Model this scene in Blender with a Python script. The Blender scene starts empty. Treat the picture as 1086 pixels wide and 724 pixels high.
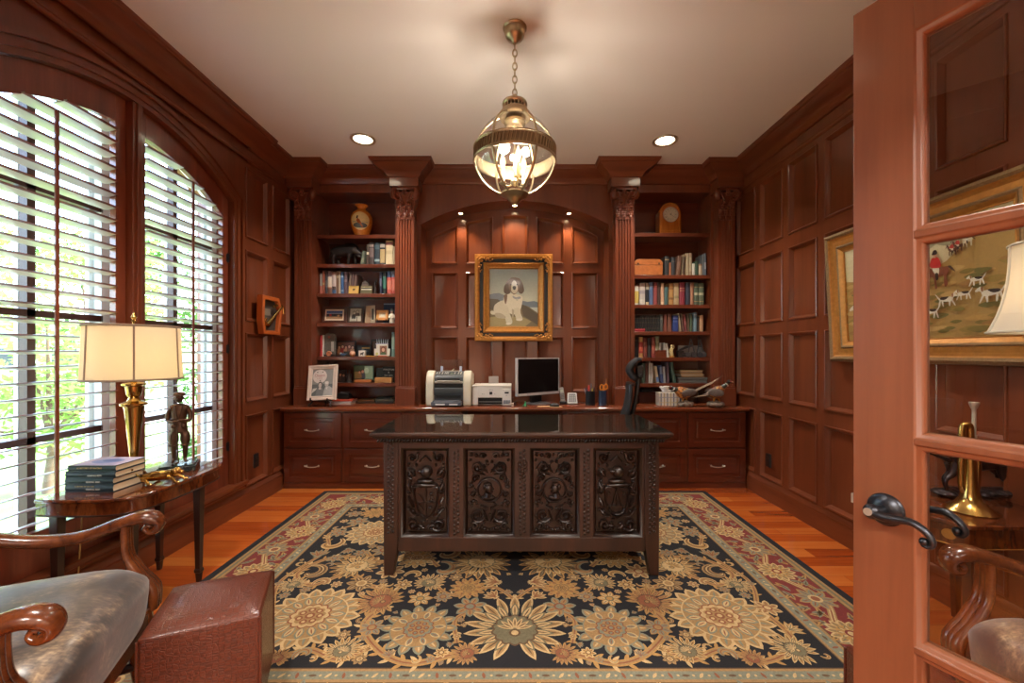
import bpy, math, random
from math import sin, cos, pi, sqrt, atan2, radians
from mathutils import Vector, Matrix
random.seed(11)
SC = bpy.context.scene
COL = SC.collection

# ------------------------------------------------------------------ colour
def lin(v):
    v /= 255.0
    return v / 12.92 if v <= 0.04045 else ((v + 0.055) / 1.055) ** 2.4
def C(r, g, b, a=1.0):
    return (lin(r), lin(g), lin(b), a)

# ------------------------------------------------------------------ materials
MATS = {}
def new_mat(name):
    m = bpy.data.materials.new(name); m.use_nodes = True
    nt = m.node_tree; nt.nodes.clear()
    out = nt.nodes.new('ShaderNodeOutputMaterial')
    return m, nt, out
def N(nt, t, **kw):
    n = nt.nodes.new(t)
    for k, v in kw.items():
        if k in n.inputs: n.inputs[k].default_value = v
        else: setattr(n, k, v)
    return n
def setin(n, **kw):
    for k, v in kw.items():
        k = k.replace('_', ' ')
        if k in n.inputs: n.inputs[k].default_value = v
def plain(name, col, rough=0.5, metal=0.0, coat=0.0, spec=0.5, var=0.0, vscale=30.0, bump=0.0, bscale=60.0, trans=0.0, emit=None, estr=0.0, sheen=0.0):
    if name in MATS: return MATS[name]
    m, nt, out = new_mat(name)
    p = N(nt, 'ShaderNodeBsdfPrincipled')
    setin(p, Base_Color=col, Roughness=rough, Metallic=metal, Coat_Weight=coat, Coat_Roughness=0.08, Specular_IOR_Level=spec, Transmission_Weight=trans, Sheen_Weight=sheen)
    if emit: setin(p, Emission_Color=emit, Emission_Strength=estr)
    if var > 0 or bump > 0:
        tc = N(nt, 'ShaderNodeTexCoord')
        nz = N(nt, 'ShaderNodeTexNoise', Scale=vscale, Detail=5.0)
        nt.links.new(tc.outputs['Object'], nz.inputs['Vector'])
        if var > 0:
            mx = N(nt, 'ShaderNodeMix', data_type='RGBA')
            a = tuple(c * (1 - var) for c in col[:3]) + (1,)
            b = tuple(min(1, c * (1 + var)) for c in col[:3]) + (1,)
            mx.inputs[6].default_value = a; mx.inputs[7].default_value = b
            nt.links.new(nz.outputs['Fac'], mx.inputs[0])
            nt.links.new(mx.outputs[2], p.inputs['Base Color'])
        if bump > 0:
            nb = N(nt, 'ShaderNodeTexNoise', Scale=bscale, Detail=4.0)
            nt.links.new(tc.outputs['Object'], nb.inputs['Vector'])
            bp = N(nt, 'ShaderNodeBump', Strength=bump, Distance=0.004)
            nt.links.new(nb.outputs['Fac'], bp.inputs['Height'])
            nt.links.new(bp.outputs['Normal'], p.inputs['Normal'])
    nt.links.new(p.outputs[0], out.inputs[0])
    MATS[name] = m
    return m
def wood(name, dark, mid, light, sc=(14, 14, 0.9), rough=0.3, coat=0.35, crough=0.12, warp=0.6):
    if name in MATS: return MATS[name]
    m, nt, out = new_mat(name)
    p = N(nt, 'ShaderNodeBsdfPrincipled')
    setin(p, Roughness=rough, Coat_Weight=coat, Coat_Roughness=crough)
    tc = N(nt, 'ShaderNodeTexCoord')
    mp = N(nt, 'ShaderNodeMapping'); mp.inputs['Scale'].default_value = sc
    nt.links.new(tc.outputs['Object'], mp.inputs['Vector'])
    n1 = N(nt, 'ShaderNodeTexNoise', Scale=1.0, Detail=6.0, Roughness=0.6, Distortion=warp)
    n2 = N(nt, 'ShaderNodeTexNoise', Scale=6.0, Detail=3.0, Roughness=0.7)
    nt.links.new(mp.outputs[0], n1.inputs['Vector']); nt.links.new(mp.outputs[0], n2.inputs['Vector'])
    ad = N(nt, 'ShaderNodeMath', operation='MULTIPLY_ADD')
    nt.links.new(n2.outputs['Fac'], ad.inputs[0]); ad.inputs[1].default_value = 0.35
    nt.links.new(n1.outputs['Fac'], ad.inputs[2])
    cr = N(nt, 'ShaderNodeValToRGB')
    e = cr.color_ramp.elements
    e[0].position = 0.45; e[0].color = dark
    e[1].position = 0.92; e[1].color = light
    k = cr.color_ramp.elements.new(0.67); k.color = mid
    nt.links.new(ad.outputs[0], cr.inputs[0])
    nt.links.new(cr.outputs[0], p.inputs['Base Color'])
    nt.links.new(p.outputs[0], out.inputs[0])
    MATS[name] = m
    return m
def painted(name, rough=0.55, var=0.12, vscale=60.0, bump=0.0, coat=0.0, metal=0.0, bscale=300):
    """surface whose own colours (dyes, print, paint) sit in the colour attribute"""
    if name in MATS: return MATS[name]
    m, nt, out = new_mat(name)
    p = N(nt, 'ShaderNodeBsdfPrincipled'); setin(p, Roughness=rough, Coat_Weight=coat, Coat_Roughness=0.1, Metallic=metal)
    at = N(nt, 'ShaderNodeVertexColor', layer_name='Col')
    tc = N(nt, 'ShaderNodeTexCoord')
    nz = N(nt, 'ShaderNodeTexNoise', Scale=vscale, Detail=6.0, Roughness=0.7)
    nt.links.new(tc.outputs['Object'], nz.inputs['Vector'])
    mr = N(nt, 'ShaderNodeMapRange'); mr.inputs[1].default_value = 0.25; mr.inputs[2].default_value = 0.75
    mr.inputs[3].default_value = 1 - var; mr.inputs[4].default_value = 1 + var
    nt.links.new(nz.outputs['Fac'], mr.inputs[0])
    vm = N(nt, 'ShaderNodeVectorMath', operation='SCALE')
    nt.links.new(at.outputs['Color'], vm.inputs[0]); nt.links.new(mr.outputs[0], vm.inputs['Scale'])
    nt.links.new(vm.outputs[0], p.inputs['Base Color'])
    if bump > 0:
        nb = N(nt, 'ShaderNodeTexNoise', Scale=bscale, Detail=2.0)
        nt.links.new(tc.outputs['Object'], nb.inputs['Vector'])
        bp = N(nt, 'ShaderNodeBump', Strength=bump, Distance=0.003)
        nt.links.new(nb.outputs['Fac'], bp.inputs['Height']); nt.links.new(bp.outputs['Normal'], p.inputs['Normal'])
    nt.links.new(p.outputs[0], out.inputs[0])
    MATS[name] = m
    return m
def thin_glass(name, tint=(0.97, 0.98, 0.97, 1), rough=0.0, f0=0.04):
    """clear sheet: Schlick reflection over straight transmission (same from either side)"""
    if name in MATS: return MATS[name]
    m, nt, out = new_mat(name)
    lw = N(nt, 'ShaderNodeLayerWeight', Blend=0.5)
    pw = N(nt, 'ShaderNodeMath', operation='POWER'); pw.inputs[1].default_value = 5.0
    nt.links.new(lw.outputs['Facing'], pw.inputs[0])
    ma = N(nt, 'ShaderNodeMath', operation='MULTIPLY_ADD'); ma.inputs[1].default_value = 1-f0; ma.inputs[2].default_value = f0
    nt.links.new(pw.outputs[0], ma.inputs[0])
    tr = N(nt, 'ShaderNodeBsdfTransparent', Color=tint)
    gl = N(nt, 'ShaderNodeBsdfGlossy', Roughness=rough)
    mx = N(nt, 'ShaderNodeMixShader')
    nt.links.new(ma.outputs[0], mx.inputs[0]); nt.links.new(tr.outputs[0], mx.inputs[1]); nt.links.new(gl.outputs[0], mx.inputs[2])
    nt.links.new(mx.outputs[0], out.inputs[0])
    MATS[name] = m
    return m
def glow_glass(name, col, s, k=0.25):
    """clear lamp envelope with a glowing filament haze"""
    if name in MATS: return MATS[name]
    m, nt, out = new_mat(name)
    e = N(nt, 'ShaderNodeEmission', Color=col, Strength=s); tr = N(nt, 'ShaderNodeBsdfTransparent'); mx = N(nt, 'ShaderNodeMixShader'); mx.inputs[0].default_value = k
    nt.links.new(tr.outputs[0], mx.inputs[1]); nt.links.new(e.outputs[0], mx.inputs[2]); nt.links.new(mx.outputs[0], out.inputs[0])
    MATS[name] = m
    return m
def emitter(name, col, s):
    if name in MATS: return MATS[name]
    m, nt, out = new_mat(name)
    e = N(nt, 'ShaderNodeEmission', Color=col, Strength=s)
    nt.links.new(e.outputs[0], out.inputs[0])
    MATS[name] = m
    return m

# ------------------------------------------------------------------ mesh builder
class MB:
    def __init__(s, M=None): s.v = []; s.f = []; s.m = []; s.col = []; s.cur = 0; s.M = M; s.pc = None
    def add(s, vs, fs):
        b = len(s.v)
        if s.M is not None: vs = [s.M @ Vector(p) for p in vs]
        s.v += [tuple(p) for p in vs]
        s.f += [tuple(b + i for i in f) for f in fs]
        s.m += [s.cur] * len(fs); s.col += [s.pc] * len(fs)
        return s
    def box(s, x0, x1, y0, y1, z0, z1):
        v = [(x, y, z) for z in (z0, z1) for y in (y0, y1) for x in (x0, x1)]
        return s.add(v, [(0, 2, 3, 1), (4, 5, 7, 6), (0, 1, 5, 4), (1, 3, 7, 5), (3, 2, 6, 7), (2, 0, 4, 6)])
    def cbox(s, c, d): return s.box(c[0]-d[0]/2, c[0]+d[0]/2, c[1]-d[1]/2, c[1]+d[1]/2, c[2]-d[2]/2, c[2]+d[2]/2)
    def prism(s, poly, a, b, axis='z'):
        n = len(poly)
        def P(p, t):
            if axis == 'z': return (p[0], p[1], t)
            if axis == 'y': return (p[0], t, p[1])
            return (t, p[0], p[1])
        v = [P(p, a) for p in poly] + [P(p, b) for p in poly]
        f = [tuple(range(n))[::-1], tuple(range(n, 2*n))] + [(i, (i+1) % n, n+(i+1) % n, n+i) for i in range(n)]
        return s.add(v, f)
    def lathe(s, prof, c=(0, 0, 0), n=24, R=None, caps=True):
        v = []; f = []
        for (r, z) in prof:
            for i in range(n):
                a = 2*pi*i/n
                p = Vector((r*cos(a), r*sin(a), z))
                if R is not None: p = R @ p
                v.append((p[0]+c[0], p[1]+c[1], p[2]+c[2]))
        k = len(prof)
        for j in range(k-1):
            for i in range(n):
                i2 = (i+1) % n
                f.append((j*n+i, j*n+i2, (j+1)*n+i2, (j+1)*n+i))
        if caps:
            if prof[0][0] > 1e-5: f.append(tuple(range(n))[::-1])
            if prof[-1][0] > 1e-5: f.append(tuple((k-1)*n+i for i in range(n)))
        return s.add(v, f)
    def tube(s, pts, r, n=8, closed=False, flat=None, up=None):
        """r scalar or list; flat=(a,b) scales the section along normal / binormal"""
        pts = [Vector(p) for p in pts]; k = len(pts)
        rs = r if isinstance(r, (list, tuple)) else [r]*k
        T = []
        for i in range(k):
            if closed: t = pts[(i+1) % k]-pts[i-1]
            else: t = pts[min(i+1, k-1)]-pts[max(i-1, 0)]
            T.append(t.normalized() if t.length > 1e-9 else Vector((0, 0, 1)))
        u = Vector(up) if up else Vector((0, 0, 1))
        if abs(T[0].dot(u)) > 0.95: u = Vector((1, 0, 0)) if abs(T[0].x) < 0.9 else Vector((0, 1, 0))
        nrm = (u - T[0]*u.dot(T[0])).normalized()
        v = []; f = []
        fa, fb = flat or (1, 1)
        for i in range(k):
            if up:
                uu = Vector(up); q = uu - T[i]*uu.dot(T[i])
                if q.length > 1e-4: nrm = q.normalized()
            else:
                nrm = (nrm - T[i]*nrm.dot(T[i])).normalized()
            bn = T[i].cross(nrm)
            for j in range(n):
                a = 2*pi*j/n
                v.append(pts[i] + nrm*(cos(a)*rs[i]*fa) + bn*(sin(a)*rs[i]*fb))
        for i in range(k if closed else k-1):
            i2 = (i+1) % k
            for j in range(n):
                j2 = (j+1) % n
                f.append((i*n+j, i*n+j2, i2*n+j2, i2*n+j))
        if not closed:
            f.append(tuple(range(n))[::-1]); f.append(tuple((k-1)*n+j for j in range(n)))
        return s.add(v, f)
    def ell(s, c, r, nu=12, nv=8, R=None):
        v = []; f = []
        if not isinstance(r, (tuple, list)): r = (r, r, r)
        c = Vector(c)
        def put(p):
            p = Vector((p[0]*r[0], p[1]*r[1], p[2]*r[2]))
            if R is not None: p = R @ p
            v.append(p + c)
        put((0, 0, -1))
        for j in range(1, nv):
            t = -pi/2 + pi*j/nv
            for i in range(nu):
                a = 2*pi*i/nu
                put((cos(t)*cos(a), cos(t)*sin(a), sin(t)))
        put((0, 0, 1)); top = len(v)-1
        for i in range(nu):
            i2 = (i+1) % nu
            f.append((0, 1+i2, 1+i))
            for j in range(nv-2):
                f.append((1+j*nu+i, 1+j*nu+i2, 1+(j+1)*nu+i2, 1+(j+1)*nu+i))
            f.append((1+(nv-2)*nu+i, 1+(nv-2)*nu+i2, top))
        return s.add(v, f)
    def sweep(s, path, prof, closed=False, z0=0.0):
        """moulding: path in XY, profile (d, z); d goes to the LEFT of the travelling direction"""
        k = len(path); P = [Vector((p[0], p[1])) for p in path]
        v = []; f = []; m = len(prof)
        for i in range(k):
            if closed or 0 < i < k-1:
                a = (P[i]-P[i-1]).normalized(); b = (P[(i+1) % k]-P[i]).normalized()
            else:
                a = b = (P[1]-P[0]).normalized() if i == 0 else (P[-1]-P[-2]).normalized()
            na = Vector((-a.y, a.x)); nb = Vector((-b.y, b.x))
            q = na+nb; mit = q/(1+na.dot(nb)) if (1+na.dot(nb)) > 1e-4 else na
            for (d, z) in prof:
                v.append((P[i].x+mit.x*d, P[i].y+mit.y*d, z+z0))
        for i in range(k if closed else k-1):
            i2 = (i+1) % k
            for j in range(m-1):
                f.append((i*m+j, i2*m+j, i2*m+j+1, i*m+j+1))
        if not closed:
            f.append(tuple(range(m))); f.append(tuple((k-1)*m+j for j in range(m))[::-1])
        return s.add(v, f)
    def rings(s, P, poly, prof, cap=True):
        """nested inset outlines of a convex polygon; P(u, w, d) gives the 3-D point; prof = [(inset, depth)]"""
        v = []; f = []; n = len(poly)
        for (ins, d) in prof:
            q = inset(poly, ins)
            v += [P(a, b, d) for a, b in q]
        for j in range(len(prof)-1):
            for i in range(n):
                i2 = (i+1) % n
                f.append((j*n+i, j*n+i2, (j+1)*n+i2, (j+1)*n+i))
        if cap: f.append(tuple((len(prof)-1)*n+i for i in range(n)))
        return s.add(v, f)
    def strip(s, A, B):
        n = len(A)
        return s.add(list(A)+list(B), [(i, i+1, n+i+1, n+i) for i in range(n-1)])
    def text(s, string, size, frame, depth=0.0006, align='CENTER'):
        """lettering; frame = (origin, right, up) vectors"""
        cu = bpy.data.curves.new('lettering', 'FONT'); cu.body = string; cu.size = size
        cu.align_x = align; cu.align_y = 'CENTER'; cu.extrude = depth; cu.resolution_u = 2
        o = bpy.data.objects.new('lettering', cu); COL.objects.link(o)
        bpy.context.view_layer.update()
        ev = o.evaluated_get(bpy.context.evaluated_depsgraph_get()); me = ev.to_mesh()
        O, r, u = (Vector(q) for q in frame); r = r.normalized(); u = u.normalized(); n = r.cross(u)
        vs = [O + r*p.co.x + u*p.co.y + n*p.co.z for p in me.vertices]
        fs = [tuple(p.vertices) for p in me.polygons]
        ev.to_mesh_clear(); bpy.data.objects.remove(o); bpy.data.curves.remove(cu)
        return s.add(vs, fs)
    def build(s, name, mat, parent=None, smooth=35, bevel=0.0, bseg=2, sub=0, recalc=True, world=False, loc=None):
        me = bpy.data.meshes.new(name)
        me.from_pydata(s.v, [], s.f)
        for mm in (mat if isinstance(mat, (list, tuple)) else [mat]): me.materials.append(mm)
        me.polygons.foreach_set('material_index', s.m)
        if any(c is not None for c in s.col):
            at = me.color_attributes.new('Col', 'FLOAT_COLOR', 'CORNER')
            dat = []
            for p, c in zip(me.polygons, s.col):
                dat += list(c or (0.5, 0.5, 0.5, 1))*p.loop_total
            at.data.foreach_set('color', dat)
        if recalc:
            import bmesh
            bm = bmesh.new(); bm.from_mesh(me)
            bmesh.ops.recalc_face_normals(bm, faces=bm.faces[:]); bm.to_mesh(me); bm.free()
        if smooth:
            me.polygons.foreach_set('use_smooth', [True]*len(me.polygons))
            me.set_sharp_from_angle(angle=radians(smooth))
        me.update()
        o = bpy.data.objects.new(name, me); COL.objects.link(o)
        if parent is not None:
            o.parent = parent
            if world: o.matrix_parent_inverse = WORLD(parent).inverted()
        if loc: o.location = loc
        if bevel > 0:
            b = o.modifiers.new('bevel', 'BEVEL'); b.width = bevel; b.segments = bseg; b.limit_method = 'ANGLE'; b.angle_limit = radians(40)
            b.harden_normals = False
        if sub:
            q = o.modifiers.new('sub', 'SUBSURF'); q.levels = sub; q.render_levels = sub
        return o
def WORLD(o):
    m = Matrix.Translation(o.location) @ o.rotation_euler.to_matrix().to_4x4()
    if o.parent is not None: m = WORLD(o.parent) @ o.matrix_parent_inverse @ m
    return m
def inset(poly, d):
    if abs(d) < 1e-9: return list(poly)
    n = len(poly); out = []
    for i in range(n):
        p0 = Vector(poly[i-1]); p1 = Vector(poly[i]); p2 = Vector(poly[(i+1) % n])
        a = (p1-p0).normalized(); b = (p2-p1).normalized()
        na = Vector((-a.y, a.x)); nb = Vector((-b.y, b.x))
        q = (na+nb)/(1+na.dot(nb))
        out.append(tuple(p1+q*d))
    return out
def rect(u0, u1, w0, w1): return [(u0, w0), (u1, w0), (u1, w1), (u0, w1)]
def circ(cx, cy, r, n=24, ry=None, a0=0.0): return [(cx+r*cos(a0+2*pi*i/n), cy+(ry or r)*sin(a0+2*pi*i/n)) for i in range(n)]
def catmull(pts, k=8, closed=False):
    out = []; n = len(pts)
    for i in range(n if closed else n-1):
        p = [Vector(pts[(i+j) % n]) if closed else Vector(pts[min(max(i+j, 0), n-1)]) for j in (-1, 0, 1, 2)]
        for q in range(k):
            t = q/k
            out.append(0.5*((2*p[1])+(p[2]-p[0])*t+(2*p[0]-5*p[1]+4*p[2]-p[3])*t*t+(3*p[1]-p[0]-3*p[2]+p[3])*t**3))
    if not closed: out.append(Vector(pts[-1]))
    return out
def thing(name, label, cat, loc=(0, 0, 0), rz=0.0, group=None):
    o = bpy.data.objects.new(name, None); COL.objects.link(o)
    o.empty_display_size = 0.1
    o.location = loc; o.rotation_euler = (0, 0, rz)
    o['label'] = label; o['category'] = cat
    if group: o['group'] = group
    return o
def tag(o, label, cat, group=None):
    o['label'] = label; o['category'] = cat
    if group: o['group'] = group
    return o
def struct(o, label=None):
    o['kind'] = 'structure'
    if label: o['label'] = label
    return o
def dup(root, loc=None, rz=None, label=None, group=None):
    def rec(o, par):
        c = o.copy(); COL.objects.link(c)
        if par is not None: c.parent = par; c.matrix_parent_inverse = o.matrix_parent_inverse.copy()
        for ch in [x for x in bpy.data.objects if x.parent is o]: rec(ch, c)
        return c
    r = rec(root, None)
    if loc is not None: r.location = loc
    if rz is not None: r.rotation_euler = (0, 0, rz)
    if label: r['label'] = label
    if group: r['group'] = group
    return r
class Flat(MB):
    """layers of coloured shapes laid on a plane: print, paint or woven pattern"""
    def __init__(s, O=(0, 0, 0), U=(1, 0, 0), V=(0, 1, 0), step=0.0003):
        super().__init__(); s.O = Vector(O); s.U = Vector(U).normalized(); s.V = Vector(V).normalized(); s.Nn = s.U.cross(s.V); s.step = step; s.lay = 0
    def P(s, p, d=0.0): return s.O + s.U*p[0] + s.V*p[1] + s.Nn*d
    def poly(s, pts, col, lift=True):
        if lift: s.lay += 1
        s.pc = col
        s.add([s.P(p, s.lay*s.step) for p in pts], [tuple(range(len(pts)))])
        return s
    def ribbon(s, pts, w, col, lift=True):
        if lift: s.lay += 1
        s.pc = col; k = len(pts); ws = w if isinstance(w, (list, tuple)) else [w]*k
        A = []; B = []
        for i in range(k):
            a = Vector(pts[max(i-1, 0)][:2]); b = Vector(pts[min(i+1, k-1)][:2]); t = (b-a).normalized() if (b-a).length > 1e-9 else Vector((1, 0))
            n = Vector((-t.y, t.x)); p = Vector(pts[i][:2])
            A.append(s.P(p+n*ws[i]/2, s.lay*s.step)); B.append(s.P(p-n*ws[i]/2, s.lay*s.step))
        return s.strip(A, B)
def T3(x=0, y=0, z=0): return Matrix.Translation((x, y, z))
def RZ(a): return Matrix.Rotation(a, 4, 'Z')
def RX(a): return Matrix.Rotation(a, 4, 'X')
def RY(a): return Matrix.Rotation(a, 4, 'Y')
FPX, VX, VY, CAMZ = 450.0, 546.0, 374.0, 1.27
def PX(x, Y): return (x-VX)/FPX*Y          # photograph column at depth Y -> X
def PZ(y, Y): return CAMZ-(y-VY)/FPX*Y     # photograph row at depth Y -> Z

# palette ------------------------------------------------------------
WD, WM, WL = C(90, 42, 21), C(110, 54, 29), C(122, 63, 35)
M_wall = wood('mahogany panelling', WD, WM, WL, (5, 5, 0.5), rough=0.3, coat=0.35, crough=0.12)
M_wallh = wood('mahogany moulding', WD, WM, WL, (0.6, 0.6, 9), rough=0.28, coat=0.5, crough=0.08)
M_case = wood('mahogany casework', C(84, 38, 21), C(102, 48, 28), C(116, 58, 35), (0.7, 7, 7), rough=0.28, coat=0.45, crough=0.1)
M_casev = wood('mahogany upright', WD, C(112, 54, 32), C(124, 63, 38), (6, 6, 0.6), rough=0.28, coat=0.45, crough=0.1)
M_top = wood('polished mahogany top', C(86, 40, 22), C(112, 54, 31), C(130, 68, 40), (0.8, 8, 8), rough=0.14, coat=0.7, crough=0.04)
M_door = wood('door cherry', C(112, 65, 41), C(124, 73, 47), C(134, 81, 53), (10, 10, 0.6), rough=0.36, coat=0.3, crough=0.16)
M_desk = wood('dark carved oak', C(34, 18, 12), C(50, 27, 17), C(66, 35, 21), (8, 8, 1.2), rough=0.45, coat=0.12, crough=0.25)
M_carve = wood('blackened carving', C(24, 13, 8), C(33, 18, 11), C(44, 24, 15), (10, 10, 4), rough=0.32, coat=0.18, crough=0.22)
M_chair = wood('walnut chair frame', C(58, 26, 12), C(96, 48, 22), C(128, 70, 34), (12, 12, 12), rough=0.25, coat=0.5, crough=0.1)
M_table = wood('flame mahogany table', C(52, 20, 10), C(92, 42, 18), C(134, 72, 34), (10, 10, 3), rough=0.12, coat=0.8, crough=0.04, warp=1.5)
M_tableleg = plain('ebonised leg', C(46, 24, 17), rough=0.3, coat=0.4)
M_brass = plain('brass', C(196, 158, 90), rough=0.22, metal=1.0)
M_abrass = plain('antique brass', C(182, 164, 132), rough=0.3, metal=1.0, var=0.15)
M_bronze = plain('brown bronze', C(92, 68, 54), rough=0.42, metal=0.75, var=0.35, vscale=40)
M_dbronze = plain('black bronze', C(44, 40, 42), rough=0.3, metal=0.8, var=0.3, vscale=50, bump=0.3, bscale=90)
M_black = plain('black plastic', C(20, 20, 22), rough=0.4)
M_gold = plain('gilt', C(188, 128, 60), rough=0.4, metal=0.45, var=0.35, vscale=45, bump=0.25, bscale=110)
M_goldd = plain('dark carved gilt', C(140, 110, 74), rough=0.5, metal=0.35, var=0.5, vscale=120, bump=0.9, bscale=150)
M_glass = thin_glass('pane glass')
M_paint = painted('print')
M_white = plain('white plastic', C(226, 222, 214), rough=0.4)
M_steel = plain('satin nickel', C(206, 196, 180), rough=0.35, metal=0.7)
M_orb = plain('oil rubbed bronze', C(62, 64, 70), rough=0.32, metal=0.85, var=0.25, vscale=60)
# ================================================================== ROOM SHELL
XW, YB, H = 2.19, 4.52, 3.07
YF = 0.24          # inner face of the wall that holds the doorway
# floor ------------------------------------------------------------
def floor_mat():
    m, nt, out = new_mat('brazilian cherry boards')
    p = N(nt, 'ShaderNodeBsdfPrincipled'); setin(p, Roughness=0.2, Coat_Weight=0.5, Coat_Roughness=0.08)
    tc = N(nt, 'ShaderNodeTexCoord')
    br = N(nt, 'ShaderNodeTexBrick', offset=0.37, offset_frequency=3, squash=1.0)
    setin(br, Scale=1.0, Mortar_Size=0.0008, Bias=0.0, Brick_Width=1.15, Row_Height=0.11, Mortar_Smooth=0.3)
    br.inputs['Color1'].default_value = (0, 0, 0, 1); br.inputs['Color2'].default_value = (1, 1, 1, 1); br.inputs['Mortar'].default_value = (0.3, 0.3, 0.3, 1)
    nt.links.new(tc.outputs['Object'], br.inputs['Vector'])
    mp = N(nt, 'ShaderNodeMapping'); mp.inputs['Scale'].default_value = (1.2, 22, 1)
    nt.links.new(tc.outputs['Object'], mp.inputs['Vector'])
    nz = N(nt, 'ShaderNodeTexNoise', Scale=1.5, Detail=6.0, Distortion=0.8); nt.links.new(mp.outputs[0], nz.inputs['Vector'])
    ad = N(nt, 'ShaderNodeMath', operation='MULTIPLY_ADD'); ad.inputs[1].default_value = 0.5
    nt.links.new(nz.outputs['Fac'], ad.inputs[0])
    m2 = N(nt, 'ShaderNodeMath', operation='MULTIPLY'); m2.inputs[1].default_value = 0.62
    nt.links.new(br.outputs['Color'], m2.inputs[0]); nt.links.new(m2.outputs[0], ad.inputs[2])
    cr = N(nt, 'ShaderNodeValToRGB'); e = cr.color_ramp.elements
    e[0].position = 0.1; e[0].color = C(116, 40, 16); e[1].position = 0.92; e[1].color = C(200, 116, 50)
    k = e.new(0.5); k.color = C(176, 82, 32)
    nt.links.new(ad.outputs[0], cr.inputs[0])
    mx = N(nt, 'ShaderNodeMix', data_type='RGBA'); nt.links.new(br.outputs['Fac'], mx.inputs[0])
    nt.links.new(cr.outputs[0], mx.inputs[6]); mx.inputs[7].default_value = C(60, 24, 10)
    nt.links.new(mx.outputs[2], p.inputs['Base Color']); nt.links.new(p.outputs[0], out.inputs[0])
    return m
struct(MB().box(-2.45, 2.45, -3.2, 4.62, -0.08, 0).build('floor', floor_mat(), smooth=0))
M_ceil = plain('ceiling paint', C(232, 226, 218), rough=0.85, bump=0.08, bscale=240)
struct(MB().box(-2.45, 2.45, -3.2, 4.62, H, H+0.12).build('ceiling', M_ceil, smooth=0))
M_plaster = plain('hall plaster', C(214, 205, 190), rough=0.9)

PROF_PANEL = [(0, 0), (0.0015, 0.008), (0.006, 0.011), (0.013, 0.008), (0.016, 0.001), (0.026, -0.009), (0.03, -0.02), (0.035, -0.022)]
def grid_wall(mb, P, ub, zb, is_panel):
    for i in range(len(ub)-1):
        for j in range(len(zb)-1):
            r = rect(ub[i], ub[i+1], zb[j], zb[j+1])
            if is_panel(i, j): mb.rings(P, r, PROF_PANEL)
            else: mb.add([P(a, b, 0) for a, b in r], [(0, 1, 2, 3)])
ROWS = [0.0, 0.18, 0.76, 0.866, 1.434, 1.53, 2.11, 2.21, 2.78, H]
# right wall ---------------------------------------------------------
ub = [YF]; k = 9
cols = []
for k in range(9, -1, -1):
    s0 = 4.18-0.395*k
    a, b = s0-0.322, s0
    if a < YF+0.03: continue
    cols.append((a, b))
ub = [YF]
for a, b in cols: ub += [a, b]
ub += [YB]
mb = MB()
grid_wall(mb, lambda u, w, d: (XW-d, u, w), ub, ROWS, lambda i, j: i % 2 == 1 and j % 2 == 1)
mb.box(XW+0.02, XW+0.12, YF, YB+0.1, 0, H)
struct(mb.build('wall_right', M_wall, smooth=30, recalc=False))
# left wall with the arched window opening ----------------------------
WC, ZC = 2.46, 1.313
def arc(R, y0, y1, n=28): return [(y0+(y1-y0)*i/n, ZC+sqrt(max(R*R-(y0+(y1-y0)*i/n-WC)**2, 0))) for i in range(n+1)]
R_IN, HW_IN, SILL = 1.397, 0.825, 0.25
mb = MB()
PL = lambda u, w, d: (-XW+d, u, w)
cl = [3.40, 3.446, 3.753, 3.829, 4.12, YB]
grid_wall(mb, PL, cl, ROWS, lambda i, j: i in (1, 3) and j % 2 == 1)
cl = [YF, 0.30, 0.62, 0.70, 1.02, 1.10, 1.42, 1.52]
grid_wall(mb, PL, cl, ROWS, lambda i, j: i in (1, 3, 5) and j % 2 == 1)
def q(y0, y1, z0, z1): mb.add([PL(a, b, 0) for a, b in rect(y0, y1, z0, z1)], [(0, 1, 2, 3)])
q(1.52, 3.40, 0, SILL)
zs = ZC+sqrt(R_IN**2-HW_IN**2)
q(1.52, WC-HW_IN, SILL, zs); q(WC+HW_IN, 3.40, SILL, zs)
q(1.52, WC-HW_IN, zs, H); q(WC+HW_IN, 3.40, zs, H)
A = arc(R_IN, WC-HW_IN, WC+HW_IN, 40)
mb.strip([PL(a, b, 0) for a, b in A], [PL(a, H, 0) for a, b in A])
outl = [(WC-HW_IN, SILL)]+A+[(WC+HW_IN, SILL), (WC-HW_IN, SILL)]
mb.strip([PL(a, b, 0) for a, b in outl], [PL(a, b, -0.27) for a, b in outl])
# outer skin of the wall
XO = -XW-0.27
def qo(y0, y1, z0, z1): mb.add([(XO, a, b) for a, b in rect(y0, y1, z0, z1)], [(0, 1, 2, 3)])
qo(-0.1, WC-HW_IN, -0.1, H+0.1); qo(WC+HW_IN, 4.62, -0.1, H+0.1); qo(WC-HW_IN, WC+HW_IN, -0.1, SILL)
mb.strip([(XO, a, b) for a, b in A], [(XO, a, H+0.1) for a, b in A])
struct(mb.build('wall_left', M_wall, smooth=30, recalc=False))
# back wall: arched alcove, frieze above the bookcases, rear skin -------
YA, YR, AH, ASP = 4.20, 4.45, 0.93, 2.54
RA = (AH*AH+0.236**2)/(2*0.236); ZA = 2.776-RA
def az(x): return ZA+sqrt(RA*RA-x*x)
mb = MB()
xs = [-AH+2*AH*i/40 for i in range(41)]
PB = lambda u, w, d: (u, YA-d, w)
mb.strip([(x, YA, az(x)) for x in xs], [(x, YA, H) for x in xs])
for s in (-1, 1):
    mb.add([(s*AH, YA, 0.763), (s*0.99, YA, 0.763), (s*0.99, YA, H), (s*AH, YA, H)], [(0, 1, 2, 3)])
jam = [(-AH, 0.763)]+[(x, az(x)) for x in xs]+[(AH, 0.763)]
mb.strip([(x, YA, z) for x, z in jam], [(x, YR, z) for x, z in jam])
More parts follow.
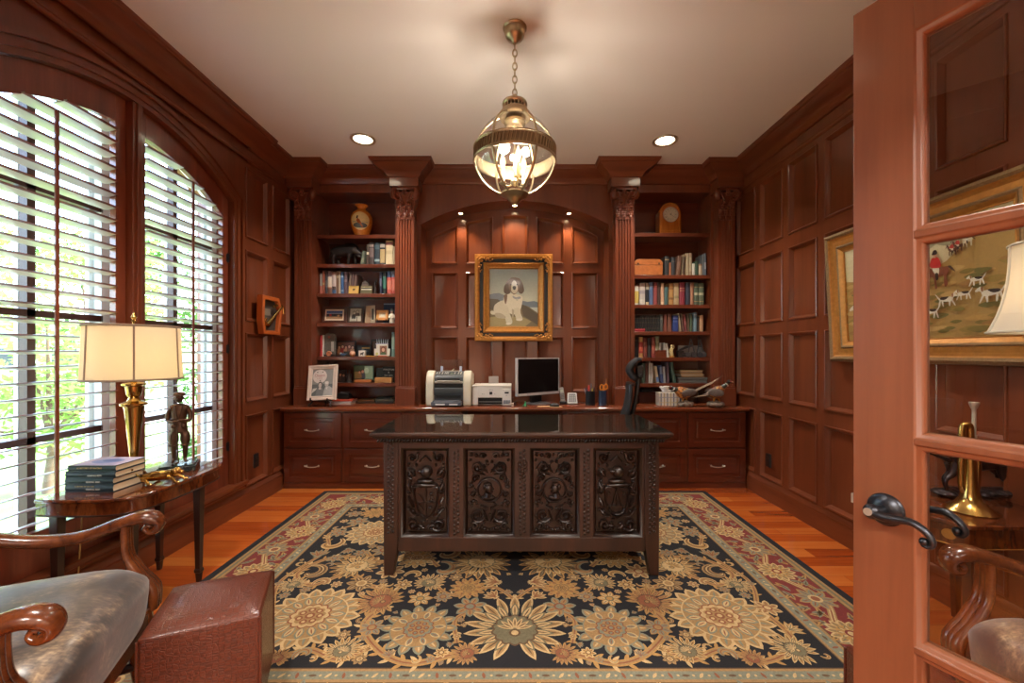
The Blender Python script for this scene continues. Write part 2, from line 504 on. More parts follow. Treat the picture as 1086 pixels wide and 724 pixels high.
# alcove back panels
PK = lambda u, w, d: (u, YR-d, w)
pc = [(-0.874, -0.596), (-0.516, -0.228), (-0.138, 0.138), (0.228, 0.516), (0.596, 0.874)]
rowz = [0.70, 0.86, 1.44, 1.525, 2.113, 2.20]
ubk = [-AH]
for a, b in pc: ubk += [a, b]
ubk.append(AH)
grid_wall(mb, PK, ubk, rowz, lambda i, j: i % 2 == 1 and j in (1, 3))
def atop(x): return 2.712-0.29*x*x
for i in range(len(ubk)-1):
    a, b = ubk[i], ubk[i+1]; xx = [a+(b-a)*t/10 for t in range(11)]
    if i % 2 == 1:
        mb.rings(PK, [(a, 2.20), (b, 2.20)]+[(x, atop(x)) for x in xx[::-1]], PROF_PANEL)
        mb.strip([PK(x, atop(x), 0) for x in xx], [PK(x, az(x), 0) for x in xx])
    else:
        mb.strip([PK(x, 2.20, 0) for x in xx], [PK(x, az(x), 0) for x in xx])
for s in (-1, 1):   # frieze over each bookcase
    x0, x1 = sorted((s*0.985, s*XW))
    mb.box(x0, x1, 4.205, YB, 2.857, H)
mb.box(-2.45, 2.45, YB, YB+0.1, 0, H)
struct(mb.build('wall_back', M_wall, smooth=30, recalc=False))
# doorway wall, just behind the lens ----------------------------------
mb = MB()
mb.box(-2.45, -1.2, 0.12, YF, 0, H); mb.box(1.22, 2.45, 0.12, YF, 0, H); mb.box(-1.2, 1.22, 0.12, YF, 2.14, H)
struct(mb.build('wall_front', M_wall, smooth=0))
mb = MB()
mb.box(-2.45, -2.35, -3.2, 0.12, 0, H); mb.box(2.35, 2.45, -3.2, 0.12, 0, H)
struct(mb.build('wall_hall_fill', M_plaster, smooth=0))  # unseen hall shell, added so light through the doorway stays neutral and warm
mb = MB()
mb.box(-2.35, 2.35, -3.2, -3.1, 0, H)
struct(mb.build('wall_daylight_block', M_plaster, smooth=0))  # unseen end wall, closed solid to keep daylight out of the hall
# base mouldings -------------------------------------------------------
PBASE = [(0, 0), (0.022, 0), (0.022, 0.115), (0.018, 0.125), (0.02, 0.135), (0.012, 0.15), (0.004, 0.165), (0, 0.168)]
struct(MB().sweep([(-XW, 3.96), (-XW, YF)], PBASE).build('baseboard_left', M_wallh, smooth=30))
struct(MB().sweep([(XW, YF), (XW, 3.96)], PBASE).build('baseboard_right', M_wallh, smooth=30))
# crown: cornice, frieze bead -------------------------------------------
PCR = [(0, 2.935), (0.012, 2.938), (0.016, 2.95), (0.022, 2.956), (0.03, 2.972), (0.046, 2.985), (0.07, 2.997), (0.098, 3.013), (0.118, 3.03), (0.126, 3.036), (0.134, 3.037), (0.137, 3.045), (0.146, 3.052), (0.15, 3.07), (0, 3.07)]
half = [(0.915, 4.20), (0.915, 4.03), (1.195, 4.03), (1.195, 4.20), (1.935, 4.20), (1.935, 4.05), (XW, 4.05)]
pth = [(XW, YF)]+[(XW, 4.05)]+half[::-1][1:]+[(-x, y) for x, y in half]+[(-XW, 3.46), (-XW+0.028, 3.46), (-XW+0.028, YF)]
struct(MB().sweep(pth, PCR).build('trim_1', M_wallh, smooth=30))
PBEAD = [(0, 2.825), (0.01, 2.828), (0.016, 2.836), (0.016, 2.844), (0.008, 2.85), (0.012, 2.856), (0, 2.86)]
struct(MB().sweep([(-XW, 4.2), (-XW, 3.46), (-XW+0.022, 3.46), (-XW+0.022, YF)], PBEAD).build('trim_2', M_wallh, smooth=30))
struct(MB().sweep([(XW, YF), (XW, 4.2)], PBEAD).build('trim_3', M_wallh, smooth=30))

# ================================================================== WINDOW
win = thing('window_1', 'wide arched window with dark casing and mullion in left panelled wall', 'window', (-XW, WC, SILL))
del win['category']; win['kind'] = 'structure'
def arcband(mb, R0, R1, y0, y1, x0, x1, n=30):
    a = arc(R0, y0, y1, n); b = arc(R1, y0, y1, n)
    mb.prism(a+b[::-1], x0, x1, 'x')
mb = MB()   # casing: stepped architrave
for (o0, o1, d) in ((0.0, 0.03, 0.016), (0.03, 0.062, 0.024), (0.062, 0.075, 0.018), (0.075, 0.1, 0.034)):
    for s in (-1, 1):
        y0, y1 = sorted((WC+s*(HW_IN+o0), WC+s*(HW_IN+o1)))
        mb.box(-XW, -XW+d+0.002, y0, y1, SILL, zs+0.045)
    Y0 = HW_IN+o0
    n = 40
    a = [(WC+(HW_IN+o1)*(2*i/n-1), 0) for i in range(n+1)]
    a0 = arc(R_IN+o0, WC-HW_IN-o0*0.9, WC+HW_IN+o0*0.9, n); a1 = arc(R_IN+o1, WC-HW_IN-o1*0.9, WC+HW_IN+o1*0.9, n)
    mb.prism(a0+a1[::-1], -XW, -XW+d, 'x')
mb.build('casing', M_wall, win, world=True, smooth=30)
mb = MB(); mb.box(-XW-0.06, -XW+0.05, 1.50, 3.42, SILL-0.03, SILL+0.002); mb.box(-XW-0.0, -XW+0.035, 1.53, 3.39, SILL-0.055, SILL-0.03)
mb.build('sill', M_wallh, win, world=True, bevel=0.006)
mb = MB(); mb.box(-XW-0.12, -XW+0.012, 2.42, 2.49, SILL, ZC+R_IN-0.004); mb.box(-XW-0.0, -XW+0.022, 2.44, 2.47, SILL, ZC+R_IN-0.004)
mb.build('mullion', M_casev, win, world=True, bevel=0.003)
M_sash = plain('brown sash paint', C(70, 38, 28), rough=0.45)
M_ext = plain('white exterior frame', C(238, 240, 238), rough=0.6)
for (y0, y1) in ((WC-HW_IN, 2.42), (2.49, WC+HW_IN)):
    mb = MB(); yc = (y0+y1)/2; X0, X1 = -2.35, -2.31
    mb.box(X0, X1, y0, y0+0.05, SILL, 2.72 if y0 > 2.4 else 2.44); mb.box(X0, X1, y1-0.05, y1, SILL, 2.44 if y0 > 2.4 else 2.72)
    mb.box(X0, X1, y0, y1, SILL, SILL+0.07)
    arcband(mb, R_IN-0.055, R_IN-0.002, y0, y1, X0, X1)
    mb.build('sash', M_ext, win, world=True)
    mb = MB()
    mb.box(X0, X1, yc-0.018, yc+0.018, SILL+0.05, ZC+sqrt((R_IN-0.05)**2-(yc-WC)**2))
    for z in (0.85, 1.46, 2.07): mb.box(X0, X1, y0+0.04, y1-0.04, z-0.016, z+0.016)
    mb.build('muntin', M_sash, win, world=True)
    mb = MB(); g = [(y0+0.02, SILL+0.02), (y1-0.02, SILL+0.02)]+arc(R_IN-0.03, y0+0.02, y1-0.02)[::-1]
    mb.prism(g, -2.335, -2.331, 'x'); mb.build('pane', M_glass, win, world=True, smooth=0)
    mb = MB(); mb.box(-2.375, -2.355, y0, y0+0.055, SILL, 2.36); mb.box(-2.375, -2.355, y1-0.075, y1, SILL, 2.36); mb.box(-2.37, -2.352, yc-0.02, yc+0.02, SILL, 2.5)
    mb.build('storm_frame', M_ext, win, world=True)
# plantation shutters ----------------------------------------------------
M_louv_glare = plain('glare toned shutter slat', C(206, 200, 184), rough=0.3, coat=0.4)  # slats are brown wood; the pale tone is daylight glare put into the colour
M_lfr = wood('shutter frame wood', C(92, 40, 24), C(116, 54, 34), C(134, 68, 44), (9, 9, 0.7), rough=0.3, coat=0.4, crough=0.12)
def shutter(label, y0, y1, hinge):
    t = thing('window_shutter', label, 'shutter', (-2.235, (y0+y1)/2, SILL), 0, 'arched shutters in the left window')
    RL, RO = 1.25, R_IN-0.003
    st0, st1 = (0.05, 0.06)
    mb = MB(); XA, XB = -2.25, -2.215
    for (a, b) in ((y0, y0+st0), (y1-st1, y1)):
        top = arc(RO, a, b, 6)
        mb.prism([(a, SILL+0.003), (b, SILL+0.003)]+top[::-1], XA, XB, 'x')
    mb.box(XA, XB, y0+st0, y1-st1, SILL+0.003, 0.44)
    aa = arc(RL, y0+st0, y1-st1, 24); bb = arc(RO, y0+st0, y1-st1, 24)
    mb.prism(aa+bb[::-1], XA, XB, 'x')
    mb.build('frame', M_lfr, t, world=True, smooth=30, bevel=0.002)
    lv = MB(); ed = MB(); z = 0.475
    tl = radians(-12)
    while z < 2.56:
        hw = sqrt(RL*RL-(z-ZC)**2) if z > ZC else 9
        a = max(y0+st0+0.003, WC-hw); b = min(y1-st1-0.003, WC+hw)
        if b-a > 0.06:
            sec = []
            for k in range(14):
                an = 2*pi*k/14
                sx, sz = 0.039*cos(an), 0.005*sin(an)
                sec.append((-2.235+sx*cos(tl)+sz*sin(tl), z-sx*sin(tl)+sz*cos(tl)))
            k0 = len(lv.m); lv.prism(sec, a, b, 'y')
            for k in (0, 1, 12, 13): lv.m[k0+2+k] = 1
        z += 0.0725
    o = lv.build('louvers', [M_louv_glare, M_lfr], t, world=True, smooth=50)
    yc = (y0+st0+y1-st1)/2
    zt = ZC+sqrt(RL*RL-(yc-WC)**2)-0.06
    mb = MB(); mb.box(-2.19, -2.178, yc-0.008, yc+0.008, 0.46, zt); mb.build('tilt_rod', M_lfr, t, world=True, bevel=0.003)
    for zz in (0.55, 1.3, 2.0):
        mb = MB(); mb.lathe([(0.006, -0.035), (0.006, 0.035)], (-2.209, hinge, zz), 8); mb.box(-2.214, -2.2105, hinge-0.016, hinge+0.016, zz-0.03, zz+0.03)
        mb.build('hinge', M_orb, t, world=True)
    return t
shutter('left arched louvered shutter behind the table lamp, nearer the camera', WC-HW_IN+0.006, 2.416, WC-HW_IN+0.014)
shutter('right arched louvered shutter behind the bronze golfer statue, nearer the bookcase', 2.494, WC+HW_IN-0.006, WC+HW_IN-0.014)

# ================================================================== DOOR (open glazed leaf at right)
DL = Vector((0.821, 1.03, 0)); DD = Vector((0.399, -0.917, 0)); DN = Vector((-0.917, -0.399, 0))
def DP(w, d, z): return DL+DD*w+DN*d+Vector((0, 0, z))
class DMB(MB):
    def dbox(s, w0, w1, d0, d1, z0, z1):
        v = [DP(w, d, z) for z in (z0, z1) for d in (d0, d1) for w in (w0, w1)]
        return s.add(v, [(0, 2, 3, 1), (4, 5, 7, 6), (0, 1, 5, 4), (1, 3, 7, 5), (3, 2, 6, 7), (2, 0, 4, 6)])
DW, DT = 0.79, 0.044
M_dglass = thin_glass('bevelled door glass', (0.97, 0.975, 0.97, 1), f0=0.07)
door = thing('door_1', 'open cherry door with glass panes and dark lever handle at right', 'door', DL)
del door['category']; door['kind'] = 'structure'
ST = 0.117
rz_ = [(1.534, 1.971), (1.083, 1.519), (0.631, 1.070), (0.18, 0.6175)]
wcol = [(ST, 0.385), (0.405, DW-ST)]
mb = DMB()
mb.dbox(0, ST, -DT, 0, 0.012, 2.088); mb.dbox(DW-ST, DW, -DT, 0, 0.012, 2.088)
mb.dbox(ST, DW-ST, -DT, 0, 1.971, 2.088); mb.dbox(ST, DW-ST, -DT, 0, 0.012, 0.18)
for a, b in ((1.519, 1.534), (1.07, 1.083), (0.6175, 0.631)): mb.dbox(ST, DW-ST, -DT, 0, a, b)
mb.dbox(0.385, 0.405, -DT, 0, 0.18, 1.971)
mb.build('leaf', M_door, door, world=True, smooth=0, bevel=0.0015)
mb = MB(); gl = MB()
PS = [(0, 0), (0.002, -0.002), (0.004, -0.0035), (0.009, -0.006), (0.013, -0.011), (0.0145, -0.015), (0.0145, -0.021)]
for (z0, z1) in rz_:
    for (w0, w1) in wcol:
        for side in (0, 1):
            if side == 0: mb.rings(lambda u, w, d: DP(u, d, w), rect(w0, w1, z0, z1), PS, cap=False)
            else: mb.rings(lambda u, w, d: DP(u, -DT-d, w), rect(w0, w1, z0, z1), PS, cap=False)
mb.build('sticking', M_door, door, world=True, smooth=40)
for (z0, z1) in rz_:
    for (w0, w1) in wcol:
        g = DMB().dbox(w0+0.008, w1-0.008, -0.0235, -0.0205, z0+0.008, z1-0.008)
        g.build('pane', M_dglass, door, world=True, smooth=0)
def lever(side):
    """lever set; side 0 faces the camera, 1 the far face"""
    sg = 1 if side == 0 else -1; base = 0.0 if side == 0 else -DT
    O = DP(0.067, base, 0.913); n = DN*sg; r = DD; u = Vector((0, 0, 1))
    R = Matrix((r, u, n)).transposed() if sg == 1 else Matrix((r, -u, n)).transposed()
    mb = MB()
    mb.lathe([(0.036, 0), (0.0365, 0.004), (0.034, 0.008), (0.03, 0.0095), (0.027, 0.013), (0.02, 0.0155), (0.016, 0.017), (0, 0.017)], O, 32, R=R)
    rose = mb.build('rosette', M_orb, door, world=True, smooth=35)
    mb = MB()
    L = lambda w, z, d: O+r*w+u*z+n*d
    mb.tube([L(0, 0, 0.012), L(0, 0, 0.03), L(0, 0, 0.045)], [0.012, 0.0115, 0.012], 16)
    mb.ell(L(-0.004, 0.001, 0.05), (0.017, 0.017, 0.012), 16, 10, R=R)
    path = catmull([L(-0.006, 0.001, 0.05), L(0.02, -0.003, 0.051), L(0.045, 0.0, 0.05), L(0.066, 0.002, 0.048), L(0.084, -0.006, 0.046), L(0.096, -0.018, 0.045), L(0.1, -0.03, 0.045), L(0.095, -0.039, 0.045), L(0.086, -0.039, 0.045), L(0.082, -0.032, 0.045)], 6)
    k = len(path)
    mb.tube(path, [0.0125-0.007*min(1, i/(k*0.8)) for i in range(k)], 12, flat=(1.0, 0.8), up=n)
    mb.ell(L(0.086, -0.031, 0.045), (0.0085, 0.0085, 0.0085), 12, 8)
    mb.build('lever', M_orb, door, world=True, smooth=50)
    if side == 0:
        mb = MB(); mb.lathe([(0.0085, 0), (0.0085, 0.003), (0, 0.003)], L(-0.005, 0.002, 0.061), 14, R=R); mb.build('key_cylinder', M_steel, door, world=True)
lever(0); lever(1)
mb = DMB(); mb.dbox(-0.0025, 0.0005, -0.034, -0.01, 0.885, 0.945); mb.dbox(-0.012, -0.002, -0.03, -0.014, 0.902, 0.924)
mb.build('latch', M_steel, door, world=True)
# outlets ----------------------------------------------------------------
def outlet(x, y, z, s, label):
    t = thing('wall_outlet', label, 'outlet', (x, y, z))
    mb = MB(); x0, x1 = sorted((x, x-s*0.006)); mb.box(x0, x1, y-0.036, y+0.036, z-0.058, z+0.058); mb.build('cover_plate', M_black, t, world=True, bevel=0.003)
    for dz in (-0.02, 0.02):
        mb = MB(); x0, x1 = sorted((x-s*0.006, x-s*0.009)); mb.box(x0, x1, y-0.017, y+0.017, z+dz-0.014, z+dz+0.014); mb.build('socket', plain('dark brown socket', C(44, 32, 28), rough=0.35), t, world=True, bevel=0.002)
outlet(-XW+0.017, 3.56, PZ(488, 3.56), -1, 'black outlet low on the left panelled wall near cabinets')
outlet(XW-0.017, 3.63, PZ(488, 3.63), 1, 'black outlet low on the right panelled wall near cabinets')
# ================================================================== BUILT-INS
CT = 0.761       # countertop surface
ct = MB()
prof = [(3.955, CT-0.036), (3.948, CT-0.03), (3.944, CT-0.018), (3.948, CT-0.007), (3.957, CT), (4.449, CT), (4.449, CT-0.036)]
n = len(prof)
ct.prism([(y, z) for y, z in prof], -XW+0.002, XW-0.002, 'x')
tag(ct.build('countertop', M_top, smooth=40), 'long polished mahogany countertop running below both bookcases', 'countertop')
PDR = [(0, 0), (0.002, 0.009), (0.005, 0.011), (0.052, 0.011), (0.056, 0.003), (0.06, -0.006), (0.066, -0.007), (0.09, 0.004), (0.0915, 0.009), (0.095, 0.009)]
M_drawer = wood('drawer front mahogany', C(76, 30, 16), C(92, 39, 21), C(106, 48, 27), (0.9, 9, 9), rough=0.28, coat=0.45, crough=0.1)
def cabinet(x0, x1, label):
    t = thing('base_cabinet', label, 'cabinet', ((x0+x1)/2, 4.2, 0), 0, 'drawer cabinets under the countertop')
    mb = MB(); mb.box(x0, x1, 3.985, 4.44, 0.0, CT-0.037)
    mb.box(x0, x1, 3.978, 3.985, 0.0, 0.05)
    mb.build('body', M_case, t, world=True)
    P = lambda u, w, d: (u, 3.975-d, w)
    for (z0, z1) in ((0.056, 0.372), (0.388, 0.712)):
        mb = MB(); a, b = x0+0.012, x1-0.012
        mb.rings(P, rect(a, b, z0, z1), PDR)
        mb.box(a, b, 3.975, 3.984, z0, z1)
        d = mb.build('drawer', M_drawer, t, world=True, smooth=25)
        hc = (x0+x1)/2; hz = (z0+z1)/2
        h = MB()
        for s in (-1, 1):
            h.lathe([(0.009, 0), (0.007, 0.004), (0.005, 0.008), (0.0045, 0.02)], (hc+s*0.055, 3.968, hz), 10, R=Matrix.Rotation(pi/2, 3, 'X'))
            h.ell((hc+s*0.062, 3.947, hz), (0.009, 0.004, 0.006), 8, 6)
        h.tube(catmull([(hc-0.068, 3.948, hz+0.006), (hc-0.05, 3.945, hz-0.002), (hc-0.02, 3.94, hz-0.007), (hc+0.02, 3.94, hz-0.007), (hc+0.05, 3.945, hz-0.002), (hc+0.068, 3.948, hz+0.006)], 4), 0.0042, 8)
        h.build('handle', M_steel, d, world=True, smooth=50)
cabinet(-2.17, -1.61, 'mahogany two-drawer cabinet at the left wall, under the easel frame')
cabinet(-1.61, -1.05, 'mahogany two-drawer cabinet half hidden by desk corner, left side')
cabinet(-1.05, -0.49, 'mahogany two-drawer cabinet behind the desk, under the printers')
cabinet(0.49, 1.05, 'mahogany two-drawer cabinet behind the desk, under the pen cups')
cabinet(1.05, 1.61, 'mahogany two-drawer cabinet half hidden by desk corner, right side')
cabinet(1.61, 2.17, 'mahogany two-drawer cabinet at the right wall, under the pheasants')
struct(MB().box(-0.488, 0.488, 4.40, 4.44, 0.0, CT-0.038).build('trim_4', M_case))

SHL = [2.442, 2.15, 1.858, 1.566, 1.2325, 0.970]
SHR = [2.46, 2.041, 1.748, 1.481, 1.223, 0.966]
def pilaster(par, xc, yf, hw, blk, s):
    x0, x1 = xc-hw, xc+hw; yb = 4.20
    # fluted shaft
    pts = [(x0, yb), (x0, yf)]; nf = 5; m = 0.018; w = (2*hw-2*m)/nf
    for i in range(nf):
        a = x0+m+i*w+0.004; b = x0+m+(i+1)*w-0.004
        for k in range(7):
            an = pi*k/6; pts.append(((a+b)/2-(b-a)/2*cos(an), yf+0.013*sin(an)))
    pts += [(x1, yf), (x1, yb)]
    mb = MB(); mb.prism(pts[::-1], 0.945, 2.565, 'z')
    p = mb.build('pilaster', M_casev, par, world=True, smooth=50)
    mb = MB(); mb.box(x0-0.01, x1+0.01, yf-0.012, yb, CT, 0.93); mb.box(x0-0.006, x1+0.006, yf-0.007, yb, 0.93, 0.948)
    mb.build('plinth', M_casev, p, world=True, bevel=0.004)
    # carved capital
    mb = MB()
    z0, z1 = 2.555, 2.853
    mb.box(x0-0.004, x1+0.004, yf-0.006, yb, z0, z0+0.018)
    core = []
    for j in range(9):
        t = j/8; o = -0.004+0.03*t**2.2
        core.append((o, z0+0.015+t*0.24))
    v = []; f = []
    for (o, z) in core: v += [(x0-o, yb, z), (x0-o, yf-o, z), (x1+o, yf-o, z), (x1+o, yb, z)]
    for j in range(8):
        for i in range(3): f.append((j*4+i, j*4+i+1, (j+1)*4+i+1, (j+1)*4+i))
    mb.add(v, f)
    mb.box(x0-0.03, x1+0.03, yf-0.034, yb, z1-0.022, z1)       # abacus
    for sx in (-1, 1):        # corner volutes
        cx = xc+sx*(hw+0.006); cy = yf-0.012
        e = Vector((sx*0.75, -0.66, 0)).normalized(); up = Vector((0, 0, 1))
        sp = []
        for k in range(30):
            an = 2*pi*1.9*k/29; r = 0.05-0.04*k/29
            sp.append(Vector((cx, cy, z1-0.066))+e*(r*sin(an)*0.9)*1.0+up*(r*cos(an)))
        mb.tube(sp, [0.014-0.005*k/29 for k in range(30)], 8, flat=(1.0, 2.2))
        mb.ell((cx+e.x*0.004, cy+e.y*0.004, z1-0.066), 0.015, 10, 8)
        mb.tube(catmull([(xc+sx*0.012, yf-0.012, z0+0.13), (xc+sx*0.03, yf-0.02, z0+0.19), (xc+sx*0.065, yf-0.02, z1-0.03)], 5), 0.008, 8)
    def leaf(cx, base, hgt, wd, curl):
        for k in range(5):
            t = k/4
            mb.ell((cx, yf-0.006-curl*t**2, base+hgt*t), (wd*(1-0.55*abs(t-0.35)), 0.009, hgt*0.2), 10, 6)
        mb.ell((cx, yf-0.012-curl, base+hgt-0.004), (wd*0.8, 0.014, 0.012), 10, 6)
        for sx in (-1, 1):
            for k in range(3):
                mb.ell((cx+sx*wd*0.85, yf-0.008-curl*(k/3)**2, base+hgt*(0.25+0.25*k)), (0.009, 0.008, 0.014), 8, 6)
    for cx in (x0+0.025, xc, x1-0.025): leaf(cx, z0+0.025, 0.085, 0.022, 0.02)
    for cx in (xc-hw*0.5, xc+hw*0.5): leaf(cx, z0+0.06, 0.105, 0.021, 0.024)
    for k in range(6):        # rosette between the volutes
        an = k*pi/3; mb.ell((xc+0.02*cos(an), yf-0.032, z1-0.05+0.02*sin(an)), (0.012, 0.012, 0.012), 8, 6)
    mb.ell((xc, yf-0.036, z1-0.05), 0.011, 8, 6)
    mb.build('capital', M_casev, p, world=True, smooth=60)
    mb = MB(); mb.box(blk[0], blk[1], yf-0.06, yb+0.01, 2.853, 2.95); mb.build('crown_block', M_wallh, p, world=True, bevel=0.002)
def bookcase(s, SH, name_label):
    t = thing('bookcase', name_label, 'bookcase', (s*1.58, 4.35, CT), 0, 'built-in bookcases')
    o0, o1 = 1.187, (1.968 if s < 0 else 1.94)
    X = lambda a, b: sorted((s*a, s*b))
    for (a, b) in ((0.985, o0), (o1, XW-0.003)):
        mb = MB(); x0, x1 = X(a, b); mb.box(x0, x1, 4.20, 4.215, CT, 2.856); mb.build('face_stile', M_casev, t, world=True)
    for (a, b) in ((o0-0.02, o0), (o1, o1+0.02)):
        mb = MB(); x0, x1 = X(a, b); mb.box(x0, x1, 4.2152, 4.499, CT, 2.856); mb.build('side_panel', M_casev, t, world=True)
    mb = MB(); x0, x1 = X(o0, o1); mb.box(x0, x1, 4.50, 4.515, CT, 2.856); mb.build('back_panel', M_case, t, world=True)
    for z in SH:
        mb = MB(); x0, x1 = X(o0+0.001, o1-0.001)
        mb.box(x0, x1, 4.232, 4.499, z-0.024, z)
        mb.box(x0, x1, 4.214, 4.232, z-0.036, z+0.001)
        mb.build('shelf', M_case, t, world=True, bevel=0.003)
    pilaster(t, s*1.055, 4.09, 0.084, X(0.917, 1.193), s)
    pilaster(t, s*2.045, 4.10, 0.08, X(1.937, XW-0.004), s)
    return t
bookcase(-1, SHL, 'tall built-in bookcase on the left holding the bird vase and framed photos')
bookcase(1, SHR, 'tall built-in bookcase on the right holding the clock and old books')
# alcove downlights
M_lampw = emitter('warm lamp', (1.0, 0.72, 0.42, 1), 30)
def can_light(name, x, y, z, r, label, cat, group, es):
    t = thing(name, label, cat, (x, y, z), 0, group)
    mb = MB(); mb.lathe([(r*0.72, 0.0), (r*0.76, -0.006), (r*0.98, -0.008), (r, -0.004), (r, 0.0)], (x, y, z), 40)
    mb.build('trim_ring', plain('nickel trim', C(200, 186, 160), rough=0.3, metal=0.7), t, world=True, smooth=50)
    mb = MB(); mb.lathe([(0, -0.002), (r*0.5, -0.003), (r*0.72, -0.001)], (x, y, z), 32)
    mb.build('lamp', es, t, world=True)
ALC = [(-0.555, 'left'), (0.0, 'middle'), (0.555, 'right')]
E_small = emitter('alcove lamp', (1.0, 0.75, 0.45, 1), 40)
for x, w in ALC:
    can_light('alcove_downlight', x, 4.33, az(x)-0.001, 0.03, f'small {w} downlight in the arch above the dog portrait', 'light', 'three small lights in the alcove arch', E_small)
E_can = emitter('ceiling lamp', (1.0, 0.86, 0.62, 1), 9)
for x, y, w in ((-1.28, 3.576, 'round recessed ceiling light near the left bookcase'), (1.275, 3.60, 'round recessed ceiling light near the right bookcase'), (-1.28, 1.2, 'round recessed ceiling light above the left armchair'), (1.275, 1.2, 'round recessed ceiling light above the right armchair')):
    can_light('recessed_ceiling_light', x, y, H-0.001, 0.105, w, 'light', 'recessed ceiling lights', E_can)

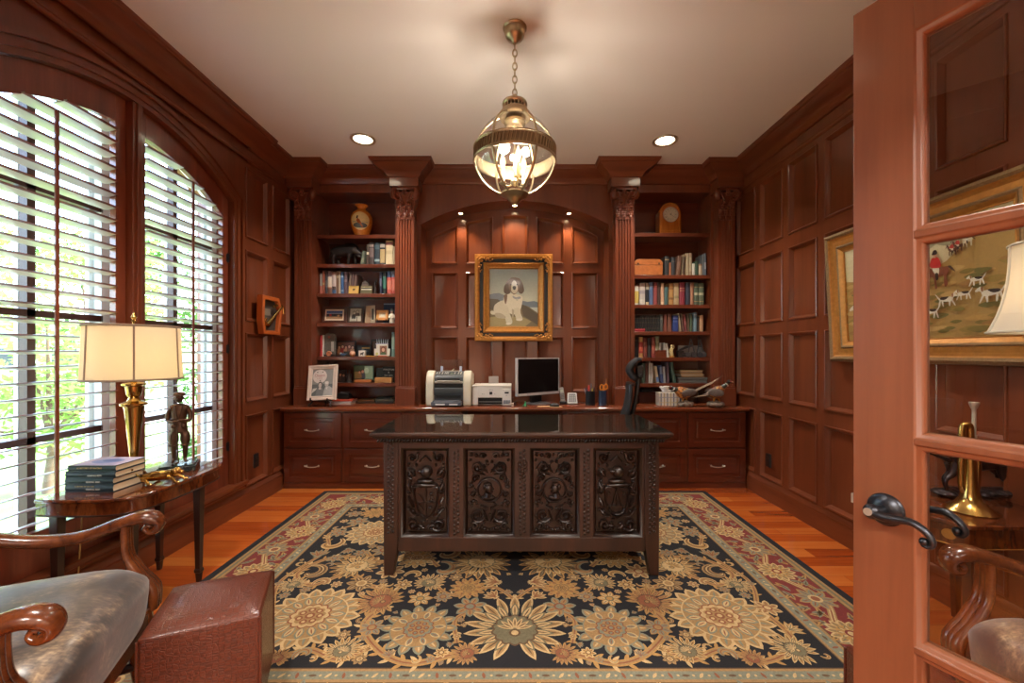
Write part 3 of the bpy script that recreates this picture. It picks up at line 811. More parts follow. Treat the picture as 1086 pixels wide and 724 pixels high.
# ================================================================== CHANDELIER
def chandelier():
    X0, Y0 = 0.0, 2.35; ZCn, R = 2.36, 0.222
    t = thing('globe_chandelier', 'antique brass globe lantern with candle bulbs hanging above the desk', 'chandelier', (X0, Y0, ZCn-R-0.05))
    B = lambda mb, nm, m=M_abrass, par=t, sm=45: mb.build(nm, m, par, world=True, smooth=sm)
    mb = MB(); mb.lathe([(0.0, H-0.09), (0.012, H-0.088), (0.02, H-0.075), (0.04, H-0.066), (0.052, H-0.05), (0.056, H-0.03), (0.058, H-0.012), (0.066, H-0.006), (0.066, H-0.001)], (X0, Y0, 0), 32)
    B(mb, 'canopy')
    mb = MB(); z = H-0.085; i = 0
    while z > 2.70:
        lp = []
        for k in range(16):
            a = 2*pi*k/16; u = 0.0115*cos(a); w = 0.022*sin(a)
            lp.append((X0+(u if i % 2 else 0), Y0+(0 if i % 2 else u), z-0.02+w))
        mb.tube(lp, 0.0034, 6, closed=True); z -= 0.0365; i += 1
    B(mb, 'chain')
    # crown collar
    mb = MB()
    mb.lathe([(0.0, 2.70), (0.012, 2.697), (0.018, 2.685), (0.016, 2.675), (0.05, 2.665), (0.066, 2.655), (0.07, 2.642), (0.066, 2.635)], (X0, Y0, 0), 40)
    for k in range(20):
        a = 2*pi*k/20; mb.tube([(X0+0.062*cos(a), Y0+0.062*sin(a), 2.612), (X0+0.062*cos(a), Y0+0.062*sin(a), 2.64)], 0.005, 6)
    mb.lathe([(0.05, 2.63), (0.062, 2.615), (0.072, 2.61), (0.074, 2.6), (0.07, 2.592), (0.09, 2.586), (0.092, 2.574), (0.085, 2.566), (0.05, 2.57)], (X0, Y0, 0), 40)
    B(mb, 'collar')
    mb = MB()   # pierced girdle band
    for (z, r) in ((ZCn+0.036, 0.004), (ZCn-0.036, 0.0055), (ZCn+0.028, 0.003), (ZCn-0.028, 0.003)):
        mb.tube([(X0+(R+0.004)*cos(2*pi*k/64), Y0+(R+0.004)*sin(2*pi*k/64), z) for k in range(64)], r, 8, closed=True)
    for k in range(72):
        a0 = 2*pi*k/72; a1 = a0+0.05
        mb.tube([(X0+(R+0.004)*cos(a0), Y0+(R+0.004)*sin(a0), ZCn-0.027), (X0+(R+0.004)*cos(a1), Y0+(R+0.004)*sin(a1), ZCn+0.027)], 0.0032, 5)
    B(mb, 'girdle')
    mb = MB(); mb.lathe([(R-0.002, ZCn-0.03), (R-0.002, ZCn+0.03)], (X0, Y0, 0), 64, caps=False); mb.lathe([(R, ZCn+0.03), (R, ZCn-0.03)], (X0, Y0, 0), 64, caps=False); B(mb, 'band', plain('pale brushed band', C(150, 132, 104), rough=0.45, metal=0.9))
    for k in range(6):
        a = 2*pi*k/6; pts = []
        for j in range(25):
            th = radians(67)-radians(67+72)*j/24
            pts.append((X0+(R+0.002)*cos(th)*cos(a), Y0+(R+0.002)*cos(th)*sin(a), ZCn+(R+0.002)*sin(th)))
        mb = MB(); mb.tube(pts, 0.0058, 8, flat=(0.8, 1.3)); B(mb, 'rib')
    mb = MB(); mb.lathe([(0.075, ZCn-R+0.014), (0.078, ZCn-R+0.006), (0.06, ZCn-R-0.006), (0.045, ZCn-R-0.012), (0.034, ZCn-R-0.026), (0.02, ZCn-R-0.04), (0.012, ZCn-R-0.046), (0, ZCn-R-0.048)], (X0, Y0, 0), 36)
    B(mb, 'finial')
    mb = MB(); prof = [(R*0.985*cos(radians(68-140*j/40)), ZCn+R*0.985*sin(radians(68-140*j/40))) for j in range(41)]
    mb.lathe(prof, (X0, Y0, 0), 56, caps=False); B(mb, 'glass_globe', thin_glass('globe glass', (0.96, 0.96, 0.95, 1), f0=0.09))
    # candle cluster
    mb = MB(); mb.tube([(X0, Y0, 2.59), (X0, Y0, 2.215)], 0.006, 10); mb.lathe([(0, 2.235), (0.02, 2.228), (0.026, 2.215), (0.02, 2.203), (0.008, 2.195), (0, 2.19)], (X0, Y0, 0), 20)
    mb.lathe([(0.0, 2.53), (0.045, 2.52), (0.06, 2.535), (0.058, 2.55), (0.0, 2.565)], (X0, Y0, 0), 28)
    stem = B(mb, 'stem')
    for k in range(3):
        a = radians(-75)+2*pi*k/3; cx, cy = X0+0.07*cos(a), Y0+0.07*sin(a)
        mb = MB(); mb.tube(catmull([(X0, Y0, 2.215), (X0+0.035*cos(a), Y0+0.035*sin(a), 2.196), (cx, cy, 2.215)], 6), 0.005, 8)
        mb.lathe([(0.006, 2.208), (0.02, 2.214), (0.021, 2.219), (0.0, 2.219)], (cx, cy, 0), 16)
        arm = B(mb, 'candle_arm')
        mb = MB(); mb.lathe([(0.0, 2.219), (0.0105, 2.219), (0.0105, 2.295), (0.008, 2.297), (0, 2.297)], (cx, cy, 0), 16); B(mb, 'candle_sleeve', plain('ivory sleeve', C(232, 205, 150), rough=0.5), arm)
        mb = MB(); mb.lathe([(0.006, 2.297), (0.011, 2.31), (0.0165, 2.328), (0.015, 2.345), (0.008, 2.365), (0.002, 2.385), (0, 2.388)], (cx, cy, 0), 16); B(mb, 'bulb', glow_glass('candle bulb', (1.0, 0.70, 0.36, 1), 7), arm)
chandelier()
# ================================================================== RUG
def make_rug():
    x1, y0, y1 = 1.735, 1.29, 3.87
    yc = (y0+y1)/2
    F = Flat((0, yc, 0.0111), (1, 0, 0), (0, 1, 0), step=0.00007)
    hx, hy = x1, (y1-y0)/2
    NAVY, TAN, GOLD, PALE, OLV, RUST, RED, BRN, SAGE = C(19, 18, 23), C(150, 117, 74), C(164, 124, 70), C(186, 156, 110), C(106, 98, 74), C(128, 76, 50), C(112, 40, 36), C(92, 68, 44), C(118, 118, 100)
    F.pc = NAVY
    MB.box(F, -x1, x1, y0, y1, 0.0005, 0.011)
    fy = lambda Y: Y-yc
    rnd = random.Random(5)
    def put(pts, col, lay): F.lay = lay; F.poly(pts, col, lift=False)
    def rib(pts, w, col, lay): F.lay = lay; F.ribbon(pts, w, col, lift=False)
    def fr(i, col, lay): put(rect(-hx+i, hx-i, -hy+i, hy-i), col, lay)
    for k, (i, c) in enumerate(((0.045, TAN), (0.06, OLV), (0.075, TAN), (0.092, BRN), (0.098, RED), (0.325, BRN), (0.332, TAN), (0.345, SAGE), (0.388, TAN), (0.40, BRN), (0.406, NAVY))): fr(i, c, k+1)
    def jag(cx, cy, r, n, depth, rot=0):
        return [(cx+r*(1 if k % 4 == 0 else (1-depth if k % 4 == 2 else 1-depth*0.35))*cos(2*pi*k/(n*4)+rot), cy+r*(1 if k % 4 == 0 else (1-depth if k % 4 == 2 else 1-depth*0.35))*sin(2*pi*k/(n*4)+rot)) for k in range(n*4)]
    def lens(cx, cy, L, w, ang, n=6):
        P = [(L*(t/n-0.5), w/2*sin(pi*t/n)**0.8) for t in range(n+1)]+[(L*(t/n-0.5), -w/2*sin(pi*t/n)**0.8) for t in range(n-1, 0, -1)]
        return [(cx+x*cos(ang)-y*sin(ang), cy+x*sin(ang)+y*cos(ang)) for x, y in P]
    def ringp(cx, cy, rad, n, L, w, a0, c1, c2, lay, c3=None, span=2*pi, sq=1.0):
        for i in range(n):
            b = a0+span*i/n; p = (cx+rad*cos(b), cy+rad*sin(b)*sq); l = lay+2*(i % 2)
            put(lens(p[0], p[1], L, w, b), c1, l); put(lens(p[0]-0.004*cos(b), p[1]-0.004*sin(b), L*0.78, w*0.66, b), c2, l+1)
            if c3: put(lens(p[0], p[1], L*0.55, w*0.16, b), c3, l+1.5)
    placed = []
    def sym(cx, fn):
        for s in ((1,) if abs(cx) < 1e-6 else (1, -1)): fn(s)
    def rosette(cx, cy, r, cs, n=18, rot=0.0):
        placed.extend(((cx, cy, r), (-cx, cy, r))); e, b, d, k = cs
        def one(s):
            x = s*cx; L = 20
            ringp(x, cy, r*0.78, n, r*0.5, r*0.3, rot, e, b, L, d)
            put(circ(x, cy, r*0.74, 28), e, L+4); put(circ(x, cy, r*0.71, 28), b, L+5)
            ringp(x, cy, r*0.55, n-4, r*0.34, r*0.17, rot+0.1, d, e, L+6, k)
            put(jag(x, cy, r*0.42, 12, 0.14, rot), k, L+10); put(jag(x, cy, r*0.385, 12, 0.14, rot), e, L+11); put(jag(x, cy, r*0.31, 10, 0.16, 0.2), b, L+12)
            for i in range(7):
                a = 2*pi*i/7; put(circ(x+r*0.2*cos(a), cy+r*0.2*sin(a), r*0.075, 8), k, L+13); put(circ(x+r*0.2*cos(a), cy+r*0.2*sin(a), r*0.04, 7), e, L+14)
            put(circ(x, cy, r*0.1, 10), k, L+13); put(circ(x, cy, r*0.055, 8), e, L+14)
        sym(cx, one)
    def palmette(cx, cy, r, ang, cs):
        placed.extend(((cx, cy, r*0.95), (-cx, cy, r*0.95))); e, b, d, k = cs
        def one(s):
            x = s*cx; a = ang if s == 1 else pi-ang; L = 20
            for q, (rad, n, LL, w) in enumerate(((0.66, 17, 0.66, 0.2), (0.5, 13, 0.52, 0.18))):
                for i in range(n):
                    t = i-(n-1)/2; bb = a+t*(2*pi/(n+1.5)); f = 1+0.18*cos(bb-a); p = (x+r*rad*f*cos(bb), cy+r*rad*f*sin(bb)); l = L+q*5+2*(i % 2)
                    put(lens(p[0], p[1], r*LL, r*w, bb), (e, d)[q], l); put(lens(p[0], p[1], r*LL*0.78, r*w*0.62, bb), (b, e)[q], l+1); put(lens(p[0], p[1], r*LL*0.6, r*w*0.16, bb), k, l+1.5)
            put(jag(x, cy, r*0.46, 14, 0.12, a), k, L+10); put(jag(x, cy, r*0.42, 14, 0.12, a), d, L+11)
            for i in range(7):
                bb = a+(i-3)*0.42; put(lens(x+r*0.2*cos(bb), cy+r*0.2*sin(bb), r*0.34, r*0.085, bb), e, L+12+(i % 2)); put(lens(x+r*0.2*cos(bb), cy+r*0.2*sin(bb), r*0.22, r*0.03, bb), k, L+14)
            put(circ(x-r*0.1*cos(a), cy-r*0.1*sin(a), r*0.11, 10), k, L+14); put(circ(x-r*0.1*cos(a), cy-r*0.1*sin(a), r*0.07, 9), e, L+15)
        sym(cx, one)
    def vine(pts, w=0.022):
        for s in (1, -1):
            c = [(p.x*s, p.y) for p in catmull([Vector((a, fy(b), 0)) for a, b in pts], 12)]
            rib(c, w, GOLD, 14); rib(c, w*0.62, TAN, 15); rib(c, w*0.2, RUST, 16)
            for i in range(2, len(c)-2, 4):     # feathery leaflets on both edges
                d = Vector(c[i+1])-Vector(c[i-1]); a = atan2(d.y, d.x)
                for sg in (-1, 1):
                    bb = a+sg*0.9; put(lens(c[i][0]+cos(bb)*w*0.9, c[i][1]+sin(bb)*w*0.9, w*1.5, w*0.5, bb), (PALE, GOLD)[(i//4) % 2], 12)
    vine([(0, 2.16), (0.12, 2.28), (0.3, 2.2), (0.42, 2.3), (0.36, 2.44), (0.22, 2.42)]); vine([(0.24, 1.78), (0.42, 1.72), (0.58, 1.8), (0.7, 1.98), (0.62, 2.2), (0.8, 2.3)], 0.036)
    vine([(0.8, 2.3), (0.95, 2.42), (1.1, 2.3), (1.24, 2.42), (1.14, 2.6), (0.98, 2.62)], 0.032); vine([(0.62, 1.82), (0.72, 1.74), (0.88, 1.80), (1.02, 1.73), (1.22, 1.86), (1.2, 2.1)], 0.032)
    vine([(1.2, 2.1), (1.29, 2.35), (1.2, 2.7), (1.29, 2.95), (1.18, 3.1)], 0.024); vine([(0.1, 3.0), (0.3, 2.8), (0.5, 2.95), (0.75, 2.8), (0.95, 3.0), (0.9, 3.25)], 0.03)
    vine([(0.0, 3.3), (0.3, 3.4), (0.55, 3.25), (0.8, 3.4)], 0.026); vine([(0.45, 2.5), (0.62, 2.68), (0.8, 2.55), (0.95, 2.7)], 0.03); vine([(0.2, 2.08), (0.28, 2.0), (0.25, 1.84)], 0.022)
    cA = (PALE, TAN, SAGE, RUST); cB = (GOLD, BRN, PALE, OLV); cC = (TAN, GOLD, RUST, BRN); cD = (SAGE, TAN, PALE, RUST); cE = (PALE, GOLD, OLV, BRN)
    palmette(0, fy(1.93), 0.24, pi/2, (PALE, TAN, OLV, BRN)); rosette(0.44, fy(1.94), 0.175, cD, 14); rosette(0.98, fy(2.03), 0.235, cA, 20); palmette(0.68, fy(2.15), 0.135, 0.4, cC)
    rosette(0.25, fy(2.27), 0.1, cC, 13); palmette(0.2, fy(2.56), 0.19, -1.2, cB); palmette(0.93, fy(2.50), 0.15, 0.9, cB); rosette(0.98, fy(2.98), 0.2, cA, 18); rosette(0, fy(2.87), 0.2, cC, 18)
    palmette(0.5, fy(3.1), 0.19, 0.5, cD); rosette(0.6, fy(2.6), 0.12, cE, 13); palmette(1.19, fy(1.80), 0.1, 2.4, cE); palmette(0.73, fy(1.79), 0.085, 1.9, cE); rosette(1.1, fy(3.34), 0.11, cC, 12); rosette(0.32, fy(3.34), 0.1, cA, 12)
    palmette(0.2, fy(1.775), 0.07, 0.3, cC); palmette(0.98, fy(1.745), 0.06, 1.3, cC); palmette(1.2, fy(2.3), 0.08, 0.8, cE); palmette(0.47, fy(2.32), 0.09, 2.0, cE); palmette(0.75, fy(2.86), 0.09, 0.2, cE); palmette(0.78, fy(3.3), 0.1, 1.2, cC)
    for r in (0.085, 0.066, 0.052, 0.042, 0.034, 0.027, 0.021):
        for _ in range(520):
            x = rnd.uniform(r*0.9, hx-0.41-r); y = rnd.uniform(-hy+0.41+r, hy-0.41-r)
            if any((x-a)**2+(y-b)**2 < (r*0.74+c*0.93)**2 for a, b, c in placed): continue
            placed.extend(((x, y, r), (-x, y, r))); k = rnd.random(); an = rnd.uniform(0, 2*pi); c1, c2, c3 = rnd.choice(((TAN, PALE, RUST), (GOLD, PALE, BRN), (SAGE, TAN, RUST), (PALE, GOLD, OLV), (TAN, SAGE, RUST), (BRN, TAN, PALE)))
            for s in (1, -1):
                a = an if s == 1 else pi-an; X = s*x
                if k < 0.4:
                    n = 7; ringp(X, y, r*0.6, n, r*0.8, r*0.5, a, c2, c1, 20, c3); put(circ(X, y, r*0.36, 10), c3, 25); put(circ(X, y, r*0.24, 9), c2, 26)
                elif k < 0.78:
                    for i, t in enumerate((-1.5, -0.75, 0, 0.75, 1.5)):
                        b = a+t*0.6; put(lens(X+r*0.3*cos(b), y+r*0.3*sin(b), r*1.35, r*0.4, b), c2, 20+2*(i % 2)); put(lens(X+r*0.3*cos(b), y+r*0.3*sin(b), r*1.1, r*0.26, b), c1, 21+2*(i % 2)); put(lens(X+r*0.34*cos(b), y+r*0.34*sin(b), r*0.9, r*0.07, b), c3, 25)
                else:
                    pts = [(X+r*(1-0.75*t/14)*cos(a+s*4.6*t/14), y+r*(1-0.75*t/14)*sin(a+s*4.6*t/14)) for t in range(15)]
                    rib(pts, [r*(0.25+0.4*sin(pi*t/14)) for t in range(15)], c2, 20); rib(pts, [r*(0.1+0.3*sin(pi*t/14)) for t in range(15)], c1, 21); rib(pts, r*0.08, c3, 22)
    def bpt(side, t, o):
        c = 0.212
        return ((t, -hy+c-o), (t, hy-c+o), (-hx+c-o, t), (hx-c+o, t))[side]
    for side in range(4):
        Lh = (hx if side < 2 else hy)-0.2; n = int(2*Lh/0.27); st = 2*Lh/n
        wv = [bpt(side, -Lh+2*Lh*i/(n*12), 0.05*sin(pi*i/12)) for i in range(n*12+1)]
        rib(wv, 0.034, TAN, 14); rib(wv, 0.02, PALE, 15); rib(wv, 0.007, RUST, 16)
        for i in range(n):
            t = -Lh+st*(i+0.5); sg = 1 if i % 2 else -1; p = bpt(side, t, -0.015*sg)
            if i % 2:
                ringp(p[0], p[1], 0.07, 14, 0.066, 0.036, i, PALE, TAN, 20, OLV); put(circ(p[0], p[1], 0.058, 20), GOLD, 24); ringp(p[0], p[1], 0.042, 9, 0.03, 0.016, 0, OLV, PALE, 25); put(circ(p[0], p[1], 0.026, 12), RED, 29); put(circ(p[0], p[1], 0.016, 9), PALE, 30)
            else:
                ringp(p[0], p[1], 0.055, 9, 0.09, 0.044, i, TAN, SAGE, 20, RUST); put(circ(p[0], p[1], 0.034, 12), PALE, 25); put(circ(p[0], p[1], 0.022, 10), RUST, 26)
            for dt, o in ((0.5, -0.06), (0.42, 0.075), (0.3, -0.085), (-0.28, 0.085), (0.12, 0.09), (-0.05, -0.088), (-0.42, 0.04), (0.22, -0.03), (-0.2, -0.07)):
                q = bpt(side, t+dt*st, o*sg)
                for j in range(3): b = rnd.uniform(0, 6.3); put(lens(q[0]+0.012*cos(b), q[1]+0.012*sin(b), 0.07, 0.024, b), (TAN, GOLD, SAGE)[j], 17+j*0.5); put(lens(q[0]+0.012*cos(b), q[1]+0.012*sin(b), 0.045, 0.006, b), BRN, 18.8)
        Lh = (hx if side < 2 else hy)-0.37; n = int(2*Lh/0.06)
        for i in range(n):
            t = -Lh+2*Lh*(i+0.5)/n; p = bpt(side, t, -0.153); put(lens(p[0], p[1], 0.034, 0.013, (i % 3)*0.9+(0 if side < 2 else 1.57)), (BRN, PALE, RUST)[i % 3], 14)
            p = bpt(side, t+0.03, -0.153); put(circ(p[0], p[1], 0.006, 6), PALE, 15)
    o = F.build('area_rug', painted('wool pile', rough=0.95, var=0.28, vscale=110, bump=0.5, bscale=420), smooth=0, recalc=False)
    return tag(o, 'large navy, gold and red floral rug under the carved desk', 'rug')
make_rug()
RUGZ = 0.0145

# ================================================================== CARVED DESK
def make_desk():
    XC, HW, YF_, YB_, ZT = 0.037, 0.775, 2.385, 2.96, 0.838
    t = thing('carved_desk', 'dark oak desk with four carved relief panels and glass-covered top', 'desk', (XC, 2.66, RUGZ))
    W = lambda mb, nm, m=M_desk, par=t, **k: mb.build(nm, m, par, world=True, **k)
    mb = MB(); mb.box(XC-0.83, XC+0.83, 2.31, 2.995, ZT-0.026, ZT-0.006)
    W(mb, 'top', bevel=0.006)
    mb = MB(); mb.box(XC-0.822, XC+0.822, 2.318, 2.987, ZT-0.0055, ZT)
    g = thin_glass('desk glass', (0.86, 0.9, 0.88, 1), f0=0.055); W(mb, 'glass_sheet', g, smooth=0)
    # cornice with gadroon rope
    mb = MB(); path = [(XC-HW, YB_), (XC-HW, YF_), (XC+HW, YF_), (XC+HW, YB_)]
    prof = [(0.0, 0.765), (0.008, 0.768), (0.012, 0.776), (0.03, 0.79), (0.045, 0.8), (0.048, 0.8115), (0, 0.8115)]
    mb.sweep([(XC+HW, YB_), (XC+HW, YF_), (XC-HW, YF_), (XC-HW, YB_)][::-1], [(-d, z) for d, z in prof][::1])
    W(mb, 'cornice')
    mb = MB(); x = XC-HW-0.02
    while x < XC+HW+0.02:
        R = Matrix.Rotation(radians(28), 3, 'Y'); mb.ell((x, YF_-0.026, 0.783), (0.007, 0.012, 0.014), 8, 6, R=R); x += 0.0165
    W(mb, 'rope_moulding', M_carve, smooth=60)
    # carcass
    mb = MB()
    mb.box(XC-HW+0.02, XC+HW-0.02, YB_-0.03, YB_-0.012, 0.2, 0.79)
    for s in (-1, 1): mb.box(*sorted((XC+s*(HW-0.012), XC+s*(HW-0.035))), YF_+0.07, YB_-0.07, 0.2, 0.79)
    mb.box(XC-HW+0.02, XC+HW-0.02, YF_+0.06, YB_-0.03, 0.17, 0.19)
    W(mb, 'carcass')
    legw = 0.08
    for sx in (-1, 1):
        for (ya, yb2) in ((YF_, YF_+0.075), (YB_-0.075, YB_)):
            xa, xb = sorted((XC+sx*HW, XC+sx*(HW-legw)))
            v = []; z_ = [(0.79, 0.0), (0.175, 0.0), (0.15, 0.004), (RUGZ+0.001, 0.018)]
            for z, ins in z_:
                i0 = ins*1.5 if sx == 1 else 0; i1 = ins*1.5 if sx == -1 else 0
                v += [(xa+i0, ya+ins*0.3, z), (xb-i1, ya+ins*0.3, z), (xb-i1, yb2-ins, z), (xa+i0, yb2-ins, z)]
            f = [(0, 1, 2, 3), (12, 15, 14, 13)]
            for j in range(3):
                for i in range(4): f.append((j*4+i, j*4+(i+1) % 4, (j+1)*4+(i+1) % 4, (j+1)*4+i))
            mb = MB(); mb.add(v, f); leg = W(mb, 'leg', bevel=0.003)
            if ya == YF_:
                mb = MB(); xm = (xa+xb)/2; z = 0.26; k = 0
                while z < 0.755:
                    o = 0.012
                    mb.ell((xm-o, YF_-0.001, z), (0.009, 0.005, 0.008), 8, 5); mb.ell((xm+o, YF_-0.001, z+0.006), (0.009, 0.005, 0.008), 8, 5); mb.ell((xm, YF_-0.001, z+0.0165), (0.006, 0.005, 0.006), 8, 5)
                    z += 0.026
                W(mb, 'bead_strip', M_carve, leg, smooth=60)
    pan = [(-0.643, -0.37), (-0.29, 0.0), (0.085, 0.365), (0.443, 0.72)]
    # rails and stiles of the front
    mb = MB(); xa, xb = XC-HW+legw, XC+HW-legw; yf = YF_+0.006
    mb.box(xa-0.002, xb+0.002, yf, yf+0.05, 0.733, 0.79); W(mb, 'top_rail', bevel=0.002)
    mb = MB(); mb.box(xa-0.002, xb+0.002, yf, yf+0.05, 0.15, 0.23); W(mb, 'bottom_rail', bevel=0.003)
    edges = [(xa, pan[0][0])]+[(pan[i][1], pan[i+1][0]) for i in range(3)]+[(pan[3][1], xb)]
    for i, (a, b) in enumerate(edges):
        mb = MB(); mb.box(a, b, yf, yf+0.05, 0.228, 0.735)
        st = W(mb, 'stile', bevel=0.002)
        if 0 < i < 4:
            mb = MB(); xm = (a+b)/2; z = 0.25; k = 0
            while z < 0.715:
                o = 0.011
                mb.ell((xm-o, yf-0.001, z), (0.008, 0.005, 0.0095), 8, 5); mb.ell((xm+o, yf-0.001, z+0.012), (0.008, 0.005, 0.0095), 8, 5)
                z += 0.024
            W(mb, 'bead_strip', M_carve, st, smooth=60)
    mb = MB(); xm = (pan[1][1]+pan[2][0])/2       # lock escutcheon
    for k in range(4):
        a = pi/4+k*pi/2; mb.tube([(xm+0.02*cos(a)+0.012*cos(b), yf-0.008, 0.63+0.024*sin(a)+0.014*sin(b)) for b in [2*pi*q/12 for q in range(12)]], 0.004, 6, closed=True)
    mb.ell((xm, yf-0.006, 0.63), (0.008, 0.008, 0.008), 8, 6); mb.tube([(xm, yf-0.006, 0.60), (xm, yf-0.008, 0.575), (xm+0.004, yf-0.006, 0.56)], [0.008, 0.006, 0.003], 8)
    W(mb, 'escutcheon', M_carve, smooth=60)
    # carved relief panels ------------------------------------------
    for i, (a, b) in enumerate(pan):
        yb_ = yf+0.036; yp = yb_-0.002
        mb = MB(); mb.box(a-0.004, b+0.004, yb_, yb_+0.012, 0.226, 0.737)
        # moulded edge
        P = lambda u, w, d: (u, yf+0.002-d, w)
        mb.rings(P, rect(a, b, 0.23, 0.733), [(0, 0), (0.008, -0.006), (0.014, -0.02), (0.022, -0.034)], cap=False)
        mb.tube([(a+0.026, yp, 0.255), (b-0.026, yp, 0.255)], 0.004, 6)
        nrel = len(mb.v)
        cx = (a+b)/2; u0 = 0.25; hgt = 0.465; wd = (b-a)-0.05
        Q = lambda u, v, d=0.0: (cx+u*wd/2, yp-d, u0+v*hgt)      # u in -1..1, v in 0..1
        def scroll(u, v, r, turn, start, th=0.006, sx=1):
            pts = []; rr = []
            for k in range(22):
                q = k/21; an = start+turn*2*pi*q; R_ = r*(1-0.82*q)
                pts.append((cx+sx*(u*wd/2+R_*cos(an)), yp-0.004-0.006*q, u0+v*hgt+R_*sin(an))); rr.append(th*(0.55+0.6*sin(pi*min(1, q*1.2+0.1))))
            mb.tube(pts, rr, 7); mb.ell(pts[-1], (th*1.35, th*1.6, th*1.35), 8, 6)
        def ball(u, v, r=0.008, sx=1, d=0.004): mb.ell((cx+sx*u*wd/2, yp-d, u0+v*hgt), (r, r*0.9, r), 8, 6)
        def leafl(u0_, v0_, u1_, v1_, w=0.012, sx=1):
            p0 = Vector((cx+sx*u0_*wd/2, yp-0.003, u0+v0_*hgt)); p1 = Vector((cx+sx*u1_*wd/2, yp-0.003, u0+v1_*hgt)); m_ = (p0+p1)/2+Vector((0, -0.007, 0))
            mb.tube(catmull([p0, m_, p1], 4), [0.003]+[w*0.62*sin(pi*(k+1)/9)+0.003 for k in range(7)]+[0.003], 7, flat=(0.55, 1) if abs(p1.z-p0.z) > abs(p1.x-p0.x) else (0.55, 1))
        rd = random.Random(40+i)
        for sx in (-1, 1):
            if i in (1, 2):
                scroll(0.55, 0.80, 0.038, 1.3, pi*0.9, 0.0075, sx); scroll(0.62, 0.66, 0.026, 1.2, -pi*0.4, 0.006, sx)
                scroll(0.55, 0.21, 0.042, 1.3, pi*1.1, 0.0075, sx); scroll(0.7, 0.08, 0.022, 1.1, 0.4, 0.006, sx)
                scroll(0.78, 0.47, 0.024, 1.2, pi*0.7, 0.006, sx); scroll(0.3, 0.93, 0.02, 1.2, -0.5, 0.005, sx)
                for (u, v, r) in ((0.85, 0.95, 0.012), (0.62, 0.94, 0.011), (0.9, 0.88, 0.009), (0.12, 0.86, 0.01), (0.86, 0.6, 0.009), (0.9, 0.55, 0.01), (0.8, 0.56, 0.008), (0.75, 0.38, 0.01), (0.9, 0.36, 0.01), (0.83, 0.32, 0.009), (0.6, 0.35, 0.007), (0.12, 0.29, 0.009), (0.2, 0.04, 0.009), (0.35, 0.06, 0.01), (0.5, 0.03, 0.009), (0.9, 0.03, 0.011), (0.07, 0.03, 0.008), (0.9, 0.2, 0.008), (0.15, 0.75, 0.008), (0.42, 0.72, 0.007), (0.25, 0.12, 0.009)): ball(u, v, r, sx)
                leafl(0.05, 0.72, 0.5, 0.86, 0.014, sx); leafl(0.05, 0.13, 0.3, 0.27, 0.013, sx); leafl(0.2, 0.70, 0.8, 0.74, 0.012, sx); leafl(0.95, 0.45, 0.6, 0.5, 0.012, sx)
                leafl(0.1, 0.3, 0.45, 0.33, 0.01, sx)
            else:
                scroll(0.68, 0.92, 0.03, 1.25, pi*0.8, 0.0075, sx); scroll(0.72, 0.72, 0.03, 1.2, -pi*0.5, 0.007, sx)
                scroll(0.62, 0.1, 0.04, 1.3, pi*0.9, 0.0085, sx); scroll(0.85, 0.5, 0.022, 1.1, pi*0.6, 0.006, sx); scroll(0.3, 0.05, 0.022, 1.1, 0.4, 0.006, sx)
                for (u, v) in ((0.8, 0.62), (0.88, 0.57), (0.7, 0.55), (0.85, 0.4), (0.75, 0.33), (0.9, 0.28), (0.65, 0.26), (0.88, 0.83), (0.5, 0.82), (0.4, 0.96), (0.12, 0.05)): ball(u, v, 0.009, sx)
                leafl(0.9, 0.62, 0.65, 0.48, 0.015, sx); leafl(0.92, 0.44, 0.6, 0.3, 0.016, sx); leafl(0.9, 0.3, 0.5, 0.2, 0.015, sx); leafl(0.35, 0.2, 0.75, 0.22, 0.012, sx); leafl(0.95, 0.8, 0.55, 0.68, 0.013, sx)
        if i in (1, 2):
            rc = 0.066; zc = u0+0.515*hgt
            mb.tube([(cx+rc*cos(2*pi*k/40), yp-0.005, zc+rc*sin(2*pi*k/40)) for k in range(40)], 0.0065, 8, closed=True)
            sg = 1 if i == 1 else -1        # profile bust
            mb.ell((cx-sg*0.004, yp-0.006, zc+0.012), (0.022, 0.014, 0.027), 12, 8); mb.ell((cx+sg*0.018, yp-0.006, zc+0.006), (0.009, 0.009, 0.006), 8, 6)
            mb.ell((cx+sg*0.012, yp-0.008, zc-0.01), (0.01, 0.009, 0.007), 8, 6); mb.ell((cx-sg*0.006, yp-0.009, zc+0.036), (0.02, 0.012, 0.009), 10, 6); mb.ell((cx-sg*0.026, yp-0.007, zc+0.018), (0.01, 0.009, 0.018), 8, 6)
            mb.tube([(cx-sg*0.006, yp-0.006, zc-0.012), (cx-sg*0.01, yp-0.006, zc-0.032)], [0.018, 0.024], 8); mb.ell((cx-sg*0.006, yp-0.004, zc-0.042), (0.04, 0.011, 0.014), 12, 6)
        else:
            zc = u0+0.36*hgt               # shield, helm above
            sh = [(-0.055, 0.09), (0.055, 0.09), (0.066, 0.06), (0.06, 0.0), (0.04, -0.055), (0.0, -0.085), (-0.04, -0.055), (-0.06, 0.0), (-0.066, 0.06)]
            mb.tube([(cx+a_, yp-0.005, zc+b_) for a_, b_ in catmull2(sh)], 0.0055, 7, closed=True)
            mb.ell((cx, yp-0.006, zc+0.102), (0.075, 0.013, 0.012), 12, 6); mb.ell((cx, yp-0.007, zc+0.125), (0.05, 0.014, 0.014), 12, 6)
            mb.ell((cx+0.004, yp-0.008, zc+0.178), (0.036, 0.02, 0.034), 12, 8); mb.ell((cx-0.03, yp-0.01, zc+0.182), (0.018, 0.012, 0.012), 8, 6)
            for k in range(4): mb.tube([(cx-0.02, yp-0.022, zc+0.165+k*0.009), (cx+0.03, yp-0.022, zc+0.165+k*0.009)], 0.002, 5)
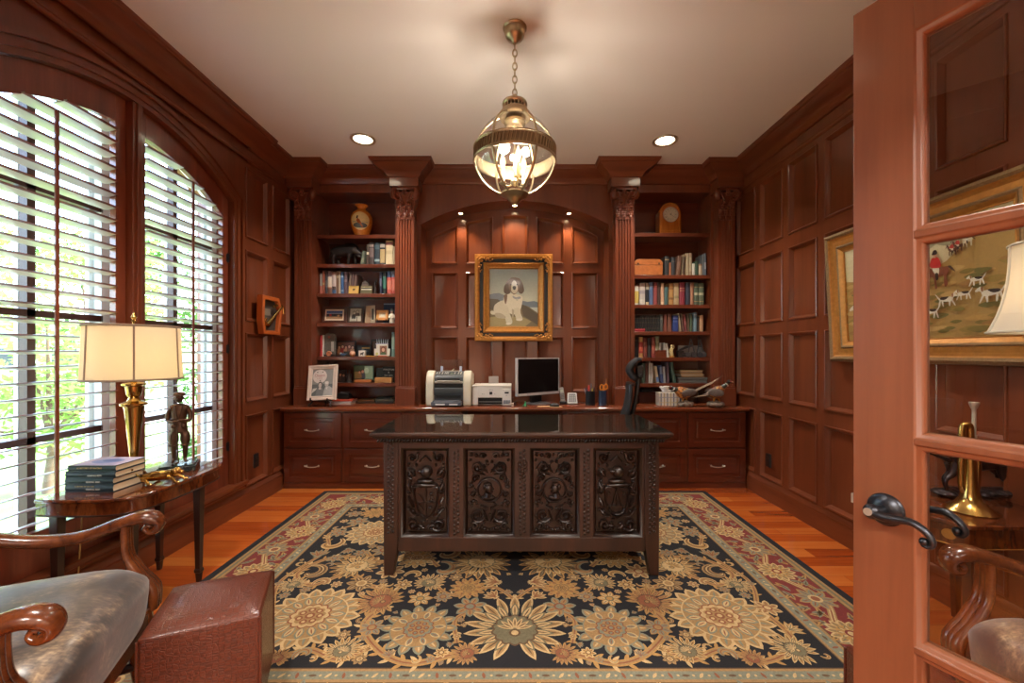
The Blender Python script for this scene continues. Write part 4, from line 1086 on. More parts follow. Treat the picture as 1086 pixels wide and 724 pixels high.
            mb.tube([(cx-0.035, yp-0.006, zc+0.235), (cx, yp-0.012, zc+0.27), (cx+0.03, yp-0.006, zc+0.235)], 0.005, 6)
            if i == 0:
                mb.tube([(cx, yp-0.004, zc+0.085), (cx, yp-0.005, zc-0.08)], 0.003, 6); mb.tube([(cx-0.06, yp-0.004, zc), (cx+0.06, yp-0.004, zc)], 0.003, 6)
                mb.tube([(cx-0.045, yp-0.004, zc+0.05), (cx-0.012, yp-0.005, zc+0.01)], 0.003, 6); mb.tube([(cx-0.045, yp-0.004, zc-0.005), (cx-0.012, yp-0.005, zc-0.045)], 0.003, 6)
                for (a_, b_) in ((0.03, 0.05), (0.035, 0.03), (0.025, -0.03), (0.03, 0.015)): mb.ell((cx+a_, yp-0.004, zc+b_), (0.012, 0.006, 0.007), 8, 5)
            else:
                mb.tube([(cx, yp-0.005, zc+0.08), (cx-0.028, yp-0.005, zc-0.02), (cx+0.028, yp-0.005, zc-0.02), (cx, yp-0.005, zc+0.08)], 0.004, 6)
                mb.tube([(cx-0.045, yp-0.005, zc-0.02), (cx+0.045, yp-0.005, zc-0.02)], 0.0045, 6)
                mb.tube([(cx+0.043*cos(a_), yp-0.006, zc-0.028+0.036*sin(a_)) for a_ in [pi+pi*q/14 for q in range(15)]], 0.007, 8)
                mb.tube([(cx, yp-0.005, zc+0.08), (cx, yp-0.005, zc-0.02)], 0.003, 6)
                mb.text('R', 0.042, ((cx-0.042, yp-0.002, zc+0.045), (1, 0, 0), (0, 0, 1)), 0.004); mb.text('B', 0.042, ((cx+0.042, yp-0.002, zc+0.045), (1, 0, 0), (0, 0, 1)), 0.004)
        rd = random.Random(60+i)
        for k in range(46):
            u = rd.uniform(-0.93, 0.93); vv = rd.uniform(0.02, 0.98)
            if i in (1, 2) and abs(u) < 0.62 and 0.36 < vv < 0.67: continue
            if i in (0, 3) and abs(u) < 0.6 and 0.16 < vv < 0.9: continue
            an = rd.uniform(0, pi)
            mb.ell((cx+u*wd/2, yp-0.001, u0+vv*hgt), (rd.uniform(0.008, 0.015), 0.006, rd.uniform(0.004, 0.007)), 8, 5, R=Matrix.Rotation(an, 3, 'Y'))
        mb.v[nrel:] = [(x, yp-(yp-y)*1.75 if y < yp else y, z) for x, y, z in mb.v[nrel:]]
        W(mb, 'carved_panel', M_carve, smooth=55)
def catmull2(p):
    return [(q.x, q.y) for q in catmull([Vector((a, b, 0)) for a, b in p], 4, closed=True)]
make_desk()

# ================================================================== TASK CHAIR
def task_chair():
    t = thing('task_chair', 'black mesh office chair behind the right end of desk', 'office chair', (0.545, 3.45, 0), radians(79))
    fab = plain('black mesh fabric', C(30, 31, 35), rough=0.75, bump=0.4, bscale=400); pl = plain('black nylon', C(28, 28, 30), rough=0.38)
    W = lambda mb, nm, m=pl, par=t, **k: mb.build(nm, m, par, **k)
    z0 = RUGZ
    for k in range(5):
        a = 2*pi*k/5+0.3; mb = MB(); mb.tube([(0.03*cos(a), 0.03*sin(a), 0.115), (0.17*cos(a), 0.17*sin(a), 0.1), (0.29*cos(a), 0.29*sin(a), 0.082)], [0.026, 0.02, 0.015], 10, flat=(1.2, 0.9)); leg = W(mb, 'base_arm')
        mb = MB(); c, s_ = cos(a), sin(a)
        for o in (-0.014, 0.014):
            R = Matrix.Rotation(a+pi/2, 3, 'Z') @ Matrix.Rotation(pi/2, 3, 'X')
            mb.lathe([(0, -0.009), (0.026, -0.009), (0.0285, -0.004), (0.0285, 0.004), (0.026, 0.009), (0, 0.009)], (0.29*c-s_*o, 0.29*s_+c*o, z0+0.0287), 18, R=R)
        mb.tube([(0.29*c, 0.29*s_, z0+0.045), (0.29*c, 0.29*s_, 0.085)], 0.008, 8); W(mb, 'caster', par=leg)
    mb = MB(); mb.lathe([(0.04, 0.09), (0.04, 0.16), (0.026, 0.165), (0.026, 0.30), (0.017, 0.302), (0.017, 0.40)], n=20); W(mb, 'gas_column')
    mb = MB(); mb.box(-0.12, 0.12, -0.14, 0.12, 0.40, 0.43); W(mb, 'mechanism', bevel=0.01)
    mb = MB(); v = []
    mb.prism([(x, y) for x, y in ((-0.2, -0.23), (0.2, -0.23), (0.245, -0.16), (0.25, 0.16), (0.22, 0.24), (-0.22, 0.24), (-0.25, 0.16), (-0.245, -0.16))], 0.43, 0.50, 'z'); W(mb, 'seat', fab, bevel=0.03, bseg=4)
    # backrest frame and mesh
    def bk(u, z):
        h = (z-0.55)/0.5
        return Vector((u*(0.225-0.05*h*h), -0.235-0.05*sin(h*pi*0.9)-0.12*h+0.05*(1-abs(u))**1*0-0.03*(1-u*u)*1, z))
    n, m = 12, 14; v = []; f = []
    for j in range(m+1):
        for i in range(n+1): v.append(bk(-1+2*i/n, 0.55+0.47*j/m))
    for j in range(m):
        for i in range(n): f.append((j*(n+1)+i, j*(n+1)+i+1, (j+1)*(n+1)+i+1, (j+1)*(n+1)+i))
    mb = MB(); mb.add(v, f); o = W(mb, 'mesh_back', fab, smooth=60); sm = o.modifiers.new('thick', 'SOLIDIFY'); sm.thickness = 0.012
    rim = [bk(-1+2*i/12, 0.55) for i in range(13)]+[bk(1, 0.55+0.47*j/14) for j in range(1, 15)]+[bk(1-2*i/12, 1.02) for i in range(1, 13)]+[bk(-1, 1.02-0.47*j/14) for j in range(1, 14)]
    mb = MB(); mb.tube(rim, 0.014, 10, closed=True); W(mb, 'back_frame')
    mb = MB(); mb.tube(catmull([(0, -0.08, 0.415), (0, -0.26, 0.43), (0, -0.325, 0.56), (0, -0.40, 0.8), (0, -0.44, 1.02), (0, -0.44, 1.09)], 6), 0.022, 10, flat=(0.8, 1.4)); W(mb, 'spine')
    v = []; f = []
    for j in range(9):
        for i in range(11):
            u = -1+2*i/10; h = j/8
            v.append((u*0.15*(1-0.25*h*h), -0.405-0.03*(1-u*u)+0.05*sin(pi*h)-0.03*h*h, 1.06+0.165*h))
    for j in range(8):
        for i in range(10): f.append((j*11+i, j*11+i+1, (j+1)*11+i+1, (j+1)*11+i))
    mb = MB(); mb.add(v, f); o = W(mb, 'headrest', fab, smooth=60); sm = o.modifiers.new('thick', 'SOLIDIFY'); sm.thickness = 0.03; sm.offset = 0
    b = o.modifiers.new('bev', 'BEVEL'); b.width = 0.012; b.segments = 3
    mb = MB(); mb.cbox((0, -0.455, 1.12), (0.06, 0.05, 0.1)); mb.tube([(-0.07, -0.45, 1.09), (0.07, -0.45, 1.09)], 0.018, 10); W(mb, 'headrest_bracket', bevel=0.008)
    for s in (-1, 1):
        mb = MB(); mb.tube(catmull([(s*0.18, 0.0, 0.42), (s*0.27, 0.0, 0.44), (s*0.285, -0.02, 0.55), (s*0.285, -0.03, 0.655)], 5), 0.016, 10, flat=(1.5, 0.8)); arm = W(mb, 'armrest')
        mb = MB(); mb.box(s*0.285-0.04, s*0.285+0.04, -0.15, 0.12, 0.655, 0.685); W(mb, 'arm_pad', par=arm, bevel=0.012, bseg=3)
task_chair()

# ================================================================== ARMCHAIRS
def hide_mat():
    m, nt, out = new_mat('mottled hide leather')
    p = N(nt, 'ShaderNodeBsdfPrincipled'); setin(p, Roughness=0.4, Coat_Weight=0.4, Coat_Roughness=0.28, Sheen_Weight=0.3)
    tc = N(nt, 'ShaderNodeTexCoord')
    n1 = N(nt, 'ShaderNodeTexNoise', Scale=5.5, Detail=8.0, Roughness=0.72, Distortion=0.7); nt.links.new(tc.outputs['Object'], n1.inputs['Vector'])
    mp = N(nt, 'ShaderNodeMapping'); mp.inputs['Scale'].default_value = (70, 25, 40); nt.links.new(tc.outputs['Object'], mp.inputs['Vector'])
    n2 = N(nt, 'ShaderNodeTexNoise', Scale=2.0, Detail=4.0); nt.links.new(mp.outputs[0], n2.inputs['Vector'])
    ad = N(nt, 'ShaderNodeMath', operation='MULTIPLY_ADD'); ad.inputs[1].default_value = 0.3; nt.links.new(n2.outputs['Fac'], ad.inputs[0]); nt.links.new(n1.outputs['Fac'], ad.inputs[2])
    cr = N(nt, 'ShaderNodeValToRGB'); e = cr.color_ramp.elements
    e[0].position = 0.56; e[0].color = C(40, 31, 27); e[1].position = 0.88; e[1].color = C(190, 166, 130)
    for pos, c in ((0.63, C(62, 49, 42)), (0.70, C(90, 73, 60)), (0.78, C(136, 114, 90))):
        k = e.new(pos); k.color = c
    nt.links.new(ad.outputs[0], cr.inputs[0]); nt.links.new(cr.outputs[0], p.inputs['Base Color']); nt.links.new(p.outputs[0], out.inputs[0])
    return m
M_hide = hide_mat()
def armchair(loc, ang, label):
    t = thing('armchair', label, 'armchair', loc, ang, 'carved walnut armchairs')
    W = lambda mb, nm, m=M_chair, par=t, **k: mb.build(nm, m, par, **k)
    # local: +Y is the facing direction, origin under the middle of the front arms
    # seat cushion
    hw = 0.262; n = 16; m_ = 16; v = []; f = []
    def top(u, w):
        e = max(0, (1-abs(u)**6)*(1-abs(w)**6))
        return 0.455+0.085*e**0.5
    for j in range(m_+1):
        for i in range(n+1):
            u = sin(pi/2*(-1+2*i/n)); w = sin(pi/2*(-1+2*j/m_))
            k = 1.0/ max(1e-6, (abs(u)**6+abs(w)**6)**(1/6)) * max(abs(u), abs(w))
            wid = hw*(1.0-0.06*(1-w)/2)
            v.append((u*wid*min(k, 1), -0.21+w*0.285*min(k, 1), top(u, w)))
    N0 = len(v)
    for j in range(m_+1):
        for i in range(n+1):
            x, y, z = v[j*(n+1)+i]; v.append((x*0.97, -0.21+(y+0.21)*0.95, 0.335))
    for j in range(m_):
        for i in range(n):
            a = j*(n+1)+i; f.append((a, a+1, a+n+2, a+n+1)); b = N0+a; f.append((b+n+1, b+n+2, b+1, b))
    ring = [i for i in range(n+1)]+[j*(n+1)+n for j in range(1, m_+1)]+[m_*(n+1)+i for i in range(n-1, -1, -1)]+[j*(n+1) for j in range(m_-1, 0, -1)]
    for a, b in zip(ring, ring[1:]+ring[:1]): f.append((a, N0+a, N0+b, b))
    mb = MB(); mb.add(v, f); W(mb, 'seat', M_hide, smooth=80, sub=1)
    # apron
    mb = MB()
    mb.prism([(-0.262, 0.03), (-0.262, 0.05), (0.262, 0.05), (0.262, 0.03)], 0.275, 0.345, 'z')
    for s in (-1, 1): mb.box(*sorted((s*0.25, s*0.235)), -0.5, 0.032, 0.275, 0.345)
    mb.box(-0.235, 0.235, -0.5, -0.485, 0.275, 0.345); W(mb, 'seat_rail', bevel=0.004)
    for s in (-1, 1):
        # front leg: turned scroll leg
        mb = MB(); mb.tube(catmull([(s*0.235, 0.02, 0.35), (s*0.24, 0.028, 0.27), (s*0.238, 0.015, 0.18), (s*0.24, 0.03, 0.08), (s*0.245, 0.046, 0.02)], 6), [0.032]*6+[0.03]*6+[0.024]*6+[0.022]*6+[0.03], 12)
        mb.ell((s*0.245, 0.046, 0.026), (0.034, 0.038, 0.026), 12, 8); W(mb, 'leg')
        mb = MB(); mb.tube(catmull([(s*0.225, -0.485, 0.35), (s*0.225, -0.50, 0.18), (s*0.225, -0.56, 0.012)], 6), [0.026]*7+[0.02]*6, 10); W(mb, 'leg')
        # arm: sweeping rail ending in a scroll
        ax = 0.262
        P = [(s*0.215, -0.52, 0.715), (s*0.235, -0.42, 0.682), (s*0.258, -0.28, 0.632), (s*0.268, -0.16, 0.62), (s*0.27, -0.06, 0.648), (s*0.27, 0.01, 0.664), (s*0.27, 0.047, 0.657), (s*0.27, 0.062, 0.638), (s*0.27, 0.055, 0.617), (s*0.27, 0.035, 0.61), (s*0.27, 0.022, 0.621), (s*0.27, 0.029, 0.633), (s*0.27, 0.038, 0.629)]
        c = catmull(P, 5); k = len(c); rr = []
        for q_ in range(k):
            q = q_/(k-1); rr.append(0.024 if q < 0.3 else (0.024+0.004*(q-0.3)/0.15 if q < 0.45 else max(0.009, 0.028-0.024*max(0, q-0.5)/0.45)))
        mb = MB(); mb.tube(c, rr, 14, flat=(0.85, 1.12)); arm = W(mb, 'arm', smooth=60)
        # reeded S support
        mb = MB()
        for o in (-0.016, 0.0, 0.016):
            mb.tube(catmull([(s*0.27+o, -0.03, 0.645), (s*0.27+o, -0.03, 0.59), (s*0.269+o, -0.022, 0.53), (s*0.267+o, 0.012, 0.465), (s*0.265+o, 0.05, 0.41), (s*0.265+o, 0.05, 0.34)], 5), [0.0115]*12+[0.014]*8+[0.016]*6, 10)
        W(mb, 'arm_support', par=arm, smooth=60)
    # crossing stretcher
    mb = MB()
    for s in (-1, 1): mb.tube(catmull([(s*0.235, 0.02, 0.16), (s*0.12, -0.17, 0.2), (0, -0.255, 0.21), (-s*0.12, -0.36, 0.2), (-s*0.225, -0.5, 0.16)], 6), 0.014, 10)
    W(mb, 'stretcher', M_tableleg)
    # upholstered back in a frame
    def bp(u, z): return (u*(0.235+0.02*(z-0.4)), -0.50-0.22*(z-0.35)+0.012*(1-u*u)*-1, z)
    v = []; f = []
    for j in range(9):
        for i in range(9): v.append(bp(-1+2*i/8, 0.44+0.52*j/8))
    for j in range(8):
        for i in range(8): f.append((j*9+i, j*9+i+1, (j+1)*9+i+1, (j+1)*9+i))
    mb = MB(); mb.add(v, f); o = W(mb, 'backrest', M_hide, smooth=60); sm = o.modifiers.new('thick', 'SOLIDIFY'); sm.thickness = 0.06; sm.offset = 0
    b = o.modifiers.new('bev', 'BEVEL'); b.width = 0.02; b.segments = 3
    rim = [bp(-1.03, 0.33+0.64*j/8) for j in range(9)]+[bp(-1+2*i/8, 0.985+0.03*(1-(1-i/4)**2)) for i in range(1, 8)]+[bp(1.03, 0.97-0.64*j/8) for j in range(9)]
    mb = MB(); mb.tube(rim, 0.022, 10); W(mb, 'back_frame', smooth=60)
    for o in bpy.data.objects:
        if o.type == 'MESH' and (o.parent is t or (o.parent is not None and o.parent.parent is t)):
            for v_ in o.data.vertices: v_.co.x *= 1.16
    return t
armchair((-1.231, 1.233, RUGZ), radians(23)-pi/2, 'carved walnut armchair with mottled hide seat beside the window table')
armchair((1.285, 0.945, RUGZ), pi/2-radians(12), 'carved walnut armchair with mottled hide seat seen through the open glazed door')

# ================================================================== OTTOMANS
def croc_mat():
    m, nt, out = new_mat('embossed crocodile leather')
    p = N(nt, 'ShaderNodeBsdfPrincipled'); setin(p, Roughness=0.33, Coat_Weight=0.2, Coat_Roughness=0.15)
    tc = N(nt, 'ShaderNodeTexCoord'); mp = N(nt, 'ShaderNodeMapping'); mp.inputs['Scale'].default_value = (58, 112, 112); nt.links.new(tc.outputs['Object'], mp.inputs['Vector'])
    vo = N(nt, 'ShaderNodeTexVoronoi', feature='DISTANCE_TO_EDGE', Scale=1.0, Randomness=0.35); nt.links.new(mp.outputs[0], vo.inputs['Vector'])
    mr = N(nt, 'ShaderNodeMapRange'); mr.inputs[2].default_value = 0.09; nt.links.new(vo.outputs[0], mr.inputs[0])
    bp = N(nt, 'ShaderNodeBump', Strength=0.5, Distance=0.0022); nt.links.new(mr.outputs[0], bp.inputs['Height']); nt.links.new(bp.outputs[0], p.inputs['Normal'])
    nz = N(nt, 'ShaderNodeTexNoise', Scale=9.0, Detail=4.0); nt.links.new(tc.outputs['Object'], nz.inputs['Vector'])
    mx = N(nt, 'ShaderNodeMix', data_type='RGBA'); nt.links.new(nz.outputs['Fac'], mx.inputs[0]); mx.inputs[6].default_value = C(78, 33, 18); mx.inputs[7].default_value = C(108, 50, 28)
    m2 = N(nt, 'ShaderNodeMix', data_type='RGBA'); nt.links.new(mr.outputs[0], m2.inputs[0]); m2.inputs[6].default_value = C(70, 32, 21); nt.links.new(mx.outputs[2], m2.inputs[7])
    nt.links.new(m2.outputs[2], p.inputs['Base Color']); nt.links.new(p.outputs[0], out.inputs[0])
    return m
M_croc = croc_mat()
def ottoman(corners, h, label):
    c = Vector((sum(p[0] for p in corners)/4, sum(p[1] for p in corners)/4, 0))
    e = Vector((corners[1][0]-corners[0][0], corners[1][1]-corners[0][1])); ang = atan2(e.y, e.x); s = e.length/2; s2 = (Vector(corners[2])-Vector(corners[1])).length/2
    t = thing('ottoman', label, 'ottoman', (c.x, c.y, RUGZ), ang, 'crocodile leather cube ottomans')
    n = 8; mb = MB(); mb.box(-s, s, -s2, s2, 0.02, h-0.012); mb.build('body', M_croc, t, bevel=0.012, bseg=3)
    v = []; f = []
    for j in range(n+1):
        for i in range(n+1):
            u, w = -1+2*i/n, -1+2*j/n; v.append((u*s, w*s2, h-0.012+0.02*((1-u**4)*(1-w**4))**0.6))
    N0 = len(v); v += [(x, y, h-0.03) for x, y, z in v]
    for j in range(n):
        for i in range(n): a = j*(n+1)+i; f += [(a, a+1, a+n+2, a+n+1), (N0+a+n+1, N0+a+n+2, N0+a+1, N0+a)]
    ring = list(range(n+1))+[j*(n+1)+n for j in range(1, n+1)]+[n*(n+1)+i for i in range(n-1, -1, -1)]+[j*(n+1) for j in range(n-1, 0, -1)]
    for a, b in zip(ring, ring[1:]+ring[:1]): f.append((a, N0+a, N0+b, b))
    mb = MB(); mb.add(v, f); mb.build('lid', M_croc, t, bevel=0.008, bseg=2, smooth=50)
    for (x, y) in ((-s, -s2), (s, -s2), (s, s2), (-s, s2)): MB().tube([(x*0.995, y*0.995, 0.03), (x*0.995, y*0.995, h-0.02)], 0.0045, 6).build('piping', M_croc, t)
    for sx in (-1, 1):
        for sy in (-1, 1):
            mb = MB(); mb.lathe([(0.016, 0.001), (0.02, 0.02)], (sx*(s-0.05), sy*(s2-0.05), 0), 12); mb.build('foot', M_black, t)
ottoman([(-1.165, 1.30), (-0.86, 1.429), (-0.986, 1.732), (-1.285, 1.611)], 0.385, 'brown crocodile leather cube ottoman in front of the left armchair')
ottoman([(0.949, 1.075), (1.159, 1.024), (1.21, 1.234), (1.0, 1.285)], 0.385, 'brown crocodile leather cube ottoman half hidden by the open door')

# ================================================================== WINDOW TABLE
TT = 0.62
def window_table():
    t = thing('console_table', 'polished bow-fronted mahogany side table standing under the window', 'side table', (-1.93, 2.21, 0))
    W = lambda mb, nm, m=M_table, par=t, **k: mb.build(nm, m, par, world=True, **k)
    yc = 2.212
    hp = [(-2.13, 0.335), (-2.06, 0.342), (-1.94, 0.342), (-1.83, 0.336), (-1.755, 0.312), (-1.71, 0.26), (-1.69, 0.18), (-1.682, 0.09), (-1.68, 0.0)]
    def outline(ins):
        a = [(x-ins*(0.3+0.7*(x+2.13)/0.45)*1.0, yc+y-ins*(y/0.342)) for x, y in hp]; b = [(x, 2*yc-y) for x, y in a[::-1][1:]]
        return [(p.x, p.y) for p in catmull([Vector((x, y, 0)) for x, y in a+b], 5)]
    mb = MB(); mb.prism(outline(0), TT-0.016, TT, 'z'); W(mb, 'top', bevel=0.005, bseg=3)
    ol = outline(0.012); il = outline(0.032)
    mb = MB(); v = []
    for z in (TT-0.075, TT-0.016): v += [(x, y, z) for x, y in ol]+[(x, y, z) for x, y in il]
    n = len(ol); f = []
    for i in range(n-1): f += [(i, i+1, 2*n+i+1, 2*n+i), (n+i+1, n+i, 3*n+i, 3*n+i+1), (i+1, i, n+i, n+i+1), (2*n+i, 2*n+i+1, 3*n+i+1, 3*n+i)]
    mb.add(v, f); W(mb, 'apron', smooth=40)
    mb = MB(); m = [(x, y) for x, y in outline(0.010)]; mb.tube([(x, y, TT-0.0755) for x, y in m], 0.004, 6); W(mb, 'apron_bead', M_tableleg)
    for (x, y) in ((-1.757, 2.36), (-1.775, 1.965), (-2.085, 2.49), (-2.085, 1.935)):
        mb = MB(); v = []
        for z, r in ((TT-0.018, 0.02), (TT-0.08, 0.02), (0.075, 0.0125), (0.07, 0.0165), (0.055, 0.0165), (0.05, 0.0125), (0.0, 0.0095)): v += [(x-r, y-r, z), (x+r, y-r, z), (x+r, y+r, z), (x-r, y+r, z)]
        f = [(0, 1, 2, 3), (24, 27, 26, 25)]
        for j in range(6):
            for i in range(4): f.append((j*4+i, j*4+(i+1) % 4, (j+1)*4+(i+1) % 4, (j+1)*4+i))
        mb.add(v, f); W(mb, 'leg', M_tableleg, bevel=0.0015)
window_table()
def right_table():
    t = thing('console_table', 'canted mahogany console table with inlay at the right wall, holding the bugle', 'side table', (1.9, 1.84, 0))
    W = lambda mb, nm, m=M_table, par=t, **k: mb.build(nm, m, par, world=True, **k)
    o = [(2.165, 1.59), (2.165, 2.09), (1.73, 2.09), (1.655, 1.98), (1.655, 1.70), (1.71, 1.59)]
    mb = MB(); mb.prism(o[::-1], TT-0.018, TT, 'z'); W(mb, 'top', bevel=0.004)
    i_ = [(2.155, 1.605), (2.155, 2.075), (1.738, 2.075), (1.667, 1.973), (1.667, 1.706), (1.72, 1.605)]
    mb = MB(); mb.prism(i_[::-1], TT-0.095, TT-0.018, 'z'); W(mb, 'apron', bevel=0.002)
    inl = plain('satinwood inlay', C(168, 112, 50), rough=0.25, coat=0.5, var=0.15)
    mb = MB(); p0, p1 = Vector((1.72, 1.605, 0)), Vector((1.667, 1.706, 0)); d = (p1-p0).normalized(); nn = Vector((-d.y, d.x, 0)); nn = nn if nn.x < 0 else -nn
    c = (p0+p1)/2
    v = [c+d*(0.022*cos(2*pi*k/20))+Vector((0, 0, TT-0.056+0.02*sin(2*pi*k/20)))+nn*0.0012 for k in range(20)]; mb.add(v, [tuple(range(20))])
    mb.tube([Vector((1.716, 1.603, TT-0.094))+nn*0.001, Vector((1.666, 1.706, TT-0.094))+nn*0.001, (1.664, 1.973, TT-0.094)], 0.0022, 6); mb.tube([(1.72, 1.603, TT-0.094), (2.155, 1.603, TT-0.094)], 0.0022, 6)
    W(mb, 'inlay', inl)
    for (x, y) in ((1.768, 1.645), (2.12, 1.64), (1.768, 2.02), (2.12, 2.04)):
        mb = MB(); v = []
        for z, r in ((TT-0.09, 0.02), (0.0, 0.011)): v += [(x-r, y-r, z), (x+r, y-r, z), (x+r, y+r, z), (x-r, y+r, z)]
        mb.add(v, [(0, 1, 2, 3), (4, 7, 6, 5)]+[(i, (i+1) % 4, 4+(i+1) % 4, 4+i) for i in range(4)]); W(mb, 'leg', M_tableleg)
right_table()
# ================================================================== TABLE LAMP
def shade_mat(nm, col, tr):
    m, nt, out = new_mat(nm)
    d = N(nt, 'ShaderNodeBsdfDiffuse', Color=col); tl = N(nt, 'ShaderNodeBsdfTranslucent', Color=tr)
    mx = N(nt, 'ShaderNodeMixShader'); mx.inputs[0].default_value = 0.5
    nt.links.new(d.outputs[0], mx.inputs[1]); nt.links.new(tl.outputs[0], mx.inputs[2]); nt.links.new(mx.outputs[0], out.inputs[0])
    return m
M_shade = shade_mat('ivory silk shade', C(226, 214, 190), C(232, 214, 180))
M_trim = plain('shade braid', C(150, 128, 108), rough=0.8)
LX, LY = -1.98, 2.205
def table_lamp():
    t = thing('table_lamp', 'brass candlestick lamp with cream drum shade on the window table', 'lamp', (LX, LY, TT))
    W = lambda mb, nm, m=M_brass, par=t, **k: mb.build(nm, m, par, world=True, **k)
    z0 = TT+0.0006
    P = [(0.0, 0.0), (0.056, 0.0), (0.056, 0.012), (0.052, 0.02), (0.048, 0.026), (0.04, 0.034), (0.03, 0.045), (0.026, 0.055), (0.03, 0.062), (0.02, 0.07), (0.018, 0.08), (0.016, 0.10), (0.04, 0.36), (0.043, 0.372), (0.056, 0.378), (0.058, 0.388), (0.045, 0.394), (0.03, 0.4), (0.024, 0.41), (0.022, 0.42), (0.03, 0.432), (0.034, 0.455), (0.037, 0.475), (0.05, 0.482), (0.05, 0.49), (0.03, 0.496), (0.016, 0.5), (0.014, 0.53)]
    mb = MB(); mb.lathe(P, (LX, LY, z0), 32); W(mb, 'body', smooth=28)
    zb, zt = 1.135, 1.405
    mb = MB(); mb.tube([(LX, LY, z0+0.52), (LX, LY, 1.44)], 0.006, 8); mb.lathe([(0.0, 0), (0.012, 0.004), (0.006, 0.012), (0.013, 0.024), (0.008, 0.036), (0.003, 0.05), (0, 0.053)], (LX, LY, 1.43), 14)
    for k in range(3):
        a = 2*pi*k/3; mb.tube([(LX, LY, zt-0.006), (LX+0.19*cos(a), LY+0.19*sin(a), zt-0.006)], 0.0025, 6)
    W(mb, 'finial_rod')
    mb = MB(); n = 48; v = []
    prof = [(0.203, zb), (0.199, zb+0.09), (0.196, zb+0.18), (0.193, zt)]
    mb.lathe(prof, (LX, LY, 0), n, caps=False); sh = W(mb, 'lamp_shade', M_shade, smooth=60)
    mb = MB()
    for r, z in ((0.2035, zb), (0.1935, zt)): mb.tube([(LX+r*cos(2*pi*k/48), LY+r*sin(2*pi*k/48), z) for k in range(48)], 0.0055, 6, closed=True)
    for k in range(6):
        a = radians(-48)+2*pi*k/6; mb.tube([(LX+(r+0.001)*cos(a), LY+(r+0.001)*sin(a), z) for r, z in prof], 0.0042, 6)
    W(mb, 'braid', M_trim, sh)
    mb = MB(); mb.ell((LX, LY, 1.25), (0.03, 0.03, 0.04), 12, 8); W(mb, 'bulb', glow_glass('lamp bulb', (1.0, 0.72, 0.4, 1), 12))
    mb = MB(); c = [(LX-0.02, LY, z0+0.012), (LX-0.10, LY-0.02, z0+0.006), (-2.150, 2.13, z0+0.006), (-2.158, 2.12, 0.5), (-2.152, 2.10, 0.3), (-2.15, 2.08, 0.03)]
    mb.tube(catmull(c, 6), 0.0035, 6); W(mb, 'cord', plain('gold cord', C(168, 128, 66), rough=0.5))
table_lamp()
def floor_lamp():
    fx, fy = 1.92, 1.475
    t = thing('floor_lamp', 'standing lamp with cream bell shade beside the right armchair, behind the door glass', 'lamp', (fx, fy, 0))
    W = lambda mb, nm, m=M_brass, par=t, **k: mb.build(nm, m, par, world=True, **k)
    mb = MB(); mb.lathe([(0, 0), (0.1, 0), (0.1, 0.012), (0.08, 0.022), (0.03, 0.03), (0.016, 0.05), (0.011, 0.08), (0.011, 0.7), (0.018, 0.71), (0.011, 0.72), (0.010, 1.32), (0.02, 1.33), (0.012, 1.36), (0, 1.37)], (fx, fy, 0), 24); W(mb, 'stand')
    zb, zt = 1.345, 1.66; n = 8
    prof = []
    for j in range(13):
        q = j/12; prof.append((0.135+0.055*(1-q)**2.6, zb+(zt-zb)*q))
    mb = MB(); mb.lathe(prof, (fx, fy, 0), 48, caps=False); sh = W(mb, 'lamp_shade', shade_mat('cream bell shade', C(236, 228, 212), C(226, 212, 188)), smooth=60)
    mb = MB()
    for r, z in (prof[0], prof[-1]): mb.tube([(fx+r*cos(2*pi*k/40), fy+r*sin(2*pi*k/40), z) for k in range(40)], 0.005, 6, closed=True)
    for k in range(8):
        a = 2*pi*k/8+radians(15); mb.tube([(fx+(r+0.001)*cos(a), fy+(r+0.001)*sin(a), z) for r, z in prof], 0.004, 6)
    W(mb, 'braid', plain('cream braid', C(206, 198, 180), rough=0.8), sh)
    mb = MB(); mb.ell((fx, fy, 1.47), (0.028, 0.028, 0.04), 12, 8); W(mb, 'bulb', glow_glass('lamp bulb', (1.0, 0.72, 0.4, 1), 12))
    mb = MB(); mb.tube([(fx, fy, 1.36), (fx, fy, 1.66)], 0.004, 6)
    for k in range(3):
        a = 2*pi*k/3; mb.tube([(fx, fy, zt-0.004), (fx+0.134*cos(a), fy+0.134*sin(a), zt-0.004)], 0.002, 6)
    W(mb, 'shade_carrier')
floor_lamp()

